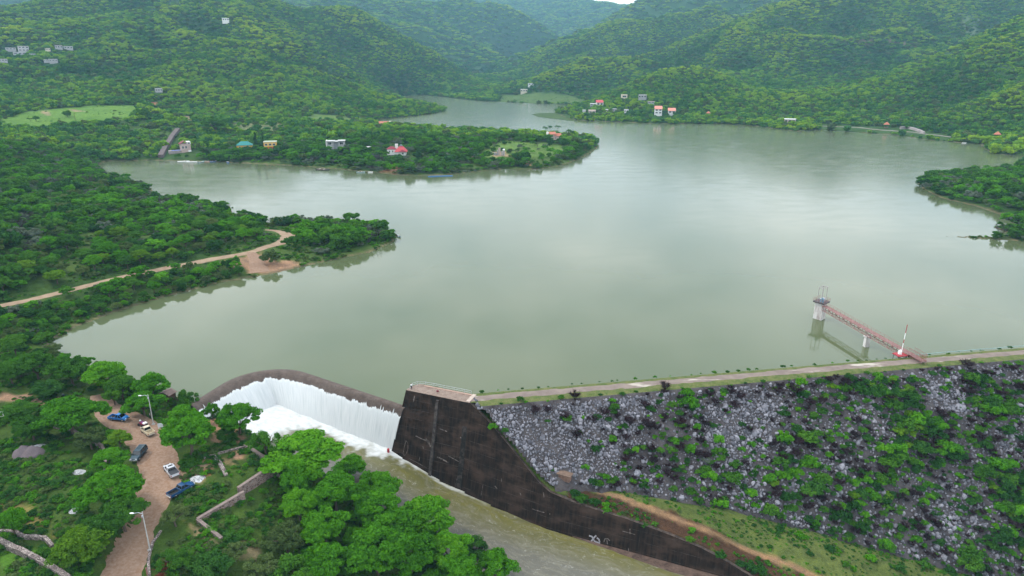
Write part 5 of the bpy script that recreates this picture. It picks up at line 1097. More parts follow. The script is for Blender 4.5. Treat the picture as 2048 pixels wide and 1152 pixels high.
# far shore
def small(px, w, d, h, label, wallm, roofm, kind='flat', rz=0, win_rows=1, n=2):
    r = h_start(px, label, w, rz, 2.5, pad=2); block(r, (0, 0, -6), (w, d, h + 6), wallm)
    if kind == 'flat': MB().box((0, 0, h + .12), (w + .6, d + .6, .3)).build('roof', roofm, r)
    elif kind == 'gable': gable(r, (0, 0, h), d, w, d * .28, roofm, 'x')
    elif kind == 'shed':
        MB().add([(-w / 2 - .5, -d / 2 - 1.2, h - .3), (w / 2 + .5, -d / 2 - 1.2, h - .3), (w / 2 + .5, d / 2, h + d * .42), (-w / 2 - .5, d / 2, h + d * .42), (-w / 2 - .5, -d / 2 - 1.2, h - .5), (w / 2 + .5, -d / 2 - 1.2, h - .5), (w / 2 + .5, d / 2, h + .2), (-w / 2 - .5, d / 2, h + .2)], [(0, 1, 2, 3), (7, 6, 5, 4), (0, 4, 5, 1), (1, 5, 6, 2), (2, 6, 7, 3), (3, 7, 4, 0)]).build('roof', roofm, r)
    elif kind == 'hip': hip(r, (0, 0, h), w, d, w * .35, roofm, w * .2)
    for k in range(win_rows):
        z = h * (k + .5) / win_rows
        for i in range(n): win(r, (i + .5 - n / 2) * w / n, -d / 2 - .03, z, w / n * .62, h / win_rows * .5)
    return r
small((1316, 231), 11, 9, 8.0, 'white two storey lakeside house with a salmon sloping roof', M_WWALL, simple('salmon_roof', (.55, .22, .17), .8, .12, 1), 'shed', 4, 2)
small((1343, 230), 11, 8, 4.6, 'white single storey lakeside house with a salmon sloping roof', M_WWALL, simple('salmon_roof', (.55, .22, .17), .8, .12, 1), 'shed', 4, 1)
small((1199, 214), 11, 8, 5.5, 'house with a bright red roof on the wooded knoll above the far shore', M_WWALL, M_REDR, 'shed', 10, 1)
small((1186, 217), 10, 8, 5.5, 'grey white stepped house just left of the bright red roof', M_GWALL, M_WWALL, 'flat', 0, 2); small((1184, 229), 11, 7, 3.2, 'pale brown roofed cottage close to the far shoreline below the red roof', M_CREW, simple('dull_brown_roof', (.33, .26, .22), .9, .2, 1), 'gable')
small((1168, 227), 5, 4, 3, 'tiny white cabin at the waterline left of the brown roofed cottage', M_WWALL, M_WHITE); small((1212, 226), 6, 5, 3, 'tiny pale cabin in the shore bushes right of the brown roofed cottage', M_CREW, M_WHITE); small((1229, 225), 6, 5, 3.2, 'small grey cabin in the shore bushes', M_GWALL, M_FLAT); small((1252, 228), 7, 6, 4.4, 'narrow white house with a stair wall near the far shore', M_WWALL, M_FLAT)
small((1248, 199), 10, 7, 5.6, 'pale unfinished house with a doorway high on the knoll', M_CREW, M_CREW, 'flat', 8, 1, 1); small((1285, 199), 13, 8, 5.0, 'wide grey ruin with dark openings high on the knoll', M_GWALL, M_FLAT, 'flat', -6, 1, 3); small((1302, 210), 11, 6, 3.0, 'grey stone ruin on the slope above the salmon roofed pair', M_GWALL, M_PWALL, 'flat', 0, 1, 2)
small((1048, 186), 17, 10, 6.5, 'white house at the edge of the marshy meadow in the far valley', M_CREW, M_WWALL, 'flat', 0, 1, 3); small((1062, 172), 15, 8, 4, 'pale shed in the trees behind the valley meadow', M_WWALL, M_FLAT)
small((1579, 248), 15, 10, 4.4, 'boathouse with a flat white roof on the far shore', M_PWALL, M_WHITE, 'flat', 0, 1, 3)
def kiosk(px, label, s=1.0):
    r = h_start(px, label, 4, 0, 0, 'kiosk', 'kiosk', 0)
    for x in (-1.6, 1.6):
        for y in (-1.6, 1.6): MB().box((x * s, y * s, 1.6 * s), (.3, .3, 3.4 * s)).build('post', M_DOORW, r)
    hip(r, (0, 0, 3.3 * s), 4 * s, 4 * s, 2.4 * s, M_TERRA, 0, .7); MB().box((0, 0, .5), (3.4 * s, 3.4 * s, 1.2)).build('counter', M_DOORW, r)
kiosk((1416, 232), 'small kiosk with a pointed orange roof right of the salmon roofed pair', 1.3); kiosk((1772, 256), 'small kiosk with a pointed orange roof above the grey wall of the shore road', 1.4); kiosk((1993, 277), 'small kiosk with a pointed orange roof near the right end of the shore road', 1.4)
# hill houses on the left
for px, w, h_, lb, wm, rm in (((48, 104), 17, 10, 'largest pale house of the hillside hamlet, pinkish with a tank on top', M_WWALL, M_PWALL), ((40, 110), 20, 4, 'long low white roofed house below the pinkish hamlet house', M_WWALL, M_WHITE), ((22, 101), 16, 4, 'grey roofed house at the left of the hillside hamlet', M_GWALL, M_FLAT), ((118, 98), 12, 6, 'small white and maroon house right of the hillside hamlet', M_WWALL, M_DRED), ((137, 99), 15, 5, 'long pale house at the right end of the hillside hamlet', M_GWALL, M_WWALL), ((107, 124), 13, 4, 'white roofed shed in the woods under the hamlet', M_GWALL, M_WHITE), ((93, 124), 8, 3, 'tiny white roofed shed in the woods under the hamlet', M_GWALL, M_WHITE), ((66, 114), 9, 5, 'grey block house at the lower right of the pinkish hamlet house', M_GWALL, M_GWALL), ((6, 124), 13, 4, 'white roofed house at the left edge below the hamlet', M_WWALL, M_WHITE),
                              ((452, 47), 15, 6, 'lone white house high on the wooded hillside', M_WWALL, M_WHITE), ((318, 184), 10, 4.5, 'small grey house in the woods above the green meadow', M_GWALL, M_FLAT), ((96, 102), 8, 4, 'low pale house in the middle of the hillside hamlet', M_CREW, M_FLAT)):
    small(px, w * .9, w * .5, h_ * .85, lb, M_GWALL if wm is M_WWALL and px[0] != 452 else wm, rm, 'flat', 5, 2 if h_ > 8 else 1, 3).location.z += -1.5 if px[0] != 452 else 3
# ------------------------------------------------------------------ boats and jetties
def boat(px, L, label, hull, px2=None, z=0.0, group=None):
    dy = 4.5 if px[0] < 500 else 5.0 if px[0] < 790 else 2.5 if px[0] < 1000 else 1.5 if px[0] < 2000 else 0
    p = at(px[0], px[1] + dy, 0); rz = 0.1
    if px2 is not None: d = at(px2[0], px2[1] + dy, 0) - p; rz = math.atan2(d[1], d[0])
    r = empty('boat', (p[0], p[1], z), rz, label, 'boat', group); w = L * .17
    prof = [(-L / 2, w * .85, .05), (-L * .2, w, -.1), (L * .2, w * .9, -.1), (L * .4, w * .5, 0), (L / 2, .03, .25)]
    MB().loft([[(x, -ww, .75 + .2 * (x > L * .3)), (x, -ww * .7, z0), (x, ww * .7, z0), (x, ww, .75 + .2 * (x > L * .3))] for x, ww, z0 in prof]).build('hull', hull, r)
    MB().box((-L * .08, 0, .80), (L * .6, w * 1.5, .08)).build('deck', M_DOORW if hull is not M_WHITE else M_FLAT, r)
    for x in (-L * .25, L * .1): MB().box((x, 0, .90), (.35, w * 1.6, .1)).build('bench', M_WHITE, r)
    MB().tube([(-L / 2 - .2, 0, .2), (-L / 2 - .2, 0, 1.2)], .18, 6).build('motor', M_DARK, r)
M_BB = simple('boat_blue', (.10, .20, .42), .5, .15, 1); M_TQ = simple('boat_turquoise', (.30, .42, .44), .5, .15, 1); M_PINKB = simple('boat_pink', (.50, .34, .28), .5, .15, 1)
for px, px2, L, m, lb in (((367, 319.5), (378, 319), 10, M_WHITE, 'long white boat at the left end of the moored row'), ((384, 320.5), (392, 320.5), 10, M_WHITE, 'second white boat from the left of the moored row'), ((403, 320.5), (411, 319), 8, M_TQ, 'short pale turquoise boat in the moored row'), ((415, 319.5), (421, 319.5), 6, M_PINKB, 'short pinkish boat in the moored row'), ((430, 319), (440, 318), 9, M_BB, 'blue boat in the moored row'), ((445, 318.5), (450, 318), 7, M_TQ, 'pale boat at the right end of the moored row'), ((456, 321), (461, 325), 7, M_BB, 'grey blue boat lying aslant just right of the moored row')):
    boat(px, L, lb, m, px2, group='boats moored by the villas')
boat((646, 335), 12, 'long dark wooden boat under the modern house', simple('dark_boat', (.05, .05, .05), .6, .2, 1), (660, 335.5)); boat((722, 340.5), 7, 'pale grey boat under the bank left of the red roofed villa', M_TQ, (732, 340.5)); boat((741, 340.5), 4, 'tiny white boat beside the pale grey boat', M_WHITE, (745, 340.5))
boat((1928, 285.5), 5, 'tiny white boat near the right end of the far shore', M_WHITE, (1932, 285.5)); boat((2036, 453), 5.5, 'white boat pulled up on the grassy spit at the right edge', M_WHITE, (2041, 452), .6)
boat((797, 471), 4, 'small pale boat at the tip of the near headland', M_TQ, (792, 468))
b = MB(); p0, p1 = at(856, 353, .3), at(905, 351.5, .3)
MB().box((*((p0 + p1) / 2)[:2], .3), (np.linalg.norm(p1 - p0), 1.6, .35), math.atan2(*(p1 - p0)[1::-1])).build('float', simple('jetty_blue', (.03, .16, .42), .6, .15, 1), (jt := empty('floating_jetty', (0, 0, 0), 0, 'long blue floating jetty along the reedy bank of the headland', 'jetty')))
for t in (.1, .5, .9): p = p0 + (p1 - p0) * t; MB().tube([(p[0], p[1], -1), (p[0], p[1], 1.2)], .12, 6).build('post', M_DOORW, jt)
# meadow post
g = hit(152, 246); r = empty('utility_pole', g, 0, 'thin bare pole standing in the green meadow', 'pole'); MB().tube([(0, 0, -.3), (0, 0, 11)], [.2, .12], 7).build('pole', M_WOOD, r); MB().box((0, 0, 10.3), (2.0, .15, .15)).build('crossarm', M_WOOD, r)
# ------------------------------------------------------------------ vegetation
def leafmat(name, stops, trans=.35, rough=.6, patch=False):
    q = NM(name); a = q.attr('tint').outputs['Fac']; r = q.rand()
    f = q.math('ADD', q.math('MULTIPLY', a, .55), q.math('MULTIPLY', r, .45))
    if patch:
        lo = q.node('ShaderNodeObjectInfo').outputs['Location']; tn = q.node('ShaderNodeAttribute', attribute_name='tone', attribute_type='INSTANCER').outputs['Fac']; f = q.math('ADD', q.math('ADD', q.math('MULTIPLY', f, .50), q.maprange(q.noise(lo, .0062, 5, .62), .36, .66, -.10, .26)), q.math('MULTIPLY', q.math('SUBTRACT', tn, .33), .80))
    c = q.ramp(f, stops)
    q.n.remove(q.b); d = q.node('ShaderNodeBsdfDiffuse', {'Color': c}); t = q.node('ShaderNodeBsdfTranslucent', {'Color': q.mix(1.0, c, (1.15, 1.2, .6), 'MULTIPLY')})
    g = q.node('ShaderNodeBsdfGlossy', {'Color': (1, 1, 1, 1), 'Roughness': .45}); m = q.node('ShaderNodeMixShader', {0: trans, 1: d.outputs[0], 2: t.outputs[0]})
    m2 = q.node('ShaderNodeMixShader', {0: .004, 1: m.outputs[0], 2: g.outputs[0]}); q.l.new(m2.outputs[0], q.out.inputs[0]); return q.m
ML = {'bright': leafmat('leaf_bright', [(0, (.028, .115, .005)), (.5, (.066, .230, .008)), (1, (.125, .330, .012))]),
      'mid': leafmat('leaf_mid', [(0, (.019, .074, .009)), (.5, (.050, .155, .013)), (1, (.100, .245, .020))]),
      'dark': leafmat('leaf_dark', [(0, (.011, .052, .010)), (.5, (.027, .100, .015)), (1, (.055, .155, .020))]),
      'olive': leafmat('leaf_olive', [(0, (.045, .082, .024)), (.5, (.085, .135, .040)), (1, (.135, .19, .058))]),
      'lime': leafmat('leaf_lime', [(0, (.055, .135, .008)), (.5, (.105, .225, .012)), (1, (.165, .305, .020))]),
      'bare': leafmat('twig_mauve', [(0, (.060, .046, .050)), (.5, (.092, .074, .080)), (1, (.14, .118, .122))], .1),
      'rust': leafmat('twig_brown', [(0, (.022, .011, .014)), (.5, (.042, .022, .028)), (1, (.070, .042, .046))], .1),
      'grey': leafmat('leaf_grey', [(0, (.070, .098, .066)), (.5, (.115, .150, .105)), (1, (.17, .205, .155))], .2),
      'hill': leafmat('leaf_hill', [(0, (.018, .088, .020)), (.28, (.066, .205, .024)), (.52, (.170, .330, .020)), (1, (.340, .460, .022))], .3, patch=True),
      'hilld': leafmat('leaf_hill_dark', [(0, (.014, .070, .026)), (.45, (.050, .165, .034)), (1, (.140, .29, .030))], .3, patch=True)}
M_BARK = simple('bark', (.10, .075, .06), .95, .3, 3)
def leaves(g, centers, rad, n, leaf, up=.5, flat=.6, clump_t=None, shell=.45):
    """n leaf faces round each centre; returns vertices, faces, tint per face"""
    k = len(centers); c = np.repeat(np.asarray(centers, float), n, 0); rr = np.repeat(np.asarray(rad, float), n); N = len(c)
    d = g.normal(size=(N, 3)); d /= np.linalg.norm(d, axis=1)[:, None]; d[:, 2] = np.where(d[:, 2] < 0, d[:, 2] * .55, d[:, 2])
    p = c + d * (rr * (shell + (1 - shell) * g.random(N) ** .6))[:, None] * np.array([1, 1, flat])
    nrm = d * .8 + np.array([0, 0, up]) + g.normal(size=(N, 3)) * .55; nrm /= np.linalg.norm(nrm, axis=1)[:, None]
    u = np.cross(nrm, g.normal(size=(N, 3))); u /= np.linalg.norm(u, axis=1)[:, None]; w = np.cross(nrm, u); s = (leaf * (.65 + .7 * g.random(N)))[:, None]
    V = np.stack([p - u * s, p - w * s * .55, p + u * s, p + w * s * .55], 1).reshape(-1, 3)
    ct = np.repeat(g.random(k) if clump_t is None else clump_t, n); t = np.clip(ct * .65 + g.random(N) * .35, 0, 1)
    return V, np.arange(N * 4).reshape(-1, 4), t
def leaf_mesh(name, parts, mat):
    V = np.concatenate([p[0] for p in parts]); off = 0; F = []; T = []
    for v, f, t in parts: F.append(f + off); off += len(v); T.append(np.repeat(t, 4))
    me = mesh_np(name, V, np.concatenate(F), [mat]); a = me.attributes.new('tint', 'FLOAT', 'POINT'); a.data.foreach_set('value', np.concatenate(T).astype(np.float32)); return me
def crown_mesh(seed, kind, mat, nleaf=90, leaf=.20, ncl=26):
    """crown of unit size: about 2 wide (radius 1); heights in the same unit"""
    g = np.random.default_rng(seed); cs = []; rs = []
    if kind == 'umbrella':
        for i in range(ncl):
            r = math.sqrt(g.random()) * .82; a = g.random() * 6.283; lob = 1 + .22 * math.sin(a * 3 + seed) + .12 * math.sin(a * 5 + 2 * seed)
            cs.append((r * lob * math.cos(a), r * lob * math.sin(a), .92 + .34 * (1 - (r / .82) ** 2) + g.normal() * .07)); rs.append(.15 + .11 * g.random())
        for i in range(ncl // 3):
            r = .45 + .4 * g.random(); a = g.random() * 6.283; cs.append((r * math.cos(a), r * math.sin(a), .68 + .18 * g.random())); rs.append(.13 + .09 * g.random())
        fl = .55
    elif kind == 'round':
        for i in range(ncl + 6):
            d = g.normal(size=3); d /= np.linalg.norm(d); r = .45 + .32 * g.random(); cs.append((d[0] * r, d[1] * r, .78 + d[2] * r * .72)); rs.append(.19 + .12 * g.random())
        fl = .8
    elif kind == 'scrub':
        for i in range(ncl):
            d = g.normal(size=3); d /= np.linalg.norm(d); r = .35 + .55 * g.random(); cs.append((d[0] * r, d[1] * r, .5 + abs(d[2]) * r * .62)); rs.append(.13 + .10 * g.random())
        fl = .75
    elif kind == 'shrub':
        for i in range(ncl):
            r = math.sqrt(g.random()) * .75; a = g.random() * 6.283; cs.append((r * math.cos(a), r * math.sin(a), .12 + .5 * (1 - r * r) * (.5 + .6 * g.random()))); rs.append(.22 + .12 * g.random())
        fl = .9
    V, F, T = leaves(g, cs, rs, nleaf, leaf * .5, flat=fl); k = np.quantile(np.hypot(V[:, 0], V[:, 1]), .965); V[:, :2] /= k
    return leaf_mesh('crown', [(V, F, T)], mat)
def trunk_mesh(seed, kind):
    g = np.random.default_rng(seed + 99); b = MB(); fork = .42 if kind == 'umbrella' else .3
    bend = (g.normal() * .04, g.normal() * .04); b.tube([(0, 0, -.12), (bend[0] * .6, bend[1] * .6, fork * .5), (bend[0], bend[1], fork)], [.075, .058, .05], 7)
    for k in range(5):
        a = 6.283 * (k + g.random() * .6) / 5; r = .45 + .25 * g.random(); z = .92 if kind == 'umbrella' else .8
        b.tube([(bend[0], bend[1], fork - .04), (bend[0] + r * .45 * math.cos(a), bend[1] + r * .45 * math.sin(a), fork + (z - fork) * .55), (r * math.cos(a), r * math.sin(a), z)], [.04, .028, .012], 5, False)
    return b.mesh('trunk', M_BARK)
def bare_mesh(seed, mat, n=150, tw=.012):
    g = np.random.default_rng(seed); b = MB()
    for k in range(6):
        a = 6.283 * (k + g.random()) / 6; r = .3 + .3 * g.random(); m1 = np.array([r * .5 * math.cos(a), r * .5 * math.sin(a), .55]); m2 = np.array([r * math.cos(a) * 1.5, r * math.sin(a) * 1.5, 1.0 + .3 * g.random()])
        b.tube([(0, 0, .1), tuple(m1), tuple(m2)], [.03, .02, .006], 4, False)
        for j in range(n // 6):
            t = .25 + .75 * g.random(); s = m1 + (m2 - m1) * t; d = g.normal(size=3) * .28; d[2] = abs(d[2]) * .6; b.tube([tuple(s), tuple(s + d * .6), tuple(s + d + g.normal(size=3) * .06)], [tw, tw * .75, tw * .4], 3, False)
    me = b.mesh('crown', mat); return me
CR = {}
for i in range(5):
    CR['umb', i] = ('umbrella', crown_mesh(10 + i, 'umbrella', ML['bright'], 150, .095, 72), trunk_mesh(10 + i, 'umbrella'))
    CR['umm', i] = ('umbrella', crown_mesh(20 + i, 'umbrella', ML['mid'], 150, .095, 72), trunk_mesh(20 + i, 'umbrella'))
    CR['rnd', i] = ('round', crown_mesh(30 + i, 'round', ML['mid' if i % 2 else 'dark'], 190, .095, 40), trunk_mesh(30 + i, 'round'))
    CR['scr', i] = ('scrub', crown_mesh(40 + i, 'scrub', ML['olive' if i % 3 else 'mid'], 120, .085, 44), trunk_mesh(40 + i, 'scrub'))
    CR['lim', i] = ('umbrella', crown_mesh(50 + i, 'umbrella', ML['lime'], 130, .095, 64), trunk_mesh(50 + i, 'umbrella'))
for i in range(3): CR['bar', i] = ('bare', bare_mesh(60 + i, ML['bare']), trunk_mesh(60 + i, 'scrub'))
TREES = []   # x, y, crown radius
def tree(p, R_, H_, kind, label, group=None, var=None, name='broadleaf_tree', cat='tree'):
    k = (kind, (var if var is not None else int(rng.integers(0, 99))) % (3 if kind == 'bar' else 5)); shape, cm, tm = CR[k]; hz = {'umbrella': 1.35, 'round': 1.55, 'scrub': 1.25, 'bare': 1.3}[shape]
    r = empty(name, p, rng.random() * 6.28, label, cat, group); sz = H_ / hz
    for nm, me in (('trunk', tm), ('crown', cm)):
        o = link(nm, me, r); o.scale = (R_, R_, sz) if nm == 'crown' else (R_ * .8 + sz * .2, R_ * .8 + sz * .2, sz)
    TREES.append((p[0], p[1], R_)); return r
# trees one can point at: photo position of the crown's middle, crown width in photo pixels
def named(px, py, w, kind, label, asp=.78, group=None, var=None):
    g = hit(px, py, 4.0); dist = g[1] * math.cos(PITCH) + (CAM_H - g[2] - 4) * math.sin(PITCH); R_ = w / 2 * dist / F_PX * .97; H_ = 2 * R_ * asp * (1 if R_ > 2.5 else 1.2)
    g = hit(px, py, H_ * .68); return tree(g, R_, H_, kind, label, group, var)
NG = 'trees round the dirt road'
for a in ((93,770,58,'rnd','small dark umbrella tree standing alone above the left dirt patch',.7), (137,826,128,'umb','large wide bright umbrella tree left of the blue pickup',.55), (240,770,62,'umm','tree at the lake edge above the blue pickup'), (302,768,70,'umb','bright tree at the lake edge just left of the brown hut'),
          (366,792,56,'scr','grey green bushy tree at the left end of the spillway crest',1.0), (284,804,78,'umb','bright flat tree behind the upper lamp post',.6), (226,790,36,'umm','small tree above the bed of the blue pickup'), (366,834,74,'umb','bright tree right of the sign board'), (376,862,98,'umb','big bright tree between the sign board and the red path',.8),
          (474,832,84,'umb','bright light crowned tree standing before the white waterfall',.75), (423,820,34,'umb','small round bright tree at the left edge of the waterfall',.9), (526,874,66,'scr','grey green scrubby tree at the end of the red path',.95), (452,862,40,'rnd','dark bush tree under the waterfall tree'),
          (608,902,138,'umb','broad bright umbrella tree overhanging the foam below the falls',.5), (597,950,80,'umb','bright round tree directly behind the corner of the ruined terrace',.95), (597,1004,74,'umb','bright tree right of the grass below the terrace wall',.9), (646,1050,92,'umb','round bright tree in the middle of the channel bank',.85),
          (700,932,64,'umb','small pale bright tree at the upper tip of the channel bank grove',.8), (668,978,95,'umb','bright tree in the upper row of the channel bank grove',.8), (752,972,90,'umb','bright tree at the channel edge of the grove below the pale one',.75), (758,1010,100,'umb','bright tree in the second row of the channel bank grove',.8), (850,1034,126,'umb','large bright tree reaching furthest over the channel',.72),
          (790,1048,100,'umb','bright tree behind the large one over the channel',.8), (752,1094,124,'umb','large bright tree low in the middle of the grove',.8), (820,1102,104,'umb','bright tree in the lower row of the grove',.8), (650,1122,104,'umb','bright tree at the lower left of the grove',.8), (900,1094,84,'umb','bright tree by the channel below the large one',.8), (950,1088,52,'rnd','small tree standing at the water below the grove',.9),
          (990,1130,86,'umb','bright tree at the lower tip of the grove by the channel',.8), (916,1138,86,'umb','bright tree beside the lower tip tree of the grove',.8), (702,1108,74,'rnd','darker tree between two bright ones low in the grove',.9), (580,1140,90,'rnd','dark green tree left of the lower grove',.8), (570,1066,82,'scr','large grey green scrub tree left of the round bright one',.85), (520,1128,80,'scr','grey scrub tree on the grass left of the lower grove',.8),
          (222,974,122,'umb','big bright tree leaning over the left side of the dirt road',.72), (244,1026,88,'umm','bright tree below the big roadside tree',.8), (216,918,66,'umb','bright tree left of the dark teal SUV',.8), (236,876,48,'lim','yellow green bush tree at the bend of the dirt road',.8), (178,868,66,'scr','scrubby tree inside the walled plot by the road bend',.8), (200,1058,88,'umm','tree at the left road edge near the lower lamp post',.8),
          (160,1086,104,'lim','wide yellow green tree above the thick field wall',.7), (22,1040,62,'umb','bright round tree at the left picture edge',.95), (347,1024,58,'scr','grey bushy tree between the road and the grey terrace wall',.9), (346,1112,70,'scr','dark scrub tree above the rust red brush pile',.7), (418,1122,84,'rnd','dark bush tree on the lower grass right of the brush piles',.7), (470,1100,60,'scr','grey scrub tree below the low terrace wall',.7),
          (24,686,52,'umm','tree with a visible trunk at the left edge above the lake corner',.9), (70,728,70,'umm','tree on the left bank below the lake corner',.8), (138,736,74,'umm','tree on the left bank nearest the lake corner',.8), (200,722,34,'scr','loose tree leaning out over the water of the lake corner',.8), (206,748,82,'umb','bright tree on the left bank right of the lake corner',.75), (20,742,56,'umm','tree at the left edge below the one with the visible trunk',.9), (60,850,70,'umm','bushy tree just below the white railing',.75), (40,815,60,'rnd','dark tree behind the white railing',.7), (110,815,50,'rnd','dark tree left of the large wide umbrella tree',.8)):
    named(*a[:5], asp=a[5] if len(a) > 5 else .8, group=NG)
named(133, 224, 16, 'rnd', 'single round dark tree standing on the green meadow', .9); named(71, 234, 14, 'scr', 'small loose tree at the left end of the green meadow', .9); named(285, 222, 24, 'rnd', 'dark tree at the right end of the green meadow', .9); named(428, 246, 46, 'umm', 'large tree on the slope behind the villas', .7)
# ---- filler trees by zone
def road_d(x, y): return np.minimum(seg_dist(x, y, [p for p in ROADP[::4]], False) - 4.8, np.minimum(seg_dist(x, y, [p for p in TRACKP[::4]], False) - 2.6, seg_dist(x, y, [p for p in SHORERDP[::6]], False) - 4))
def free(x, y, lake=1.0, road=1.0):
    ok_ = ~inside(x, y, LAKE) & (seg_dist(x, y, LAKE) > lake) & (road_d(x, y) > road) & ~inside(x, y, CHAN_T)
    for hx, hy, hr in HOUSES: ok_ &= ~((np.hypot(x - hx, y - hy) < hr) | ((np.abs(x - hx * (y / hy)) < hr * .85) & (y < hy) & (y > hy - (hr * 1.2 + 5))))
    return ok_
def scatter(poly, gap, jit=.8):
    P = np.asarray(poly); x0, y0 = P.min(0); x1, y1 = P.max(0); gx, gy = np.meshgrid(np.arange(x0, x1, gap), np.arange(y0, y1, gap * .87)); gx = gx + (np.arange(gx.shape[0]) % 2)[:, None] * gap / 2
    x = gx.ravel() + (rng.random(gx.size) - .5) * gap * jit; y = gy.ravel() + (rng.random(gx.size) - .5) * gap * jit; k = inside(x, y, P); return x[k], y[k]
NEARFREE = [hits(z)[:, :2] for z in ([(385,905),(470,880),(560,935),(565,965),(500,1010),(470,1085),(385,1050),(340,970)], [(0,880),(90,850),(205,890),(212,960),(150,990),(0,985)], [(360,1060),(480,1075),(560,1020),(560,1060),(510,1105),(470,1152),(330,1152),(310,1110)], [(0,1000),(90,1010),(140,1060),(100,1090),(0,1060)], [(-50,1095),(60,1110),(140,1160),(-50,1200)], [(0,775),(120,775),(200,800),(190,820),(100,820),(0,812)], [(380,790),(440,840),(500,885),(470,895),(420,860),(370,812)])]
SHOREP = hits([(440,530),(520,507),(545,520),(605,525),(560,545),(515,552),(495,540),(450,537)])[:, :2]; NEARFREE.insert(0, SHOREP)
def fill(poly_px, gap, kinds, size, label, group, dz=3, clear=None, wd=None, lim=999):
    P = hits(poly_px)[:, :2] if wd is None else wd; x, y = scatter(P, gap); k = free(x, y, .3, 1.2); x, y = x[k], y[k]; n = 0; o_ = rng.permutation(len(x))
    for i in o_:
        if any(inside(np.array([x[i]]), np.array([y[i]]), q_)[0] for q_ in NEARFREE): continue
        if any((x[i] - a) ** 2 + (y[i] - b_) ** 2 < (.62 * (r_ + size[0])) ** 2 for a, b_, r_ in TREES[-400:]): continue
        kd = kinds[int(rng.integers(0, len(kinds)))]; R_ = size[0] + (size[1] - size[0]) * rng.random() ** 1.4; z = h1(x[i], y[i])
        if z < -18 or n >= lim: continue
        tree((x[i], y[i], z), R_, R_ * 2 * (.62 + .25 * rng.random()), kd, label, group); n += 1
    return n
NF = 0
NF += fill([(0,690),(95,695),(150,720),(250,765),(330,790),(300,800),(190,770),(0,775)], 4.6, ['umm','umb','rnd','scr'], (1.3, 2.6), 'green tree in the thicket between the corner of the lake and the dirt patches', 'trees of the thicket by the lake corner')
NF += fill([(590,985),(700,960),(840,1060),(1000,1160),(1020,1230),(560,1230),(570,1100)], 5.0, ['umb','umb','rnd'], (1.7, 3.0), 'bright green tree packed into the grove along the left channel bank', 'trees of the channel grove')
NF += fill([(430,850),(500,880),(560,915),(620,945),(600,985),(560,960),(520,910)], 4.2, ['umm','scr','rnd'], (1.2, 2.2), 'small green tree on the steep bank between the ruined terrace and the falls', 'small trees of the steep bank')
NF += fill([(150,905),(225,880),(245,960),(230,1100),(215,1152),(130,1152),(120,1060),(180,1000)], 4.4, ['umm','scr','rnd'], (1.1, 2.2), 'green tree in the belt along the left side of the dirt road', 'trees of the left roadside belt')
NF += fill([(30,640),(150,610),(330,560),(460,535),(500,545),(330,590),(230,622),(140,652),(90,690),(0,690),(0,640)], 5.2, ['umm','rnd','umb','scr'], (1.6, 2.8), 'green tree in the strip between the pale dirt track and the lake', 'trees of the lakeside strip', lim=120)
NF += fill([(0,585),(140,565),(300,530),(440,505),(540,480),(470,440),(300,450),(100,500),(0,520)], 7.4, ['umm','umb','scr','rnd','lim'], (2.6, 4.2), 'green tree in the open wood above the pale dirt track', 'trees of the wood above the track', lim=105)
print('TREES', len(TREES))
# a few special trees
def cypress(px, h, w, label):
    g = hit(*px); gg = np.random.default_rng(int(px[0])); cs = [(gg.normal() * .1, gg.normal() * .1, z) for z in np.linspace(.1, .95, 16)]; rs = [.5 * math.sin(math.pi * min(1, (z + .12)) ** .8) * .9 + .12 for z in np.linspace(.1, .95, 16)]
    V, F, T = leaves(gg, [(c[0], c[1], c[2] * h / w) for c in cs], rs, 60, .22, .2, .9); r = empty('cypress_tree', g, 0, label, 'tree', 'cypresses by the yellow house'); me = leaf_mesh('crown', [(V, F, T)], ML['dark']); o = link('crown', me, r); o.scale = (w, w, w)
    MB().tube([(0, 0, -.5), (0, 0, h * .4)], [.25, .15], 6).build('trunk', M_BARK, r)
cypress((513, 300), 17, 3.4, 'broad dark cypress left of the yellow house'); cypress((528, 300), 19, 2.0, 'slim dark cypress touching the yellow house'); 
def palm(px, h, label, n=16):
    g = hit(*px); r = empty('palm_tree', g, rng.random(), label, 'palm tree', 'palms on the headland'); MB().tube([(0, 0, -.5), (.2, 0, h * .5), (.1, .1, h)], [.3, .22, .18], 7).build('trunk', M_BARK, r); V = []; F = []; T = []
    for k in range(n):
        a = 6.283 * k / n + rng.random() * .3; L = h * .34 * (.8 + .4 * rng.random()); up = .25 + .75 * rng.random(); pts = [(L * t * math.cos(a), L * t * math.sin(a), h + L * (up * t * 1.2 - t * t * 1.1)) for t in (0, .35, .7, 1)]
        for (p, q_, w0, w1) in zip(pts[:-1], pts[1:], (.2, .55, .45), (.55, .45, .08)):
            s = (-math.sin(a), math.cos(a)); b0 = len(V)
            V += [(p[0] - s[0] * w0, p[1] - s[1] * w0, p[2] - .15), p, (p[0] + s[0] * w0, p[1] + s[1] * w0, p[2] - .15), (q_[0] + s[0] * w1, q_[1] + s[1] * w1, q_[2] - .15), q_, (q_[0] - s[0] * w1, q_[1] - s[1] * w1, q_[2] - .15)]; F += [(b0, b0 + 1, b0 + 4, b0 + 5), (b0 + 1, b0 + 2, b0 + 3, b0 + 4)]; T += [rng.random()] * 2
    link('crown', leaf_mesh('crown', [(np.array(V, float)[np.array(F).ravel()], np.arange(len(F) * 4).reshape(-1, 4), np.array(T))], ML['dark']), r)
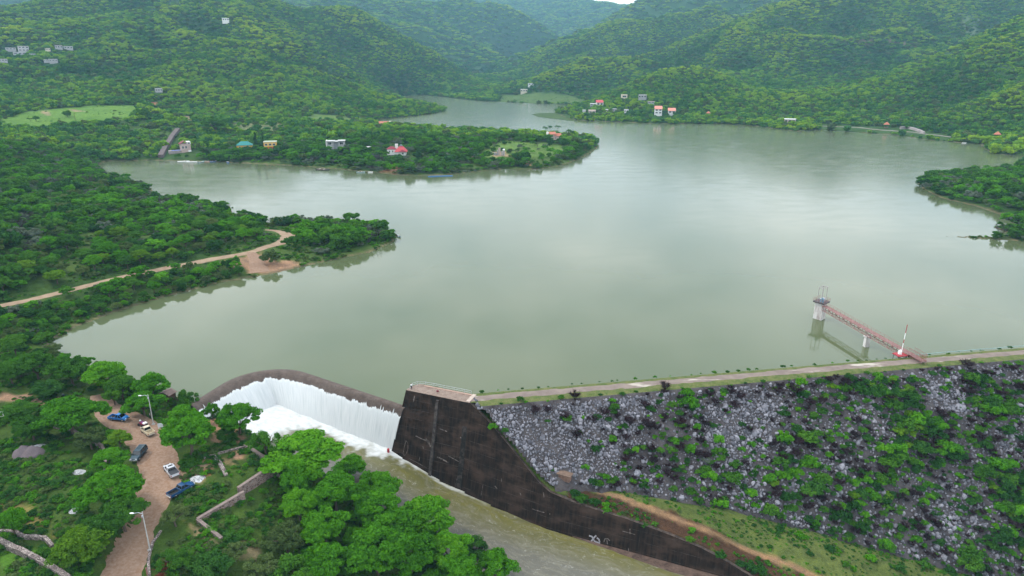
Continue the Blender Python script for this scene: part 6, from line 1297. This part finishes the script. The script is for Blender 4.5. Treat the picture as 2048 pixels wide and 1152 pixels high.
palm((1115, 276), 12.5, 'tall slim palm behind the orange roofed villa'); palm((1090, 272), 10, 'bushy palm left of the orange roofed villa', 24); palm((1100, 271), 10.5, 'second bushy palm left of the tall slim palm', 24); palm((1137, 284), 12, 'dark palm right of the orange roofed villa', 22); palm((1144, 284), 11, 'second dark palm right of the orange roofed villa', 22)
# ---- scattered masses (geometry nodes instances on a point mesh)
lib = bpy.data.collections.new('leaf_library')
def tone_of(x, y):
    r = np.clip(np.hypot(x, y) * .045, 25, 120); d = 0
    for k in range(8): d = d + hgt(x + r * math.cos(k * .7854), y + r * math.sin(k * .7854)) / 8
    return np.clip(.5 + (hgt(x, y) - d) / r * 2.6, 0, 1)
def scatter_obj(name, pts, scale, protos, label, cat, mirror=False, squash=None):
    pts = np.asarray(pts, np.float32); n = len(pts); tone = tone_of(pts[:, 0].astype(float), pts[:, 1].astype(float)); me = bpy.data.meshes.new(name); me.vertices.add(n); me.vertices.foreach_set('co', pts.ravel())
    sc = np.asarray(scale, np.float32); sc = np.repeat(sc[:, None], 3, 1) if sc.ndim == 1 else sc
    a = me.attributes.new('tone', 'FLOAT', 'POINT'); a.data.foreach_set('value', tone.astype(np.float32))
    a = me.attributes.new('scl', 'FLOAT_VECTOR', 'POINT'); a.data.foreach_set('vector', sc.ravel()); r3 = np.zeros((n, 3), np.float32); r3[:, 2] = rng.random(n) * 6.283
    if mirror: r3[:, 0] = rng.random(n) * 6.283; r3[:, 1] = rng.random(n) * 6.283
    a = me.attributes.new('rot', 'FLOAT_VECTOR', 'POINT'); a.data.foreach_set('vector', r3.ravel()); a = me.attributes.new('idx', 'INT', 'POINT'); a.data.foreach_set('value', rng.integers(0, len(protos), n).astype(np.int32))
    col = bpy.data.collections.new(name + '_kinds')
    for i, m in enumerate(protos): o = bpy.data.objects.new('%s_kind_%02d' % (name, i), m); col.objects.link(o)
    ng = bpy.data.node_groups.new(name, 'GeometryNodeTree'); ng.interface.new_socket('Geometry', in_out='INPUT', socket_type='NodeSocketGeometry'); ng.interface.new_socket('Geometry', in_out='OUTPUT', socket_type='NodeSocketGeometry')
    N = ng.nodes; L = ng.links; gi = N.new('NodeGroupInput'); go = N.new('NodeGroupOutput'); ip = N.new('GeometryNodeInstanceOnPoints'); ci = N.new('GeometryNodeCollectionInfo'); ci.inputs[0].default_value = col; ci.inputs['Separate Children'].default_value = True; ci.inputs['Reset Children'].default_value = True
    def na(nm, ty): q_ = N.new('GeometryNodeInputNamedAttribute'); q_.data_type = ty; q_.inputs[0].default_value = nm; return q_.outputs[0]
    m2p = N.new('GeometryNodeMeshToPoints'); L.new(gi.outputs[0], m2p.inputs[0]); L.new(m2p.outputs[0], ip.inputs['Points']); L.new(ci.outputs[0], ip.inputs['Instance']); ip.inputs['Pick Instance'].default_value = True
    L.new(na('idx', 'INT'), ip.inputs['Instance Index']); er = N.new('FunctionNodeEulerToRotation'); L.new(na('rot', 'FLOAT_VECTOR'), er.inputs[0]); L.new(er.outputs[0], ip.inputs['Rotation']); L.new(na('scl', 'FLOAT_VECTOR'), ip.inputs['Scale']); L.new(ip.outputs[0], go.inputs[0])
    o = link(name, me); o.modifiers.new('scatter', 'NODES').node_group = ng; tag(o, label, cat, kind='stuff'); return o
# middle-distance woods
P_MID = [crown_mesh(200 + i, ('umbrella', 'round', 'scrub', 'umbrella', 'round', 'umbrella', 'scrub', 'umbrella')[i % 8], ML[('mid', 'dark', 'olive', 'bright', 'mid', 'mid', 'grey', 'bright')[i % 8]], 70, .20, 22) for i in range(16)] + [bare_mesh(300, ML['bare'], 90)]
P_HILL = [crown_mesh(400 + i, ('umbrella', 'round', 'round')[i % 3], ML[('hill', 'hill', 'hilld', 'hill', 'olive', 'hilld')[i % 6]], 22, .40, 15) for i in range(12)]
def ring(r0, r1, gap, half=R(42)):
    x, y = np.meshgrid(np.arange(-r1 * math.sin(half), r1 * math.sin(half), gap), np.arange(r0 * math.cos(half), r1, gap)); x = x.ravel() + (rng.random(x.size) - .5) * gap * .95; y = y.ravel() + (rng.random(x.size) - .5) * gap * .95
    r = np.hypot(x, y); k = (r >= r0) & (r < r1) & (np.abs(np.arctan2(x, y)) < half); return x[k], y[k]
OPEN = [hits(z)[:, :2] for z in ([(0,240),(60,222),(160,213),(240,210),(278,212),(275,235),(200,246),(100,255),(0,260)], [(1000,188),(1150,191),(1180,203),(1080,207),(1000,203)], [(1080,220),(1140,230),(1140,244),(1090,240)], [(312,322),(336,286),(352,256),(370,256),(358,286),(338,322)], [(1640,259),(1700,263),(1780,268),(1850,277),(1900,283),(1900,268),(1780,254),(1640,247)])]
THIN = [hits(z)[:, :2] for z in ([(316,320),(342,284),(360,258),(366,262),(352,288),(330,320)], [(318,322),(420,322),(418,312),(395,306),(340,300)], [(296,205),(322,205),(324,226),(300,224)], [(364,230),(388,234),(386,246),(366,242)], [(1640,252),(1900,274),(1900,268),(1640,247)], [(560,490),(585,470),(560,460),(540,470)])] + [hits(z)[:, :2] for z in ([(470,242),(560,243),(590,258),(520,268),(460,258)], [(600,228),(740,235),(700,248),(600,244)], [(975,286),(1060,284),(1150,292),(1110,316),(1040,312),(960,316)], [(440,530),(520,505),(545,520),(605,525),(560,545),(515,552),(495,540),(450,535)], [(985,303),(1012,303),(1015,316),(985,316)])]
def masks(x, y, z, vis=14.0):
    k = infov(x, y, z) & seen(x, y, z, vis) & free(x, y, .8, 2.0)
    for P in OPEN: k &= ~inside(x, y, P)
    gp = fbm(x / 38, y / 38, 3, 77); k &= (gp > -.26) | (rng.random(len(x)) < .35) | (np.hypot(x, y) > 900)
    for P in THIN: k &= ~(inside(x, y, P) & (rng.random(len(x)) < .8))
    return k
x, y = ring(255, 720, 5.0); z = hgt(x, y); k = masks(x, y, z) & (z > .2)
ta = np.array(TREES); kk = np.ones(len(x), bool)
for a, b_, r_ in TREES: kk &= (x - a) ** 2 + (y - b_) ** 2 > (r_ * .75 + 1.2) ** 2
k &= kk; x, y, z = x[k], y[k], z[k]; dl = seg_dist(x, y, LAKE); s = (1.9 + 3.6 * rng.random(len(x)) ** 2) * (1 + .45 * fbm(x / 45, y / 45, 3, 40)) * np.where(dl < 6, .8, 1); s = np.clip(s, 1.3, 5)
scatter_obj('woods', np.stack([x, y, z - .1 * s], 1), np.stack([s, s, s * (.85 + .4 * rng.random(len(x)))], 1), P_MID, 'green woods round the lake', 'woods'); print('mid', len(x))
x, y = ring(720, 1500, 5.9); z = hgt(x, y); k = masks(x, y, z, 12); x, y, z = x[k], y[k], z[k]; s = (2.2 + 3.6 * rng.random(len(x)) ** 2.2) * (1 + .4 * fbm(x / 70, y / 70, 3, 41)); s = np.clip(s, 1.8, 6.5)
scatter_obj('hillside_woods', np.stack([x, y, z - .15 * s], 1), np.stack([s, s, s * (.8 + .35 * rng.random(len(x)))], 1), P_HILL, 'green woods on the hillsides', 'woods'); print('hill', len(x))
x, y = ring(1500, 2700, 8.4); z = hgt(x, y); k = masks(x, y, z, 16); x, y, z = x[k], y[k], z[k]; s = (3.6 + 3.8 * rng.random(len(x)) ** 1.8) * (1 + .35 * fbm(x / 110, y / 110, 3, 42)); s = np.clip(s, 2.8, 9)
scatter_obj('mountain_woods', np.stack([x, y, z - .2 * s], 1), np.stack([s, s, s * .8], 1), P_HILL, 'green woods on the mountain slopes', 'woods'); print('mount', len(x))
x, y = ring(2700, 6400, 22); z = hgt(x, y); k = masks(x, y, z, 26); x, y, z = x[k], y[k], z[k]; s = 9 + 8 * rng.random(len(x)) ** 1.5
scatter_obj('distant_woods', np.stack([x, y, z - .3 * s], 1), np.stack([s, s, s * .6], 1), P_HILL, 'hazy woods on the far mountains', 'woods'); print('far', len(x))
# ---- undergrowth near the viewer
P_UND = [crown_mesh(500 + i, 'shrub', ML[('mid', 'bright', 'dark', 'olive', 'dark', 'mid')[i % 6]], 40, .26, 12) for i in range(10)]
NEARP = [np.array([-165., 90.]), np.array([-60., 70.]), np.array([30., 80.]), np.array([20., 104.]), np.array([-30., 130.]), np.array([-84., 165.]), np.array([-120., 200.]), np.array([-230., 260.]), np.array([-260., 180.])]
x, y = scatter(NEARP, .90, 1.0); z = hgt(x, y); k = infov(x, y, z) & ~inside(x, y, LAKE) & ~inside(x, y, CHAN_T) & (road_d(x, y) > -.2) & (fbm(x / 7, y / 7, 3, 50) + .27 > rng.random(len(x)) * .55)
for q_ in NEARFREE[-2:]: k &= ~(inside(x, y, q_) & (rng.random(len(x)) < .75))
for hx, hy, hr in ((*hit(60, 908)[:2], 2.6), (*hit(77, 894)[:2], 1.6), (*hit(158, 944)[:2], 1.5), (*hit(394, 958)[:2], 1.6), (*hit(129, 796)[:2], 1.2)): k &= np.hypot(x - hx, y - hy) > hr
x, y, z = x[k], y[k], z[k]; s = .35 + .95 * rng.random(len(x)) ** 2.0 * (1 + .6 * fbm(x / 10, y / 10, 2, 51))
scatter_obj('undergrowth', np.stack([x, y, z - .05], 1), s, P_UND, 'weeds and low bushes on the near bank', 'undergrowth'); print('under', len(x))
x, y = ring(225, 470, 2.3); z = hgt(x, y); k = infov(x, y, z) & seen(x, y, z, 3) & free(x, y, .5, .3) & (fbm(x / 9, y / 9, 3, 53) > -.18) & ~inside(x, y, SHOREP); x, y, z = x[k], y[k], z[k]; s = .6 + .9 * rng.random(len(x)) ** 2
scatter_obj('scrub_layer', np.stack([x, y, z - .05], 1), s, P_UND, 'low scrub under and between the lakeside trees', 'undergrowth'); print('scrub', len(x))
x, y = ring(470, 2000, 6.0, R(38)); z = hgt(x, y); k = infov(x, y, z) & seen(x, y, z, 2) & free(x, y, 1, 1); gp = fbm(x / 38, y / 38, 3, 77); op = np.zeros(len(x), bool)
for P in OPEN[:2]: op |= inside(x, y, P)
k &= ((gp < -.2) & (np.hypot(x, y) < 950)) | (op & (fbm(x / 30, y / 30, 3, 54) > .12) & (rng.random(len(x)) < .3)); x, y, z = x[k], y[k], z[k]; s = .7 + 1.5 * rng.random(len(x)) ** 2.5
scatter_obj('clearing_bushes', np.stack([x, y, z - .05], 1), s, P_UND, 'scattered low bushes in the clearings and meadows', 'bushes'); print('clear', len(x))
# berm weeds
P = np.array(BERM); x, y = scatter(P, 1.1, 1.0); z = hgt(x, y); zd = 4.25 - ((-(x - DC0[0]) * DN[0] - (y - DC0[1]) * DN[1]) - 3.8) / DSL
k = (seg_dist(x, y, PATHW, False) > 1.3) & (fbm(x / 6, y / 6, 3, 52) > .02 - .5 * rng.random(len(x))) & (z > zd - .3); x, y, z = x[k], y[k], z[k]; s = .22 + .5 * rng.random(len(x)) ** 2.2
scatter_obj('berm_weeds', np.stack([x, y, z - .05], 1), s, P_UND, 'weeds on the grassy berm below the rock slope', 'weeds')
# ---- loose rock on the dam
def rock_mesh(seed, mat):
    g = np.random.default_rng(seed); import bmesh
    bm = bmesh.new(); bmesh.ops.create_icosphere(bm, subdivisions=2, radius=1.0); ax = np.array([1, .6 + .4 * g.random(), .5 + .35 * g.random()]); pl = [(lambda d: d / np.linalg.norm(d))(g.normal(size=3)) for _ in range(7)]
    for v in bm.verts:
        p = np.array(v.co)
        for d in pl:
            t = p @ d
            if t > .68: p = p - d * (t - .68)
        p = p * ax + g.normal(size=3) * .035; v.co = p
    me = bpy.data.meshes.new('rock'); bm.to_mesh(me); bm.free(); me.materials.append(mat); return me
def rockmat(name, lo, hi):
    q = NM(name); c = q.mix(q.rand(), lo, hi); c = q.mix(q.maprange(q.noise(q.co(), 2.5, 5, .65), .4, .7), c, q.mix(1.0, c, (.55, .53, .55), 'MULTIPLY')); q.bump(q.noise(q.co(), 6, 4), .5, .1); return q.fin(c, .95, .04)
M_ROCK = rockmat('grey_rock', (.10, .10, .118), (.30, .298, .335)); ROCKS = [rock_mesh(700 + i, M_ROCK) for i in range(9)]
def dam_z(x, y): return 4.25 - ((-(x - DC0[0]) * DN[0] - (y - DC0[1]) * DN[1]) - 3.8) / DSL
SLOPE = [wface(a, wtop(a))[:2] + WH * .9 for a in (19.5, 24, 30, 36, 40, 43)] + [p[:2] for p in TOE] + [damp(205, 60), damp(205, 4.4), damp(0, 4.6)]
x, y = scatter(SLOPE, .56, 1.0); zd = dam_z(x, y) + fbm(x / 2.2, y / 2.2, 3, 21) * .9; zt = hgt(x, y); k = (zd > zt - .6) & (np.hypot(x - SHELTER[0], y - SHELTER[1] + .6) > 2.1); x, y, zd = x[k], y[k], zd[k]
u_, v_ = proj(x, y, zd); k = (u_ > 900) & (u_ < 2200) & (v_ < 1260); x, y, zd, u_ = x[k], y[k], zd[k], u_[k]
aa = (x - DC0[0]) * DU[0] + (y - DC0[1]) * DU[1]; tt_ = -((x - DC0[0]) * DN[0] + (y - DC0[1]) * DN[1])
veg = fbm(aa / 13 + 3, tt_ / 11, 4, 60) + .36 * smooth(36, 66, aa) - .40 * smooth(56, 18, aa) + .05      # >0: bushes take over
bare_k = smooth(.30, -.05, veg + fbm(x / 3, y / 3, 2, 61) * .35); keep = rng.random(len(x)) < .42 + .58 * bare_k; x, y, zd, aa, tt_, veg = x[keep], y[keep], zd[keep], aa[keep], tt_[keep], veg[keep]
fine_ = smooth(.12, .45, fbm(aa / 17 + 9, tt_ / 12, 3, 64)); s = (.24 + .42 * rng.random(len(x)) ** 2.2) * (1 - .42 * fine_); s = np.where(rng.random(len(x)) < .05, s * 1.6, s)
big_i = np.argsort(-s)[:300]; rest = np.ones(len(s), bool); rest[big_i] = False
scatter_obj('loose_rock', np.stack([x, y, zd + .1], 1)[rest], s[rest], ROCKS, 'grey loose rock covering the dam slope', 'rock', True); print('rock', rest.sum())
lab = {0: 'large pale grey boulder on the bare left part of the dam slope', 1: 'large grey boulder between bushes on the overgrown right part of the dam slope'}
for i in big_i:
    o = link('boulder', ROCKS[int(rng.integers(0, 9))]); o.location = (x[i], y[i], zd[i] + .15); o.rotation_euler = tuple(rng.random(3) * 6.28); q_ = s[i] * 1.15; o.scale = (q_, q_, q_)
    w_ = int(aa[i] > 58); tag(o, lab[w_], 'boulder', 'boulders of the bare dam slope' if w_ == 0 else 'boulders of the overgrown dam slope')
# ---- bushes on the dam
SH = {('g', i): crown_mesh(800 + i, 'shrub', ML[('bright', 'mid', 'dark', 'mid', 'dark')[i % 5]], 60, .20, 20) for i in range(8)}; SH.update({('r', i): bare_mesh(850 + i, ML['rust'], 420, .022) for i in range(3)}); SH.update({('l', i): crown_mesh(870 + i, 'shrub', ML['lime'], 46, .24, 18) for i in range(3)}); SH.update({('y', i): crown_mesh(880 + i, 'shrub', ML['grey'], 40, .2, 18) for i in range(2)})
NSH = [0]
def shrub(p, s, k, label, group, name='shrub', cat='shrub', hz=1.0):
    kk_ = [q_ for q_ in SH if q_[0] == k]; o = link(name, SH[kk_[int(rng.integers(0, len(kk_)))]]); o.location = p; o.scale = (s, s, s * hz * (.85 + .3 * rng.random())); o.rotation_euler = (0, 0, rng.random() * 6.28); tag(o, label, cat, group); NSH[0] += 1; return o
x, y = scatter(SLOPE, 2.7, .9); zd = dam_z(x, y); zt = hgt(x, y); aa = (x - DC0[0]) * DU[0] + (y - DC0[1]) * DU[1]; tt_ = -((x - DC0[0]) * DN[0] + (y - DC0[1]) * DN[1]); veg = fbm(aa / 13 + 3, tt_ / 11, 4, 60) + .36 * smooth(36, 66, aa) - .40 * smooth(56, 18, aa) + .05
u_, v_ = proj(x, y, zd); k = (u_ < 2120) & (v_ < 1200) & (zd > zt - .3) & (tt_ > 4.6); cand = [(veg[i] + .25 * rng.random(), i) for i in np.nonzero(k)[0]]; cand.sort(reverse=True)
for v, i in cand[:205]:
    if v < .02: break
    r_ = rng.random(); lo = aa[i] < 45
    if r_ < .80: shrub((x[i], y[i], zd[i] - .1), (1.5 + 1.5 * rng.random() ** 1.5) * (.75 if lo else 1), 'g', 'green leafy bush growing out of the loose rock on the dam slope', 'green bushes of the dam slope', hz=1.15)
    elif r_ < .88: shrub((x[i], y[i], zd[i] - .1), 1.3 + .6 * rng.random(), 'l', 'yellow green bush growing out of the loose rock on the dam slope', 'yellow green bushes of the dam slope')
    else: shrub((x[i], y[i], zd[i] - .1), 1.5 + .6 * rng.random(), 'r', 'leafless purple brown bush on the dam slope', 'leafless bushes of the dam slope', 'bare_shrub')
lx, ly = scatter(SLOPE, 1.7, 1.0); la = (lx - DC0[0]) * DU[0] + (ly - DC0[1]) * DU[1]; lt = -((lx - DC0[0]) * DN[0] + (ly - DC0[1]) * DN[1]); lv = fbm(la / 13 + 3, lt / 11, 4, 60) + .36 * smooth(36, 66, la) - .40 * smooth(56, 18, la); k = (lv + .5 * rng.random(len(lx)) > .22) & (dam_z(lx, ly) > hgt(lx, ly) - .3) & (lt > 4.6); lx, ly = lx[k], ly[k]
scatter_obj('low_bushes', np.stack([lx, ly, dam_z(lx, ly) - .05], 1), .5 + 1.0 * rng.random(len(lx)) ** 1.6, [SH[q_] for q_ in SH if q_[0] in 'gr'], 'low bushes between the rocks of the dam slope', 'bushes')
# purple dry brush patches low on the bare part
for px, py in ((1095,825),(1130,838),(1185,845),(1210,832),(1260,850),(1300,860),(1225,890),(1070,830),(1290,815),(1330,840),(1150,800),(1420,795),(1555,790),(1690,770),(1560,775),(1660,765),(1330,780),(1480,800),(1380,810)):
    p = dam_px(px, py); shrub((p[0], p[1], p[2] - .2), 1.2 + .6 * rng.random(), 'r', 'leafless purple brown bush on the dam slope', 'leafless bushes of the dam slope', 'bare_shrub')
for px, py, s_ in ((1095,843,.9),(1165,835,.8),(1222,820,.9),(1192,900,1.5),(1300,818,1.2),(1358,850,1.5),(1332,892,.7),(1225,880,.8),(1412,922,1.3),(1104,940,.8),(1170,935,1.2),(1200,950,1.0),(1222,965,1.2),(1265,965,1.3),(985,855,1.2),(1010,862,1.0),(1040,800,1.1),(1122,795,.9),(1420,782,1.1),(1438,880,1.9),(1440,905,1.8),(1470,960,2.4),(1500,990,1.7),(1380,985,1.5),(1440,1010,2.2),(1540,1025,2.2),(1470,930,1.8)):
    p = dam_px(px, py); shrub((p[0], p[1], p[2] - .1), s_, 'y' if px == 1412 else 'g', 'pale grey green round bush standing alone on the bare rock of the dam slope' if px == 1412 else 'green leafy bush growing out of the loose rock on the dam slope', None if px == 1412 else 'green bushes of the dam slope', hz=1.1)
# bushes of the crest's edges, the berm and the wall's back
for a in np.arange(2, 165, 3.4):
    if rng.random() < .75: d = damp(a + rng.random() * 2, -3.5 - rng.random() * .6); shrub((d[0], d[1], 4.35), .3 + .5 * rng.random() ** 2, 'g', 'small bush along the lake edge of the dam crest road', 'bushes of the crest edge')
for a in np.arange(6, 170, 6):
    if rng.random() < .6: d = damp(a + rng.random() * 3, 3.3 + rng.random() * .9); shrub((d[0], d[1], 4.3), .4 + .5 * rng.random() ** 2, 'g', 'small bush along the rock side of the dam crest road', 'bushes of the crest rock side')
for px, py, s_ in ((1165,1000,1.6),(1190,1008,1.5),(1210,1015,1.3),(1215,1025,1.3),(1255,1040,.9),(1270,1048,.8),(1290,1052,.9),(1310,1050,.8),(1385,1062,.9),(1380,1080,1.0),(1352,1085,1.0),(1440,1112,1.3),(1500,1138,1.6),(1520,1145,1.5),(1480,1130,1.1),(1150,990,1.3),(1134,972,.8)):
    g = hit(px, py); shrub(g, s_, 'g', 'green bush on the red earth between the black wall and the berm path', 'bushes behind the black wall')
for px, py, s_ in ((1600,1075,1.5),(1660,1100,1.3),(1700,1085,1.6),(1560,1060,1.2),(1740,1120,1.4),(1800,1140,1.5),(1690,1130,1.0),(1620,1110,.9),(1850,1135,1.6),(1540,1095,.7),(1640,1060,1.4),(1900,1145,1.5)):
    g = hit(px, py); shrub(g, s_, 'g', 'green bush on the grassy berm below the rock slope', 'bushes of the berm')
for px, py, s_ in ((868,776,1.3),(885,779,.9),(940,791,1.0)): g = at(px, py + 6, 1.2); shrub(g, s_, 'g', 'green bush at the water behind the wall platform', 'bushes behind the platform', hz=1.5)
print('shrubs', NSH[0])
# reeds and marsh
q = NM('marsh'); q.bump(q.noise(q.geo(), .8, 4), .6, .3); M_MARSH = q.fin(q.ramp(q.noise(q.geo(), .05, 5, .65), [(.3, (.030, .058, .016)), (.7, (.062, .10, .026))]), .95, .1)
mp = [at(x_, y_, .1) for x_, y_ in ((1063,229),(1078,226.5),(1105,225.5),(1132,226),(1150,243),(1128,240),(1100,237),(1078,234))]; b = MB(); b.add([tuple(p) for p in mp], [tuple(range(len(mp)))]); o = b.build('floating_weed', M_MARSH); tag(o, 'green sheet of floating weed at the far narrows', 'floating weed', kind='stuff')
if o.data.polygons[0].normal.z < 0: o.data.flip_normals()
P_REED = [crown_mesh(900 + i, 'shrub', ML['grey' if i < 2 else 'olive'], 30, .3, 14) for i in range(4)]
pts = []
for (x0, y0), (x1, y1) in zip([(790,346),(840,350),(900,349),(955,343),(1010,337),(1060,337),(1110,333)][:-1], [(840,350),(900,349),(955,343),(1010,337),(1060,337),(1110,333),(1130,328)]):
    for k in range(26): t = rng.random(); p = at(x0 + (x1 - x0) * t, y0 + (y1 - y0) * t - 2.5 * rng.random(), 0); pts.append((p[0], p[1] + 1 + 3 * rng.random(), .1))
scatter_obj('reeds', np.array(pts), 1.2 + 1.3 * rng.random(len(pts)), P_REED, 'grey green reeds along the headland shore', 'reeds')
# ------------------------------------------------------------------ haze: one closed box of thin even air
hz = MB(); hz.box((0, 3150, 300), (11000, 6900, 700)).build('haze', (hm := bpy.data.materials.new('haze_air'))); ho = bpy.data.objects['haze']; tag(ho, kind='stuff')
hm.use_nodes = True; t = hm.node_tree; t.nodes.remove(t.nodes['Principled BSDF']); pv = t.nodes.new('ShaderNodeVolumePrincipled'); pv.inputs['Color'].default_value = (.40, .76, 1.0, 1); pv.inputs['Density'].default_value = .000085; pv.inputs['Anisotropy'].default_value = .1
t.links.new(pv.outputs[0], t.nodes['Material Output'].inputs['Volume'])
